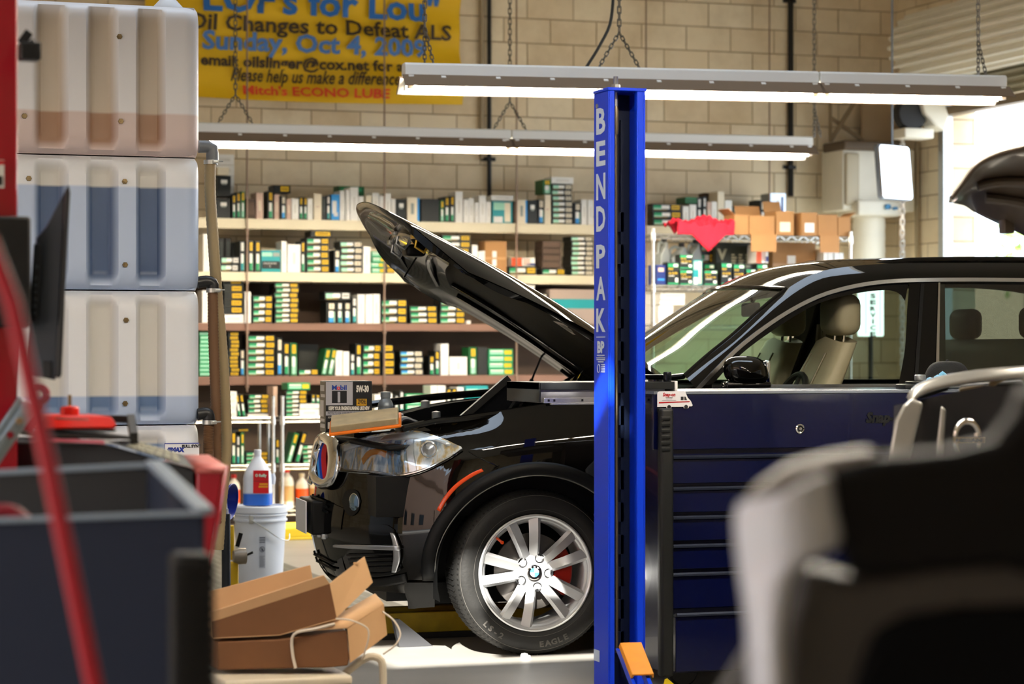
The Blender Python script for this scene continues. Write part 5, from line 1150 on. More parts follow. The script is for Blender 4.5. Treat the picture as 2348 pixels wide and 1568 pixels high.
# ------------------------------------------------------------------ blue rolling tool chest
chest = mat('chest_blue', '#02072e', .25, coat=.2, spec=.3); chest_d = mat('chest_shadowgap', '#05070f', .5); chest_k = mat('chest_black', '#0c0f10', .45)
TY = 9.00; tx0 = WY(1535, 1000, TY).x; tx1 = tx0 + 1.75; tz = lambda py: WY(1600, py, TY).z; td = .62
t_chest = t = thing('tool_chest', 'wide dark blue rolling tool chest with long drawers standing in front of the black car', 'tool chest', ((tx0+tx1)/2, TY+td/2, 0))
b = MB(); b.box(tx0, TY+.02, tz(1543), tx1, TY+td, tz(900)); finish('cabinet', b, chest, t, bevel=.004)
b = MB(); b.box(tx0-.07, TY-.005, tz(903), tx1+.02, TY+td+.01, tz(897)); finish('top_rim', b, mat('rim_steel', '#9aa4b4', .25, .8), t)
b = MB(); b.box(tx0-.07, TY-.002, tz(1030), tx1, TY+.02, tz(903))
finish('lid_panel', b, chest, t, bevel=.003)
lk = WY(1834, 983, TY-.002)
b = MB(); b.m(0).lathe([(.020,0),(.020,-.004),(.016,-.007),(.0135,-.006)], 28, lk, 'y'); b.m(1).lathe([(.0135,-.005),(.011,-.004),(0,-.004)], 24, lk, 'y'); b.m(0).lathe([(0,-.009),(.006,-.008),(.006,-.004)], 16, lk, 'y'); finish('lock', b, [chrome, chest_k], t)
sp_ = WY(1985, 968, TY-.004); b = MB(); b.text('Snap-on', .058, lambda u, v, tt: (sp_.x+u, sp_.y-tt, sp_.z+v), bold=.0025, align='LEFT', shear=.2, thick=.003); finish('lettering', b, chest_k, t, smooth=0)
rows = [1040, 1112, 1178, 1243, 1308, 1398, 1540]
for i, (ya, yb) in enumerate(zip(rows, rows[1:])):
    out = .035 if i == len(rows)-2 else 0
    b = MB(); b.box(tx0+.012, TY-out-.002, tz(yb-4), tx1-.012, TY+.02, tz(ya+12)); dr = finish('drawer', b, chest, t, bevel=.003)
    b = MB(); sec = [(-out-.004, tz(ya+12)), (-out-.016, tz(ya+11)), (-out-.018, tz(ya+7)), (-out-.013, tz(ya+3)), (-out-.002, tz(ya+4)), (.012, tz(ya+12))]
    b.prism(sec, lambda u, v, x: (x, TY+u, v), tx0+.012, tx1-.012); finish('drawer_pull', b, mat('pull_edge', '#2c3346', .25, .6), dr)
b = MB(); b.rbox(tx0-.055, TY-.05, tz(1545), tx0+.0, TY+.0, tz(935), .012)
for k in range(6): b.rbox(tx0-.058, TY-.056, tz(962+k*14), tx0-.018, TY-.04, tz(953+k*14), .003)
b.rbox(tx0-.055, TY-.02, tz(945), tx0-.01, TY+.06, tz(935), .004)
finish('push_handle', b, chest_k, t)
for x in (tx0+.08, tx1-.1):
    for y in (TY+.06, TY+td-.08):
        b = MB(); b.lathe([(0,-.024),(.055,-.024),(.064,-.014),(.064,.014),(.055,.024),(0,.024)], 28, (x, y, .064), 'y'); b.box(x-.035, y-.035, .06, x+.035, y-.028, tz(1543)); b.box(x-.035, y+.028, .06, x+.035, y+.035, tz(1543)); finish('caster', b, chest_k, t)
b = MB(); p = WY(1530, 1562, TY-.06); b.prism([(-.02,-.03),(.05,-.03),(.0,.012),(-.01,.01)], lambda u, v, y: (p.x+u, p.y+y, p.z+v), -.003, .003); finish('caster_brake', b, mat('brake_yellow', '#e2c41a', .4), t)
# van-shaped magnet
mg = WY(1507, 938, TY-.008); kx = (WY(1588, 938, TY-.008).x-mg.x); kz = .070
van = [(0,.10),(.0,.93),(.06,.99),(.78,1.0),(.86,.62),(.95,.42),(1.0,.18),(.97,.12),(.90,.12),(.88,.02),(.81,-.02),(.75,.02),(.74,.1),(.40,.1),(.38,.0),(.33,-.04),(.27,.0),(.25,.1)]
t = thing('fridge_magnet', 'small white delivery van shaped magnet stuck on the top corner of the blue tool chest', 'magnet', (mg.x+.06, mg.y, mg.z))
b = MB(); b.m(0).prism(van, lambda u, v, y: (mg.x+u*kx, mg.y+y, mg.z+.002+v*kz), -.0012, 0)
q = lambda u, v: (mg.x+u*kx, mg.y-.0018, mg.z+.002+v*kz)
b.m(1); b.quad(q(.04,.30), q(.90,.36), q(.93,.42), q(.04,.39)); b.text('Snap-on', .020, lambda u, v, tt: (mg.x+.33*kx+u, mg.y-.0018, mg.z+.74*kz+v), width=.055, bold=.0009, shear=.2)
b.m(2); b.quad(q(.66,.48), q(.74,.48), q(.74,.68), q(.66,.68)); b.quad(q(.76,.48), q(.84,.48), q(.80,.68), q(.76,.68))
for u in (.33, .81): b.lathe([(0,-.0022),(.0085,-.0020)], 20, (mg.x+u*kx, mg.y, mg.z+.002+.09*kz), 'y')
for k, wd in enumerate((.1,.09,.2)): b.quad(q(.33-wd, .62-k*.08), q(.33+wd, .62-k*.08), q(.33+wd, .645-k*.08), q(.33-wd, .645-k*.08))
finish('van_print', b, [mat('magnet_white', '#e2e2e6', .4), mat('magnet_red', '#b01c24', .4), mat('magnet_black', '#222226', .4)], t, smooth=0)
# open upper tray / side shelf left of the chest, seen on its slide side
sx0, sx1 = WY(1236, 900, TY+.1).x, WY(1553, 880, TY+.1).x; sz = lambda py: WY(1400, py, TY+.1).z
tr_ = bpy.data.objects.new('side_tray', None); COL.objects.link(tr_); tr_.parent = t_chest; tr_['_w'] = tuple(t_chest['_w']); t = tr_
b = MB(); b.box(sx0, TY+.1, sz(893), sx1-.012, TY+.5, sz(876)); b.m(1); b.box(sx1-.012, TY+.095, sz(897), sx1, TY+.5, sz(874)); b.m(0); b.box(sx0, TY+.1, sz(921), sx0+.008, TY+.5, sz(876)); finish('tray_top', b, [chest_k, white_m], t, bevel=.002)
b = MB(); b.box(sx0+.008, TY+.112, sz(920), sx1-.05, TY+.116, sz(893)); b.box(sx0+.008, TY+.49, sz(920), sx1-.05, TY+.494, sz(893)); b.box(sx0+.008, TY+.116, sz(922), sx1-.05, TY+.49, sz(920)); finish('tray_side', b, mat('tray_grey', '#77777c', .45, .3), t)
b = MB(); zs0, zs1 = sz(923), sz(911); b.box(sx0+.02, TY+.098, zs0, sx1-.06, TY+.110, zs1); b.box(sx0+.05, TY+.092, zs0-.007, sx1-.06, TY+.112, zs0)
b.m(1)
for u in (.06,.1,.30,.45,.62,.78,.92):
    x = lerp(sx0, sx1, u); b.box(x, TY+.0965, zs0+.006, x+.009, TY+.0985, zs1-.006)
finish('slide_rail', b, [galv, chest_k], t, bevel=.001)
# magnetic dish and cylinder on the tray
p = WY(1518, 862, TY+.22); zt_ = sz(876)
b = MB(); b.lathe([(0,0),(.03,0),(.03,.008),(.055,.014),(.066,.026),(.068,.028),(.064,.029),(.052,.019),(0,.017)], 36, (p.x-.03, p.y, zt_)); tag(finish('parts_dish', b, mat('dish_steel', '#4a4d52', .25, .8)), 'shallow steel parts dish on the black tray right of the blue post', 'dish')
b = MB(); b.lathe([(0,0),(.016,0),(.017,.004),(.017,.036),(.015,.04),(.010,.04),(.010,.03),(0,.03)], 24, (p.x-.012, p.y-.085, zt_)); tag(finish('socket', b, mat('socket_black', '#20242a', .25, .8)), 'dark socket standing in front of the parts dish on the tray', 'socket')
# cap and small items on the chest top
cz = tz(897)+.001; cp = WY(2172, 870, TY+.30)
t = thing('baseball_cap', 'black mesh baseball cap lying on the blue tool chest', 'cap', (cp.x, cp.y, cz))
b = MB()
b.grid(lambda u, v: (cp.x + math.cos(2*math.pi*u)*.105*math.cos(v*1.5)**.6, cp.y + math.sin(2*math.pi*u)*.09*math.cos(v*1.5)**.6, cz + .012 + .105*math.sin(v*1.55)), 32, 12); finish('crown', b, mat('cap_black', '#101112', .8, bump=.3, scale=200), t, smooth=60)
b = MB(); b.grid(lambda u, v: (cp.x + .07 + .11*v*math.cos((u-.5)*2.2), cp.y + .11*math.sin((u-.5)*2.2)*(.8+.25*v), cz + .022 - .010*v + .008*math.cos((u-.5)*2)), 18, 8); finish('brim', b, mat('cap_black', '#101112', .8), t, solid=.004)
b = MB(); b.lathe([(0,.012),(.008,.008),(.008,0)], 12, (cp.x, cp.y, cz+.113)); finish('button', b, mat('cap_black', '#101112', .8), t)
gp = WY(2150, 868, TY+.16); b = MB()
for k, (dx, h) in enumerate(((0,.03),(.03,.045),(-.025,.02))): b.tube(poly_resample([(gp.x+dx-.02, gp.y+.01*k, cz+.006), (gp.x+dx-.008, gp.y+.01*k, cz+h+.02), (gp.x+dx+.008, gp.y+.01*k, cz+h+.018), (gp.x+dx+.02, gp.y+.01*k, cz+.006)], 10), .009, 8)
tag(finish('rubber_glove', b, mat('glove_blue', '#6db4dc', .5), smooth=70), 'crumpled light blue rubber glove in front of the black cap', 'glove')
p = WY(2100, 888, TY+.1)
b = MB(); b.rbox(p.x-.05, p.y, cz, p.x+.05, p.y+.09, cz+.022, .006); b.rbox(p.x-.01, p.y+.01, cz+.022, p.x+.06, p.y+.08, cz+.034, .004); tag(finish('tape_box', b, chest_k), 'small flat black case on the chest top left of the cap', 'case')
b = MB(); b.lathe([(0,0),(.022,0),(.024,.003),(.024,.022),(.02,.025),(0,.025)], 20, (p.x+.045, p.y+.045, cz+.036)); tag(finish('drink_can_lid', b, galv), 'small silver cap standing on the flat black case', 'cap')

# ------------------------------------------------------------------ yellow floor lift rail beneath the car
b = MB(); x0, x1 = WY(830, 1460, 10.95).x, XW+3.2
b.m(0).box(x0, 10.95, .03, x1, 11.02, .125); b.m(1).box(x0+.02, 11.02, .03, x1, 11.2, .05); b.m(0).box(x0, 11.2, .03, x1, 11.26, .125); b.m(1).box(x0-.0, 10.95, .0, x1, 11.26, .03)
tag(finish('floor_lift_rail', b, [mat('rail_yellow', '#a08512', .55, var=.5, scale=14), mat('rail_dark', '#1a1915', .6)], bevel=.004), 'scuffed yellow lift rail on the floor under the black car', 'lift rail')
b = MB(); p = WY(930, 1425, 10.7); b.prism([(0,.0),(.16,.0),(.0,.13),(-.03,.13)], lambda u, v, y: (p.x+u-.04, y, v), 10.66, 10.70); tag(finish('metal_wedge', b, mat('wedge_grey', '#55565a', .4, .5)), 'grey metal wedge plate on the floor behind the cardboard trays under the bumper', 'wedge')
b = MB(); p = WZ(1205, 1508, .0); b.prism([(-.018,0),(.018,0),(.016,.012),(.005,.013),(.004,.02),(-.012,.018),(-.016,.012)], lambda u, v, y: (p.x+u, p.y+y, v), -.02, .02); tag(finish('wheel_weight_scrap', b, mat('scrap_white', '#e8e8ea', .5)), 'small white scrap on the floor at the foot of the front tyre', 'scrap')
# white and red plastic sack seen between post and chest
p0, p1 = WY(1470, 1045, 9.75), WY(1508, 1400, 9.75)
b = MB(); 
def sack(u, v):
    a = 2*math.pi*u; z = lerp(.004, p0.z, v); k = (1-.5*max(0, v-.8)/.2)*(1+.05*math.sin(7*v+3*a)); return (p0.x+.03 + math.cos(a)*.11*k, 9.80+math.sin(a)*.05*k, z)
b.grid(sack, 24, 20); n0 = len(b.f); b.k = [1 if (f_ % 20) < 9 else 0 for f_ in range(n0)]; b.m(0); b.add([sack(k/24, 0) for k in range(24)], [tuple(range(24))]); b.m(1)
for k in range(4): b.m(2); b.quad((p0.x+.03, 9.742, p0.z-.30-.05*k), (p0.x+.06, 9.742, p0.z-.30-.05*k), (p0.x+.06, 9.742, p0.z-.275-.05*k), (p0.x+.03, 9.742, p0.z-.275-.05*k))
o = finish('plastic_sack', b, [mat('sack_white', '#f4f4f6', .6, var=.12, scale=12), mat('sack_red', '#8a2420', .4), INK], smooth=70)
tag(o, 'white and red plastic sack standing between the blue post and the tool chest', 'sack')
# ------------------------------------------------------------------ stacked white fluid tanks
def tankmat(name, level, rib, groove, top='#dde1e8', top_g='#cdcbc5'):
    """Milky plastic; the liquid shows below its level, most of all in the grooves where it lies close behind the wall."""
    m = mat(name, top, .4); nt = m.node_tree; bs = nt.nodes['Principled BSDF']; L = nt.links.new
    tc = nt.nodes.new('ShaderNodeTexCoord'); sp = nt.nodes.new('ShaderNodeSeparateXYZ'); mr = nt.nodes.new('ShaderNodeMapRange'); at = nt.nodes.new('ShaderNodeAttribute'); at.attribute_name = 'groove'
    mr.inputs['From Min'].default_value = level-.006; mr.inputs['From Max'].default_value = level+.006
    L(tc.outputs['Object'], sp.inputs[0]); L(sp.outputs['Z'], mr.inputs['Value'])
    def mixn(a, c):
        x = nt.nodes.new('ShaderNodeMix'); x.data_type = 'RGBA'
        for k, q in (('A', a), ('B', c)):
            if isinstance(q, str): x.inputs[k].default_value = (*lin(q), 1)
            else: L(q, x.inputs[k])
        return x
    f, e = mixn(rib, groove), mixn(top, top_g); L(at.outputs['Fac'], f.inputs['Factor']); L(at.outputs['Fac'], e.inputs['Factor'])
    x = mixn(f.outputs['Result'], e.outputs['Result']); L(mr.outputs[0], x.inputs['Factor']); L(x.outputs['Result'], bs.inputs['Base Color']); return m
TKY = 10.35
def tz_(py, px=250): return WY(px, py, TKY).z
tR = WY(463, 500, TKY).x; tW = 1.02; tL = tR - tW; tD = .72
def tank(z0, z1, m, groove_m, fill_desc, liq, bolts, k_):
    t = thing('fluid_tank', fill_desc, 'tank', ((tL+tR)/2, TKY+tD/2, z0), 'stacked white fluid tanks')
    H = z1-z0; rc = .085
    # front relief: ribs and grooves, running vertically
    gx = [.04, .115+.0, .365, .615, .85]
    grooves = [(lerp(tL, tR, g), .055) for g in (.13, .405, .675)]
    grooves = [(WY(px, 500, TKY).x, hw) for px, hw in ((118, .052), (235, .050), (346, .048), (0, .05))]
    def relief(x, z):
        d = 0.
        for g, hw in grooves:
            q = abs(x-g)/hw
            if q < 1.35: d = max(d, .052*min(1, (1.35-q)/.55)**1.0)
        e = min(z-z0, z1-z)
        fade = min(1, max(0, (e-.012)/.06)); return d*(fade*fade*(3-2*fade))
    n = 132; rows = 34
    prof = []
    def outline(u):          # rounded-rectangle plan, u in 0..1, front first
        per = []; r = .07
        pts = []
        for k in range(n*1+1): pass
        return None
    b = MB(); r = .075
    xs = [tL + (tR-tL)*k/110 for k in range(111)]
    zs = [z0 + H*k/rows for k in range(rows+1)]
    def edge(z):             # how far the rounded top and bottom pull the skin in
        e = min(z-z0, z1-z); return 0 if e > rc else rc - math.sqrt(max(0, rc*rc-(rc-e)**2))
    for part, mm_ in (('front', 0),):
        vs, fs = [], []
        for x in xs:
            ex = min(x-tL, tR-x); c = 0 if ex > r else r - math.sqrt(max(0, r*r-(r-ex)**2))
            for z in zs: vs.append((x, TKY + relief(x, z) + c + edge(z)*.8, z))
        w = rows+1; b.add(vs, [(i*w+j, i*w+j+1, (i+1)*w+j+1, (i+1)*w+j) for i in range(110) for j in range(rows)])
    yb_ = TKY+tD
    sidev = lambda X, sg: [(X, lerp(TKY+r, yb_, q)+0, z) for q in (0, .5, 1) for z in zs]
    for X, sg in ((tL, 1), (tR, -1)):
        vs = []
        for q in range(9):
            for z in zs:
                e = edge(z); y = lerp(TKY + r + e*.8, yb_, q/8); vs.append((X + sg*e*.55*min(1, q/2), y, z))
        w = rows+1; b.add(vs, [(i*w+j, i*w+j+1, (i+1)*w+j+1, (i+1)*w+j) for i in range(8) for j in range(rows)])
    vs = [(x, yb_, z) for x in (tL, tR) for z in (z0, z1)]; b.add(vs, [(0,1,3,2)])
    b.box(tL+.02, TKY+.066, z0, tR-.02, yb_, z0+.01); b.box(tL+.02, TKY+.066, z1-.01, tR-.02, yb_, z1)
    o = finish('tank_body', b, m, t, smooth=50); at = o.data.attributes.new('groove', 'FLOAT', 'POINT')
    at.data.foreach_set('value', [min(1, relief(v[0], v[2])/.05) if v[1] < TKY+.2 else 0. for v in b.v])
    for px, py in bolts:
        p = WY(px, py, TKY-.002); b = MB(); b.lathe([(0,-.010),(.005,-.010),(.005,-.007),(.011,-.007),(.0125,-.004),(.0125,.004)], 6, p, 'y'); finish('hex_bolt', b, mat('bolt_brass', '#7d6c4e', .35, .8), t)
    return t
zz = [tz_(2), tz_(354), tz_(664), tz_(976), tz_(1290)]
H0 = '#c9b8b0'
def lv(py, k): return tz_(py) - zz[k+1]
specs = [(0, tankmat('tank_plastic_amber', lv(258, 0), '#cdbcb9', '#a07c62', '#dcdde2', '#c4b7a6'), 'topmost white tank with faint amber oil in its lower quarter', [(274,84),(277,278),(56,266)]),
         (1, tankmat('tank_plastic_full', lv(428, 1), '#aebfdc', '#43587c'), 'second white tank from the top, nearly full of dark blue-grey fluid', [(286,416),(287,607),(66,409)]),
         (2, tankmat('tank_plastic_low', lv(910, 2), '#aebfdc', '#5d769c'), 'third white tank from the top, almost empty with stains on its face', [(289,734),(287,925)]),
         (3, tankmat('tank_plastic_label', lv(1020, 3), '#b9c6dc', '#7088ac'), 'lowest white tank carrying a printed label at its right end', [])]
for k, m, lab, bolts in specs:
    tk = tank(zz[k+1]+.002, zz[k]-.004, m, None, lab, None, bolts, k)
    if k == 3:
        a, c = WY(377, 1016, TKY-.004), WY(462, 1050, TKY-.004); b = MB()
        b.m(0).box(a.x, a.y-.001, c.z-.02, c.x-.01, a.y, a.z); b.m(1).box(a.x, a.y-.002, a.z-.004, c.x-.01, a.y-.001, a.z); b.box(a.x, a.y-.002, c.z-.02, a.x+.002, a.y-.001, a.z)
        b.text('MAX', .026, lambda u, v, tt: (a.x+.058+u, a.y-.002, a.z-.038+v), bold=.0022, shear=.15); b.lathe([(0,-.0022),(.011,-.002)], 6, (a.x+.022, a.y, a.z-.028), 'y')
        b.m(2); b.text('FULL SYNT', .017, lambda u, v, tt: (a.x+.118+u, a.y-.002, a.z-.02+v), bold=.0012)
        finish('printed_label', b, [mat('label_white', '#e6e8ee', .4), mat('label_blue', '#20389a', .4), mat('label_ink', '#22242a', .4)], tk, smooth=0)
    if k == 0:
        p = WY(385, 6, TKY+.2); b = MB(); b.lathe([(0,.0),(.075,.0),(.07,.012),(.035,.05),(.02,.062),(0,.064)], 24, (p.x, p.y, zz[0]-.004)); finish('tank_lid', b, mat('tank_plain', '#d3d8df', .4), tk)
b = MB(); b.box(tL, TKY+.05, .06, tR, TKY+tD, zz[4]); b.box(tL+.04, TKY+.1, 0, tL+.14, TKY+tD-.05, .06); b.box(tR-.14, TKY+.1, 0, tR-.04, TKY+tD-.05, .06)
tag(finish('tank_stand', b, mat('stand_grey', '#3c3f44', .5), bevel=.005), 'dark steel stand carrying the stack of white fluid tanks', 'stand')
# pipe elbow and hoses at the right of the tanks
hz_y = TKY+.16
def HP(px, py, dy=0): return WY(px, py, hz_y+dy)
pvc = mat('pipe_grey', '#6f757b', .35); hoseb = mat('hose_brown', '#6b4d33', .6); hosec = mat('hose_cream', '#9c8a68', .55)
t = thing('drain_hose', 'ribbed tan hose hanging from the grey pipe elbow at the right of the top tank', 'hose', HP(500, 1100), 'hoses beside the tanks')
b = MB(); b.tube([HP(455, 336), HP(476, 336), HP(486, 341), HP(487, 352), HP(487, 372)], [.028,.028,.028,.028,.028], 16); finish('pipe_elbow', b, pvc, t, smooth=70)
def ribbed(pts, r, n=150, amp=.05):
    P = poly_resample(pts, n); b = MB(); b.tube(P, [r*(1+(amp if k % 2 else -amp)) for k in range(n+1)], 14); return b
finish('hose_body', ribbed([HP(482, 372), HP(482, 440), HP(488, 540), HP(498, 680), HP(509, 800), HP(516, 920), HP(519, 1010), HP(514, 1090), HP(507, 1160), HP(500, 1260)], .0245, 170, .03), hosec, t, smooth=70)
def clamp(p, r): 
    b = MB(); b.lathe([(r,-.009),(r+.003,-.009),(r+.003,.009),(r,.009)], 24, p, close=True); b.rbox(p.x-.006+r*.3, p.y-r-.014, p.z-.008, p.x+.02+r*.3, p.y-r, p.z+.008, .003); b.tube([(p.x+r*.2, p.y-r-.008, p.z), (p.x+r+.02, p.y-r-.006, p.z+.003)], .0035, 6); return b
finish('hose_clamp', clamp(HP(483, 372), .028), galv, t)
for i, (py, pts, lab) in enumerate(((648, [(488,664),(489,760),(492,850),(495,940),(496,1060),(496,1200)], 'brown ribbed hose clamped to the black elbow of the second tank'), (950, [(479,974),(478,1020),(480,1090),(482,1200)], 'brown ribbed hose clamped to the black elbow of the third tank'))):
    DY = (-.05, -.115)[i]; px0 = pts[0][0]
    t = thing('drain_hose', lab, 'hose', HP(px0, pts[-1][1], -.05), 'hoses beside the tanks')
    b = MB(); b.tube(poly_resample([HP(452, py, DY), HP(474, py-3, DY), HP(px0-1, py+2, DY), HP(px0, py+16, DY)], 10), .0265, 14); finish('pipe_elbow', b, mat('elbow_black', '#17181a', .4), t, smooth=70)
    finish('hose_body', ribbed([HP(a, c, DY) for a, c in pts], .0225, 150, .06), hoseb, t, smooth=70); finish('hose_clamp', clamp(HP(px0, py+18, DY), .026), galv, t)

# ------------------------------------------------------------------ bucket, jug, funnel and jack handles on the floor by the racks
bk = WZ(597, 1342, 0.0); bd = math.hypot(bk.x, bk.y)
bkH = W(597, 1158, SN*bk.x+CS*bk.y).z
t = thing('bucket', 'white plastic bucket with lid and a wire handle standing on the ribbed mat', 'bucket', (bk.x, bk.y, 0.013))
h = bkH-.013; r0, r1 = .128, .148
b = MB(); pr = [(0,0),(r0-.01,0),(r0,.01)] + [(lerp(r0, r1, k/10), .01+(h*.80-.01)*k/10) for k in range(1, 11)] + [(r1+.008,h*.805),(r1+.008,h*.83),(r1+.001,h*.835),(r1+.001,h*.875),(r1+.009,h*.88),(r1+.009,h*.9),(r1,h*.905),(r1,h*.93)]
b.lathe(pr, 56, (bk.x, bk.y, .013)); finish('pail', b, mat('bucket_white', '#cdd6e2', .35), t)
b = MB(); b.lathe([(r1+.002,h*.915),(r1+.010,h*.915),(r1+.010,h*.985),(r1+.004,h),(r1-.012,h),(r1-.016,h*.985),(0,h*.985)], 56, (bk.x, bk.y, .013)); finish('lid', b, mat('bucket_white', '#cdd6e2', .35), t)
cdir = Vector((-SN, -CS, 0)); rgt = Vector((CS, -SN, 0)); C0 = Vector((bk.x, bk.y, .013))
def bp(a, z, dr=.002):   # on the bucket wall, a = angle from the camera-facing line
    r = lerp(r0, r1, min(1, z/(h*.8)))+dr; return C0 + (cdir*math.cos(a)+rgt*math.sin(a))*r + Vector((0,0,z))
b = MB(); b.tube(poly_resample([bp(-.25, h*.84, .012), bp(.3, h*.72, .008), bp(.8, h*.60, .02), bp(1.3, h*.56, .03), bp(1.9, h*.62, .03)], 20), .003, 6); b.rbox(*(bp(-.25, h*.84)-Vector((.012,.012,.025))), *(bp(-.25, h*.84)+Vector((.012,.012,.025))), .004); finish('bail_handle', b, galv, t)
b = MB(); A0 = .05
def bl(u0, z0_, u1, z1_, w=0): b.quad(bp(u0, z0_, .002+w), bp(u1, z0_, .002+w), bp(u1, z1_, .002+w), bp(u0, z1_, .002+w))
b.m(0); bl(A0, h*.22, A0+.26, h*.62); b.m(1)
for k in range(3): bl(A0+.02, h*(.6-k*.028), A0+.24, h*(.612-k*.028), .0008)
for k in range(12): bl(A0+.02, h*(.37-k*.012), A0+.24-.03*(k % 3), h*(.374-k*.012), .0008)
cz_ = h*.46; b.tube([bp(A0+.13+.10*math.cos(a), cz_+.015*math.sin(a)*1.0, .003) for a in [2*math.pi*k/24 for k in range(25)]], .0016, 4, caps=False); b.tube([bp(A0+.06, cz_+.012, .003), bp(A0+.20, cz_-.012, .003)], .0016, 4); bl(A0+.10, cz_-.01, A0+.16, cz_+.004, .001)
finish('warning_label', b, [mat('label_pale', '#aab4c4', .5), mat('label_dark', '#454c5c', .5)], t, smooth=0)
# washer-fluid jug on the bucket
jz = .013+h+.001; t = thing('washer_fluid_jug', 'translucent white jug with blue fluid and a red label standing on the white bucket', 'jug', (bk.x-.02, bk.y, jz))
jc = Vector((bk.x, bk.y, jz)) - rgt*.015; JH = .30; jr = .083
def sq(a, r, e=.5): return (math.copysign(abs(math.cos(a))**e, math.cos(a))*r, math.copysign(abs(math.sin(a))**e, math.sin(a))*r)
jp = [(0,.88),(.01,1),(.13,1.0),(.5,1.0),(.56,.97),(.66,.86),(.76,.66),(.86,.42),(.92,.26),(.95,.24),(1.0,.24)]
jm = tankmat('jug_plastic', JH*.235, '#1f5fc0', '#1f5fc0', '#ced6e4', '#ced6e4')
b = MB(); N = 36
def jug_pt(u, v):
    i = v*(len(jp)-1); hh, rr = jp[round(i)]; a = 2*math.pi*u; x, y = sq(a, jr*rr, .55 if hh < .7 else .9); return jc + rgt*x + cdir*y*.9 + Vector((0,0,hh*JH))
b.grid(jug_pt, N, len(jp)-1); b.add([jug_pt(k/N, 0) for k in range(N)], [tuple(range(N))]); o = finish('jug_body', b, jm, t, smooth=55)
b = MB(); b.lathe([(.021,.0),(.021,.028),(.018,.03),(0,.03)], 18, jc+Vector((0,0,JH*.97))); finish('cap', b, mat('jug_plain', '#cdd5e2', .4), t)
b = MB(); b.tube(poly_resample([jc + rgt*.085 + Vector((0,0,JH*.60)), jc + rgt*.092 + Vector((0,0,JH*.52)), jc + rgt*.088+Vector((0,0,JH*.4))], 8), .012, 8); finish('handle', b, mat('jug_plain', '#cdd5e2', .4), t)
b = MB(); jl = lambda u, v, w=0: jc + cdir*(jr*.9+.003+w) + rgt*(u*jr) + Vector((0,0,v*JH))
b.m(0); b.quad(jl(-.22,.24), jl(.86,.24), jl(.86,.68), jl(-.22,.68)); b.m(1); b.text('O Reilly', .022, lambda u, v, tt: jl(.32, .56, .0012) + rgt*u + Vector((0,0,v)), bold=.0012, width=.066); b.m(2)
for k in range(2): b.quad(jl(.2-.05*k,.40-.05*k,.001), jl(.8,.40-.05*k,.001), jl(.8,.435-.05*k,.001), jl(.2-.05*k,.435-.05*k,.001))
b.m(3); b.quad(jl(-.22,.47,.001), jl(.86,.47,.001), jl(.86,.478,.001), jl(-.22,.478,.001)); finish('jug_label', b, [mat('label_red', '#c8141e', .35), mat('label_mint', '#bfe0cc', .4), mat('label_orange', '#e09a1c', .4), INK], t, smooth=0)
# blue funnel and the black tube it leans on
p = W(527, 1150, 12.07)
t = thing('funnel', 'dark blue plastic funnel tipped on its side beside the white bucket', 'funnel', (p.x, p.y, p.z-.1))
b = MB(); axf = Vector((.80, -.55, -.12)).normalized(); q = axf.to_track_quat('Z', 'Y').to_matrix().to_4x4(); b.M = Matrix.Translation(p) @ q
b.lathe([(.010,-.16),(.014,-.09),(.085,-.005),(.092,.0),(.092,.008),(.088,.008),(.080,-.002),(.010,-.088)], 40); b.M = None; finish('cone', b, mat('funnel_blue', '#0f2a9a', .3), t, smooth=60)
t = thing('jack_handle', 'upright black foam-gripped bar with a white tip left of the white bucket', 'handle', W(520, 1380, 12.05))
b = MB(); b.tube([W(519, 1395, 12.05), W(518, 1178, 12.05)], .0225, 16); finish('foam_grip', b, mat('foam_black', '#1a2028', .6), t)
b = MB(); b.tube([W(518, 1178, 12.05), W(515, 1120, 12.05)], .009, 8); b.lathe([(0,0),(.012,0),(.012,.03),(0,.032)], 12, W(518, 1180, 12.05)); b.tube([W(519, 1395, 12.05), Vector((W(519, 1395, 12.05).x, W(519, 1395, 12.05).y, 0.0))], .012, 8); finish('handle_tip', b, mat('tip_white', '#c9ccd2', .4), t)
p = WZ(610, 1355, .03)
t = thing('floor_jack_handles', 'pair of black round grips lying on the mat in front of the white bucket', 'handles', (p.x, p.y, 0))
for k, (a, c, r) in enumerate((((570,1342),(640,1352),.024), ((578,1362),(620,1366),.022))):
    b = MB(); A_, B_ = W(*a, 12.9), W(*c, 12.8); b.tube([A_, A_.lerp(B_, .04), B_], [r*.8, r, r], 18); finish('grip', b, mat('foam_black', '#1a2028', .6), t)
b = MB(); A_ = W(640.5, 1352, 12.795); b.lathe([(.024,0),(.020,-.003),(.016,0)], 18, (A_.x, A_.y, A_.z), 'x'); b.tube([W(612, 1354, 12.8), W(612, 1385, 12.8)], .02, 10); finish('grip_ring', b, mat('ring_blue', '#1f3fb0', .4), t)
p = W(548, 1275, 12.6)
t = thing('caster_dolly_parts', 'yellow and steel tool with a round grey cover standing behind the black bar', 'tool', W(545, 1330, 12.6))
b = MB(); b.lathe([(0,-.035),(.03,-.03),(.042,-.0),(.042,.035),(0,.035)], 20, p, 'x'); finish('cover', b, mat('tool_grey', '#8b8378', .4, .4), t)
b = MB(); b.rbox(p.x-.05, p.y+.02, p.z-.02, p.x-.02, p.y+.05, p.z+.16, .006); b.rbox(p.x-.06, p.y, p.z-.24, p.x+.0, p.y+.05, p.z-.03, .01); finish('frame_arm', b, mat('tool_yellow', '#c8a41c', .4), t)
b = MB(); b.bar((p.x+.03, p.y, p.z), (p.x+.07, p.y-.02, p.z+.02), .012, .012); b.bar((p.x-.01, p.y, p.z+.05), (p.x+.01, p.y, p.z+.12), .012, .02); finish('lever', b, blackpl, t)

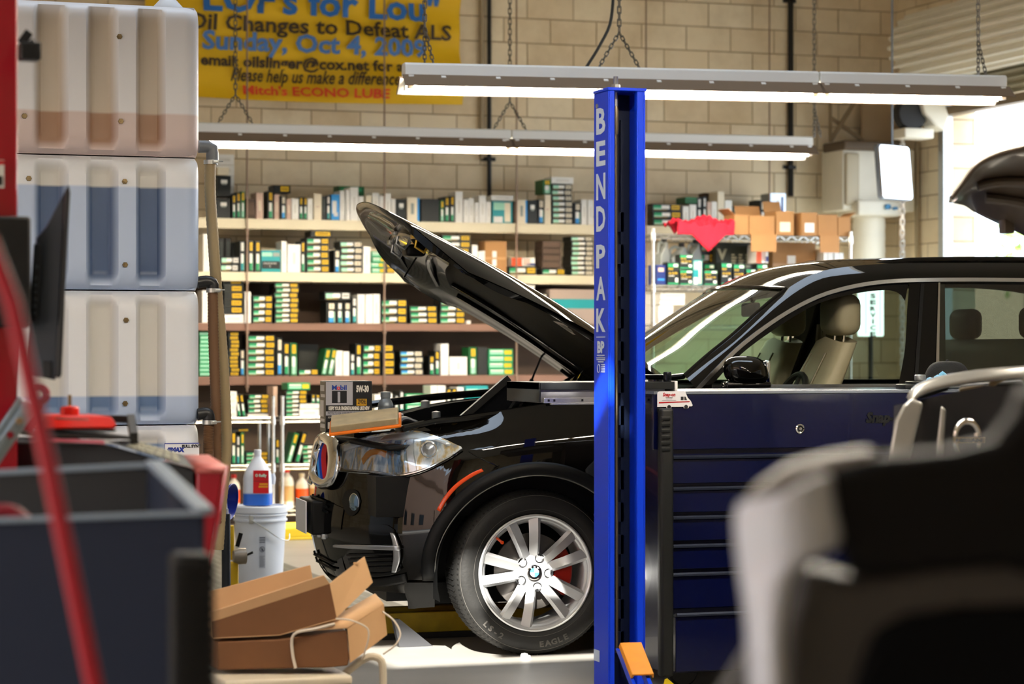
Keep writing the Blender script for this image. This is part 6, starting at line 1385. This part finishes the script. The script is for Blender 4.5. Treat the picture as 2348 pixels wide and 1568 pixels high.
# ------------------------------------------------------------------ cardboard trays on a white stool
kraft = mat('kraft_board', '#6b4526', .75, var=.12, scale=10); kraft_l = mat('kraft_light', '#c0986e', .75, var=.08, scale=10)
SD = 8.0
def S_(px, py, dd=0.): return W(px, py, SD+dd)
t = thing('cardboard_tray', 'upper tilted cardboard tray with a folded end flap on the white stool', 'box', S_(680, 1450), 'cardboard trays on the stool')
RAYDIR = False
def slab(b, pts, depth, th=.004):      # a board traced by its outline, extruded away from the camera
    P = [Vector(p) for p in pts]; dirv = Vector((-.05, 1.0, 0)) if not RAYDIR else Vector((P[0].x, P[0].y, 0)).normalized(); n = len(P); vs = P + [p + dirv*depth for p in P]
    b.add(vs, [tuple(range(n))[::-1], tuple(range(n, 2*n))] + [(i, (i+1) % n, n+(i+1) % n, n+i) for i in range(n)])
b = MB(); slab(b, [S_(488,1425), S_(756,1338), S_(772,1418), S_(640,1455), S_(490,1462)], .008); finish('front_wall', b, kraft, t)
b = MB(); back = .34; up0, up1 = S_(488,1395,.02), S_(754,1312,.02)
P = [S_(488,1425), S_(756,1338), S_(756,1338)+Vector((-.02,.0,.028)), S_(488,1425)+Vector((-.01,0,.030))]; slab(b, P, .012); P2 = [p + Vector((.02,back,.02)) for p in (S_(488,1462), S_(772,1418), S_(756,1330), S_(488,1400))]; slab(b, P2, .008)
b.add([S_(490,1462), S_(640,1455), S_(772,1418), S_(772,1418)+Vector((.02,back,.02)), S_(490,1462)+Vector((.02,back,.02))], [(0,1,2,3,4)]); finish('tray_rim', b, kraft_l, t, solid=.003)
b = MB(); A_ = [S_(756,1338), S_(772,1416), S_(855,1335,.16), S_(836,1276,.16)]; slab(b, A_, .006); b.box(*(S_(818,1290,.12)+Vector((-.012,-.004,-.004))), *(S_(818,1290,.12)+Vector((.008,.0,.002)))); finish('end_flap', b, kraft_l, t)
t = thing('cardboard_tray', 'lower cardboard tray with white strap under the tilted one on the white stool', 'box', S_(690, 1535), 'cardboard trays on the stool')
b = MB(); slab(b, [S_(500,1472), S_(640,1466), S_(700,1459), S_(795,1444), S_(802,1510), S_(798,1526), S_(760,1530), S_(500,1536)], .25); finish('tray_body', b, kraft, t, bevel=.004)
b = MB(); slab(b, [S_(797,1442,-.002), S_(803,1520,-.002), S_(888,1455,.2), S_(880,1385,.2)], .006); finish('end_panel', b, kraft_l, t)
b = MB(); b.add([S_(690,1446,-.004), S_(797,1439,-.004), S_(880,1384,.2), S_(860,1360,.24), S_(770,1412,.05)], [(0,1,2,3,4)]); finish('top_flap', b, kraft_l, t, solid=.003)
b = MB(); ribb = [S_(678,1532,-.006), S_(671,1500,-.006), S_(670,1462,-.008), S_(682,1449,-.012), S_(720,1442,-.006), S_(768,1430,.0)]; b.tube(poly_resample(ribb, 20), .0055, 6); finish('strap', b, mat('strap_white', '#cfc4b4', .4), t)
b = MB(); b.tube(poly_resample([S_(770,1418,-.01), S_(805,1422,-.02), S_(842,1440,-.02), S_(845,1462,-.02), S_(836,1495,-.01), S_(830,1512,0)], 24), .003, 6); finish('strap_end', b, mat('strap_white', '#cfc4b4', .4), t); b = MB(); b.tube(poly_resample([S_(878,1402,.19), S_(905,1425,.15), S_(918,1455,.12), S_(905,1480,.1), S_(878,1500,.1)], 20), .003, 6); finish('strap_end', b, mat('strap_white', '#cfc4b4', .4), t)
sz_ = S_(700, 1546).z; t = thing('step_stool', 'white plastic step stool carrying the cardboard trays', 'stool', (S_(690, 1546).x, S_(690, 1546).y, 0))
stool = mat('stool_white', '#c8bda8', .4); a, c = S_(490,1546), S_(806,1546); yA = a.y+.01
b = MB(); b.rbox(a.x, c.y-.02, sz_-.035, c.x+.0, c.y+.34, sz_, .012); finish('seat', b, stool, t)
for x in (a.x+.02, c.x-.03):
    for y in (c.y, c.y+.31):
        b = MB(); b.bar((x, y, sz_-.03), (x+(.0 if x < c.x-.1 else .0), y, .0), .05, .03); finish('leg', b, stool, t)
b = MB(); b.tube(poly_resample([S_(826,1516,.1), S_(850,1505,.1), S_(872,1512,.1), S_(878,1535,.1), S_(878,1600,.1), Vector((S_(878,1600,.1).x, S_(878,1600,.1).y, .02))], 24), .013, 10); b.tube([S_(826,1516,.1), Vector((c.x-.01, c.y+.1, sz_-.02))], .013, 10); finish('hand_hoop', b, stool, t)

# ------------------------------------------------------------------ red wheel balancer with screen, left foreground
red = mat('machine_red', '#a30d22', .3, coat=.3); red_d = mat('machine_red_dull', '#8a1024', .45); kblk = mat('console_black', '#121315', .5); keyc = mat('key_grey', '#8d8a78', .6); grey_p = mat('monitor_grey', '#2b323b', .45)
BD = 6.2
def B_(px, py, dd=0.): return W(px, py, BD+dd)
t = thing('wheel_balancer', 'red wheel balancing machine with black console in the left foreground', 'machine', (B_(300, 1400).x, B_(300, 1400).y+.3, 0))
p0 = B_(-80, 0); p1 = B_(38, 0)
b = MB(); b.box(p0.x-.1, p1.y-.02, .8, p1.x, p1.y+.12, 2.4); finish('column', b, red, t, bevel=.006)
b = MB(); s0 = B_(-20, 366, -.08); s1 = B_(11, 430, -.08); b.m(0).box(s0.x, s0.y, s1.z, s1.x, s0.y+.004, s0.z); b.m(1).box(s0.x, s0.y-.001, s0.z-.012, s1.x, s0.y, s0.z-.002); b.m(2).box(s0.x, s0.y-.001, s1.z+.006, s1.x-.004, s0.y, s1.z+.03)
finish('warning_sticker', b, [WHT, mat('label_red', '#c8141e', .35), INK], t, smooth=0)
b = MB(); b.box(p0.x, p1.y-.1, B_(0, 752).z, B_(60, 0).x, p1.y-.03, B_(0, 500).z); finish('control_box', b, kblk, t, bevel=.008)
# body of the machine: angled red housing at the right end
x0, x1 = B_(-60, 0).x, B_(443, 0).x
R1 = [B_(452,1075), B_(512,1073), B_(498,1180), B_(485,1260), B_(470,1400), B_(440,1400)]
b = MB(); slab(b, R1, .5); finish('housing', b, red, t, bevel=.006)
b = MB(); P = [B_(419,1043,.45), B_(478,1042,.5), B_(520,1068,.05), B_(514,1076,-.01), B_(449,1076,-.01)]; b.add(P, [(0,1,2,3,4)]); finish('housing_top', b, mat('machine_top_red', '#b55a52', .45), t, solid=.01)
b = MB(); P = [B_(512,1073,-.003), B_(522,1066,.06), B_(500,1200,.06), B_(486,1265,.06), B_(470,1400,.0), B_(485,1260,-.003)]; b.add(P, [tuple(range(6))]); finish('housing_side', b, red, t, solid=.004)
b = MB(); slab(b, [B_(-60,1015,.1), B_(30,1012,.1), B_(230,1014,.1), B_(445,1076), B_(448,1200), B_(440,1400), B_(-60,1400)], .4); finish('console', b, kblk, t, bevel=.006)
b = MB(); K0, K1, K2, K3 = B_(240,1012,.02), B_(445,1074,-.012), B_(420,1042,.4), B_(305,1008,.4)
kp = lambda u, v, w=0: (K0.lerp(K1, u)).lerp(K3.lerp(K2, u), v) + Vector((0,0,w))
b.m(0); b.add([kp(0,0), kp(1,0), kp(1,1), kp(0,1)], [(0,1,2,3)]); b.m(1)
for i in range(6):
    for j in range(3):
        u0, u1, v0_, v1_ = .22+i*.11, .30+i*.11, .12+j*.27, .32+j*.27; b.add([kp(u0,v0_,.004), kp(u1,v0_,.004), kp(u1,v1_,.004), kp(u0,v1_,.004), kp(u0,v0_), kp(u1,v0_), kp(u1,v1_), kp(u0,v1_)], [(0,1,2,3),(4,5,1,0),(5,6,2,1),(6,7,3,2),(7,4,0,3)])
finish('key_panel', b, [kblk, keyc], t, smooth=0)
b = MB(); P = [B_(120,1006,.05), B_(240,1010,.05), B_(240,1018,.03), B_(120,1012,.03)]; slab(b, P, .05); finish('red_strip', b, red_d, t)
# steel arm with knob at the far left
A_, C_ = B_(-30, 1060, -.2), B_(62, 925, -.1)
b = MB(); b.bar(A_, C_, .055, .02, (0,1,0)); b.bar(A_+Vector((0,-.02,0)), C_+Vector((0,-.02,0)), .02, .02, (0,1,0)); finish('steel_arm', b, mat('arm_silver', '#9aa8b4', .3, .7), t, bevel=.004)
b = MB(); q = B_(43, 965, -.16); b.lathe([(0,-.02),(.008,-.02),(.009,-.01),(.009,.01)], 14, q, 'y'); q = B_(22, 997, -.17); b.m(1).lathe([(0,-.012),(.009,-.012),(.009,.01)], 14, q, 'y'); finish('arm_knob', b, [mat('brass_screw', '#b59a7c', .3, .7), red_d], t)
b = MB(); q = B_(90, 905, -.05); b.m(0); ring = [(q.x+math.cos(a)*.020, q.y, q.z+math.sin(a)*.020) for a in [2*math.pi*k/20 for k in range(21)]]; b.tube(ring, .009, 8, caps=False); b.bar((q.x-.004, q.y, q.z-.02), B_(55, 985, -.05), .035, .012, (0,1,0)); finish('pull_lever', b, red_d, t)
# monitor on its bracket, seen edge-on
t = thing('monitor', 'dark grey monitor seen edge-on in front of the white tanks', 'monitor', B_(110, 870, .1))
F1 = [(147,445),(158,424),(160,440),(136,868),(128,874),(122,860)]
def edgeslab(pts, dx, y0, name, m, bev=.004):
    b = MB(); P = [B_(*q) for q in pts]; n = len(P); dirv = Vector((P[0].x, P[0].y, 0)).normalized(); vs = [p + dirv*y0 for p in P] + [p + dirv*(y0+dx) for p in P]
    b.add(vs, [tuple(range(n))[::-1], tuple(range(n, 2*n))] + [(i, (i+1) % n, n+(i+1) % n, n+i) for i in range(n)]); return finish(name, b, m, t, bevel=bev)
edgeslab([(148,440),(157,424),(161,442),(152,600),(141,860),(136,868),(126,862),(138,620)], .38, -.02, 'screen_frame', mat('frame_black', '#16191d', .35))
edgeslab([(84,545),(106,520),(148,440),(140,640),(128,872),(66,858),(70,700)], .34, .0, 'back_shell', grey_p)
edgeslab([(78,560),(92,560),(96,575),(86,740),(68,740),(66,720)], .012, -.03, 'button_strip', mat('frame_black2', '#1c2228', .4), .002)
b = MB()
for k in range(7):
    q = B_(83-1.2*k*.5, 622+16*k, -.035) if k else B_(85, 612, -.035); b.lathe([(0,-.004),(.0045,-.003),(.005,.0)], 12, q, 'y')
finish('button', b, grey_p, t)
edgeslab([(98,828),(118,828),(118,866),(98,866)], .01, -.006, 'port_cover', kblk, .002)
b = MB(); b.bar(B_(64,605,-.06), B_(66,605,-.06), .03, .03); finish('bracket', b, kblk, t); b = MB(); b.bar(B_(64,700,-.06), B_(66,700,-.06), .03, .03); finish('bracket', b, kblk, t)
# red plastic case with a knob in an open black tray on the console
t = thing('tool_tray', 'black plastic tray on top of the balancer console', 'tray', B_(230, 1000, .2))
b = MB(); slab(b, [B_(90,994,.12), B_(300,1000,.12), B_(309,1003,.12), B_(309,1008,.12), B_(90,1004,.12)], .34); b.bar(B_(300,962,.44), B_(308,1005,.13), .02, .03); b.bar(B_(205,958,.46), B_(305,962,.46), .012, .02); finish('tray_frame', b, mat('tray_black', '#2b2a28', .5), t)
t = thing('plastic_case', 'bright red plastic case with a red knob on its lid lying in the black tray', 'case', B_(180, 985, .2))
redp = mat('case_red', '#d8261c', .35)
b = MB(); slab(b, [B_(100,985,.16), B_(96,975,.16), B_(108,952,.2), B_(255,954,.2), B_(267,970,.16), B_(267,984,.16)], .22); finish('case_body', b, redp, t, bevel=.006)
b = MB(); slab(b, [B_(106,986,.15), B_(268,985,.15), B_(266,990,.15), B_(190,990,.15), B_(108,990,.15)], .24); finish('case_base', b, kblk, t, bevel=.003)
b = MB(); q = B_(160, 950, .28); b.lathe([(0,.0),(.026,.0),(.026,.022),(.020,.026),(0,.028)], 8, q-Vector((0,0,.004))); finish('case_knob', b, redp, t, bevel=.003)
b = MB(); b.lathe([(0,0),(.005,0),(.005,.03),(0,.031)], 10, q+Vector((0,0,.022))); finish('knob_pin', b, mat('brass', '#a08a5a', .35, .8), t)
b = MB(); slab(b, [B_(124,957,.155), B_(204,960,.155), B_(204,964,.155), B_(124,961,.155)], .002); finish('case_label', b, mat('label_greyred', '#c4908a', .4), t)

# blurred grey bin, black post and red rod nearest on the left
GD = 4.1
def G_(px, py, dd=0.): return W(px, py, GD+dd)
binm = mat('bin_grey', '#282f40', .5, spec=.2); binr = mat('bin_rim', '#8a98a6', .4)
t = thing('parts_bin', 'open grey bin with sloping sides in the blurred left foreground', 'bin', (G_(200, 1568).x, G_(200, 1568).y+.2, 0))
b = MB(); FR = [G_(-60,1195), G_(470,1176), Vector((G_(470,1176).x-.005, G_(470,1176).y, .4)), Vector((G_(-60,1195).x, G_(-60,1195).y, .4))]; slab(b, FR, .02); finish('front_wall', b, binm, t, bevel=.004)
bk0, bk1 = G_(-60,1086,.5), G_(352,1066,.5)
b = MB(); slab(b, [bk0, bk1, Vector((bk1.x, bk1.y, .5)), Vector((bk0.x, bk0.y, .5))], .02); finish('back_wall', b, mat('bin_inner', '#26282a', .6), t)
b = MB(); fr1 = G_(470,1176); b.add([fr1, bk1, Vector((bk1.x, bk1.y, .5)), Vector((fr1.x, fr1.y, .4))], [(0,1,2,3)]); finish('side_wall', b, binm, t, solid=.012)
b = MB(); b.bar(fr1+Vector((0,0,.002)), bk1+Vector((0,0,.004)), .03, .012); b.bar(bk0, bk1, .02, .01); b.bar(FR[0], FR[1], .02, .008); finish('bin_rim', b, binr, t, bevel=.002)
b = MB(); b.add([FR[3]+Vector((0,.02,.5)), FR[2]+Vector((0,.02,.5)), Vector((bk1.x, bk1.y, .9)), Vector((bk0.x, bk0.y, .9))], [(0,1,2,3)]); finish('bin_floor', b, mat('bin_inner', '#26282a', .6), t, solid=.01)
b = MB(); b.tube(poly_resample([G_(-40,1190,.1), G_(0,1170,.1), G_(35,1175,.1), G_(62,1196,.1)], 10), .012, 8); tag(finish('red_cable', b, red_d), 'red cable drooping over the front edge of the grey bin', 'cable')
p0, p1 = W(402, 1290, 3.6), W(496, 1290, 3.6)
t = thing('rubber_bumper_post', 'black square rubber post in the blurred left foreground', 'post', ((p0.x+p1.x)/2, p0.y, 0))
b = MB(); b.rbox(p0.x, p0.y, 0, p1.x, p0.y+.06, W(0, 1272, 3.6).z, .008); finish('post_core', b, mat('rubber_black', '#0a0b0c', .6), t)
b = MB()
for k in range(14): zz_ = W(0, 1300+k*24, 3.6).z; b.rbox(p0.x-.003, p0.y-.004, zz_-.008, p1.x+.003, p0.y+.03, zz_+.004, .002)
finish('post_band', b, mat('rubber_black', '#0a0b0c', .6), t)
b = MB(); b.tube([W(-30, 545, 3.0), W(28, 690, 3.02), W(110, 1060, 3.04), W(215, 1568, 3.06), W(232, 1660, 3.06)], .0115, 14); tag(finish('support_rod', b, mat('rod_red', '#b00c24', .35)), 'slim bright red rod slanting through the blurred left foreground', 'rod')
p = B_(60, 110, -.2)
t = thing('ceiling_sensor', 'small black camera head on a bracket fixed to the red column at upper left', 'camera', p)
b = MB(); b.box(B_(34,107,-.1).x, p.y, B_(34,146,-.1).z, B_(83,107,-.1).x, p.y+.06, B_(34,107,-.1).z); finish('bracket', b, kblk, t, bevel=.004)
b = MB(); b.bar(B_(48,100,-.1), B_(68,72,-.1), .022, .03, (0,1,0)); b.bar(B_(62,104,-.1), B_(78,92,-.1), .012, .02, (0,1,0)); finish('camera_head', b, kblk, t, bevel=.003)

# ------------------------------------------------------------------ silver pick-up front with raised hood, right
silver = mat('paint_silver', '#a9aaa8', .25, .5, coat=.6); dk = mat('grille_dark', '#0b0c0e', .45, spec=.25)
ND = 7.3; RAYDIR = True
def N_(px, py, dd=0.): return W(px, py, ND+dd)
t = thing('pickup_truck', 'silver pick-up truck front with chrome badge and raised hood at the right', 'car', (N_(2400, 1300).x, N_(2400, 1300).y, 0))
b = MB(); pts = [N_(2085,912,.1), N_(2098,893,.1), N_(2130,875,.12), N_(2180,862,.14), N_(2260,850,.16), N_(2348,843,.18), N_(2460,838,.2)]
P = poly_resample(pts, 40); b.grid(lambda u, v: P[round(u*40)] + Vector((.02*v, .06*v, .006*math.sin(3.14*v))) - Vector((0,0,.028*max(0, 1-2*v))), 40, 6); finish('hood_ledge', b, silver, t, smooth=60, solid=.01)
b = MB()     # upper body behind: fender and cab volume beyond the frame
Q = N_(2400, 1100, .3)
def fas(u, v):   # rounded front fascia from its left flank round to the front
    a = lerp(0, 1, u); px = lerp(2038, 2480, a); z_top = lerp(930, 885, min(1, a*2)); py = lerp(z_top, 1560, v); dd = .12*math.cos(a*2.2) + .25*math.exp(-a*14) + .04*math.cos(v*3)
    return N_(px + 22*(v-.35)*math.exp(-a*6)*-1.6, py, dd-.05)
b.grid(fas, 40, 24); finish('fascia', b, dk, t, smooth=60)
b = MB(); V = [(2090,912),(2118,925),(2080,1080),(2062,1160),(2020,1160),(2032,1080),(2052,965),(2070,930)]
slab(b, [N_(*q, .0) for q in V], .05); finish('grille_flank', b, silver, t, bevel=.01)
b = MB(); slab(b, [N_(*q, -.02) for q in ((2158,930),(2170,940),(2162,1060),(2150,1100),(2140,1100),(2150,1000))], .03); finish('grille_strut', b, silver, t, bevel=.006)
b = MB(); e0 = N_(2218, 1000, -.04); n = 28; prof2 = [(-.034,0),(-.030,.018),(-.034,.03),(-.046,.02)]
ax_r = Vector((CS*.9, -SN*.9, 0)) + Vector((SN*.3, CS*.3, 0))
arc = [e0 + ax_r*(.042*math.cos(a)) + Vector((0,0,.044*math.sin(a))) for a in [R(k*10) for k in range(0, 19)]]
b.tube(arc, [.008+.003*math.sin(R(k*10)) for k in range(19)], 12); b.tube([e0 + ax_r*.034 + Vector((0,0,.01)), e0 + ax_r*.034 - Vector((0,0,.0))], .008, 8); arc2 = [e0 + ax_r*(.042*math.cos(a)) + Vector((0,0,.044*math.sin(a)-.018)) for a in [R(180+k*10) for k in range(0, 19)]]; b.tube(arc2, .008, 12); finish('badge_ring', b, chrome, t, smooth=70)
b = MB(); b.m(0); A2 = [e0 - ax_r*.056 + Vector((0,-.01,-.018)), e0 + ax_r*.056 + Vector((0,-.01,-.018)), e0 + ax_r*.056 + Vector((0,-.01,-.002)), e0 - ax_r*.056 + Vector((0,-.01,-.002))]; slab(b, A2, .012); b.m(1); b.text('NISSAN', .0145, lambda u, v, tt: e0 + ax_r*u + Vector((0,-.0118,-.0155+v)), width=.094, bold=.0008); finish('badge_bar', b, [chrome, mat('badge_ink', '#20242c', .4)], t, smooth=0)
b = MB(); slab(b, [N_(*q, .25) for q in ((2098,905),(2170,882),(2180,890),(2172,896),(2110,916))], .1); slab(b, [N_(*q, .3) for q in ((2200,884),(2348,872),(2348,905),(2205,900))], .2); finish('bay_parts', b, dk, t, bevel=.008)
b = MB(); b.tube(poly_resample([N_(2270,885,.2), N_(2290,870,.2), N_(2330,862,.22), N_(2400,870,.24)], 14), .01, 8); b.tube(poly_resample([N_(2200,895,.22), N_(2250,888,.22), N_(2300,892,.22)], 12), .007, 8); finish('bay_hose', b, mat('hose_tan', '#8a7a5c', .5), t)
ray = (N_(2420, 1100, 1.) - N_(2420, 1100, 0.)); ray.z = 0; ray.normalize(); sd = Vector((ray.y, -ray.x, 0)); o0 = N_(2425, 1100, .25); o0.z = 0; zc_ = N_(0, 885, .3).z-.05
b = MB(); b.M = Matrix(((sd.x, ray.x, 0, o0.x), (sd.y, ray.y, 0, o0.y), (0, 0, 1, 0), (0,0,0,1)))
b.rbox(0, .05, .45, 1.55, 1.3, zc_, .08); b.rbox(.05, 1.3, .45, 1.5, 3.6, zc_, .1); b.rbox(.15, 1.4, zc_-.05, 1.4, 3.2, zc_+.65, .12); finish('cab_body', b, silver, t)
for yy in (-.02, 1.35):
    c2 = MB(); c2.M = b.M; c2.lathe([(0,0),(.2,.0),(.22,.02),(.36,.02),(.38,.06),(.38,.2),(.36,.24),(0,.24)], 40, (yy, .75, .38), 'x'); finish('wheel', c2, tyre_m, t)
# its raised hood, underside in view
HPx = [(2176,452),(2200,420),(2230,380),(2275,352),(2348,332),(2440,322)]; LPx = [(2176,454),(2215,462),(2240,478),(2275,496),(2348,530),(2440,580)]
A2 = poly_resample([N_(*q, .05) for q in HPx], 40); B2 = poly_resample([N_(*q, .75) for q in LPx], 40)
b = MB(); b.grid(lambda u, v: A2[round(u*40)].lerp(B2[round(u*40)], v) + Vector((0,0,.02*math.sin(math.pi*v)*min(1, u*3))), 40, 20); finish('raised_hood', b, mat('hood_brown', '#4f443a', .3, coat=.4), t, smooth=60, solid=.015)
b = MB()
for v0, u0, u1 in ((.35,.3,.95),(.6,.35,.95)):
    b = MB(); b.tube([A2[round(u*40)].lerp(B2[round(u*40)], v0) - Vector((0,0,.012)) for u in [lerp(u0, u1, k/10) for k in range(11)]], .016, 8); finish('hood_rib', b, mat('hood_brown', '#4f443a', .3), t)
b = MB(); q = A2[20].lerp(B2[20], .93); b.rbox(q.x-.02, q.y-.02, q.z-.05, q.x+.02, q.y+.02, q.z, .006); finish('hood_catch', b, mat('hood_brown', '#4f443a', .3), t)
b = MB(); q = A2[30].lerp(B2[30], .9); b.tube([q, Vector((q.x+.1, q.y, 1.25))], .008, 8); finish('hood_prop', b, dk, t)

# nearest on the right, strongly out of focus: a pale fender with a black wheel opening
FD = 2.3
def F_(px, py, dd=0.): return W(px, py, FD+dd)
pale = mat('fender_pale', '#c9cbd2', .35, coat=.3); fbrown = mat('fender_grey', '#332e2a', .5); fblk = mat('fender_black', '#050505', .7, spec=.1)
t = thing('car_fender', 'pale car fender with black upper trim strongly blurred in the right foreground', 'car', F_(2000, 1568))
b = MB(); L_ = [F_(*q) for q in ((1695,1150),(1684,1180),(1690,1280),(1705,1400),(1712,1500),(1716,1620))]; R_ = [F_(*q, -.01) for q in ((1905,1085),(1915,1160),(1925,1250),(1850,1290),(1810,1420),(1812,1620))]
Lp, Rp = poly_resample(L_, 24), poly_resample(R_, 24); b.grid(lambda u, v: Lp[round(u*24)].lerp(Rp[round(u*24)], v) - Vector((SN, CS, 0))*.035*math.sin(math.pi*v), 24, 12); finish('fender_edge', b, pale, t, smooth=70, solid=.01)
b = MB(); P = [F_(*q, .03) for q in ((1705,1160),(1740,1118),(1810,1072),(1905,1047),(2010,1032),(2010,1060),(1920,1110),(1760,1165))]; slab(b, P, .1); finish('fender_top', b, mat('fender_tan', '#6f675e', .4), t, bevel=.01)
b = MB(); P = [F_(*q, .0) for q in ((1880,1085),(2000,1052),(2180,1036),(2280,1012),(2330,950),(2348,890),(2470,860),(2470,1360),(2300,1300),(2100,1320),(1950,1330),(1905,1200))]; slab(b, P, .12); finish('upper_trim', b, mat('trim_dark', '#0d0b09', .6, spec=.15), t, bevel=.012)
b = MB(); P = [F_(*q, .02) for q in ((1940,1330),(2150,1285),(2470,1280),(2470,1700),(1790,1700),(1800,1440),(1850,1300))]; slab(b, P, .1); finish('fender_panel', b, fbrown, t, bevel=.01)
b = MB(); P = [F_(*q, .005) for q in ((1960,1700),(1962,1560),(2000,1450),(2080,1410),(2200,1392),(2470,1385),(2470,1700))]; slab(b, P, .1); finish('wheel_opening', b, fblk, t, bevel=.01)
b = MB(); P = [F_(*q, .1) for q in ((1640,1600),(1720,1470),(1760,1480),(1720,1640))]; slab(b, P, .04); finish('lower_valance', b, mat('valance_grey', '#62605e', .5), t, bevel=.005)
b = MB(); b.box(F_(1800,0).x, F_(1800,0).y+.15, 0, F_(1800,0).x+.35, F_(1800,0).y+.5, .9); finish('body_behind', b, fblk, t)

# ------------------------------------------------------------------ far right corner: duct, cooler, mirror panel, braced panel, lit sign
t = thing('air_duct', 'cream air duct and unit in the right corner behind the chain', 'duct', WY(2010, 500, 18.0))
def D_(px, py, Y=18.0): return WY(px, py, Y)
def dbox(b, x0, y0, x1, y1, Y, d): a, c = D_(x0, y1, Y), D_(x1, y0, Y); b.rbox(a.x, Y, a.z, c.x, Y+d, c.z, .02)
b = MB(); dbox(b, 1932, 342, 2098, 482, 18.0, .4); dbox(b, 1968, 460, 2066, 494, 17.9, .4); finish('unit_box', b, cream, t)
b = MB(); dbox(b, 1940, 350, 1972, 470, 17.97, .1); finish('access_panel', b, mat('cream_dark', '#b8ab90', .5), t)
b = MB(); dbox(b, 1935, 325, 2075, 343, 17.95, .4); finish('shelf_bracket', b, mat('bracket_brown', '#5a4a38', .6), t)
b = MB(); a = D_(1995, 494, 18.1); r = (D_(2030, 494, 18.1).x - D_(1962, 494, 18.1).x)/2; zt = a.z; zb_ = D_(1995, 640, 18.1).z
pr = []; k = 0; z = zt
while z > zb_: pr += [(r, z), (r*.96, z-.02)]; z -= .10
b.lathe(pr[::-1], 28, (D_(1995, 494, 18.1).x, 18.12, 0)); finish('duct_pipe', b, cream, t)
b = MB(); dbox(b, 2030, 468, 2042, 480, 17.88, .01); finish('sticker', b, mat('sticker_blue', '#5a9ac0', .5), t); b = MB(); dbox(b, 2048, 474, 2058, 481, 17.88, .01); finish('sticker', b, mat('sticker_blue', '#5a9ac0', .5), t)
t = thing('wall_panel', 'tan plywood panel with crossed brackets high in the right corner', 'panel', D_(1985, 320))
b = MB(); dbox(b, 1978, 225, 2062, 330, 18.38, .05); finish('plywood_sheet', b, mat('plywood', '#b39a78', .7, var=.1, scale=5), t)
b = MB(); b.bar(D_(1905, 322, 18.3), D_(1962, 230, 18.3), .02, .035); b.bar(D_(1905, 270, 18.32), D_(1978, 322, 18.32), .02, .03); b.bar(D_(1904, 230, 18.3), D_(1904, 326, 18.3), .02, .025); finish('cross_brace', b, mat('brace_tan', '#8a7454', .6), t)
p = W(2055, 395, 18.6); mt_ = thing('mirror_panel', 'bright white square mirror with rounded corners hanging behind the chain', 'mirror', p)
nrm = Vector((.46, -1.0, .10)).normalized(); rr = Vector((0,0,1)).cross(nrm).normalized(); uu = nrm.cross(rr); wm, hm = .185, .205
b = MB(); pts = []
for cx, cy, a0 in ((wm-.03, hm-.03, 0), (-wm+.03, hm-.03, 90), (-wm+.03, -hm+.03, 180), (wm-.03, -hm+.03, 270)):
    for k in range(6): a = R(a0+k*18); pts.append((cx+.03*math.cos(a), cy+.03*math.sin(a)))
b.prism(pts, lambda u, v, w: p + rr*u + uu*v + nrm*w, -.02, 0); finish('mirror_face', b, mat('mirror_bright', '#f4f6f8', .12, 1.0), mt_)
b = MB(); b.prism([(x*1.03, y*1.03) for x, y in pts], lambda u, v, w: p + rr*u + uu*v + nrm*w, -.05, -.02); b.tube([p - nrm*.04 + Vector((0,0,.1)), (p.x-nrm.x*.04, p.y-nrm.y*.04, ZC)], .008, 8); finish('mirror_back', b, mat('mirror_backing', '#77808a', .5), mt_)
a, c = WY(1978, 800, 17.55), WY(2030, 770, 17.55); ztop_ = WY(2000, 640, 17.55).z; zbot_ = WY(2000, 771, 17.55).z
t = thing('service_sign', 'backlit white vertical sign with black letters seen through the side window of the car', 'sign', ((a.x+c.x)/2, 17.6, 0))
b = MB(); b.rbox(a.x, 17.57, zbot_, c.x, 17.65, ztop_, .012); finish('sign_face', b, mat('sign_lit', '#dff2ea', .4, emit=3.0), t)
b = MB(); xm_ = (a.x+c.x)/2; b.tube([(xm_, 17.61, .01), (xm_, 17.61, zbot_+.01)], .02, 10); b.lathe([(0,0),(.16,0),(.15,.02),(0,.025)], 24, (xm_, 17.61, 0)); finish('sign_pole', b, dark_m, t)
b = MB(); hL = WY(2000, 700, 17.55).z - WY(2000, 714.5, 17.55).z
for k, chx in enumerate('SERVICE'): zc = WY(2003, 678+(k-.0)*14.6, 17.55).z; b.text(chx, hL*1.0, lambda u, v, tt: ((a.x+c.x)/2+u, 17.567, zc-hL*.36+v), bold=hL*.05, width=.055 if chx != 'I' else .018)
b.box(a.x+.035, 17.566, zbot_+.02, a.x+.04, 17.568, ztop_-.02); b.box(c.x-.04, 17.566, zbot_+.02, c.x-.035, 17.568, ztop_-.02); finish('lettering', b, mat('sign_ink', '#1c2420', .5), t, smooth=0)

# tidy
for o in sc.objects:
    if '_w' in o: del o['_w']
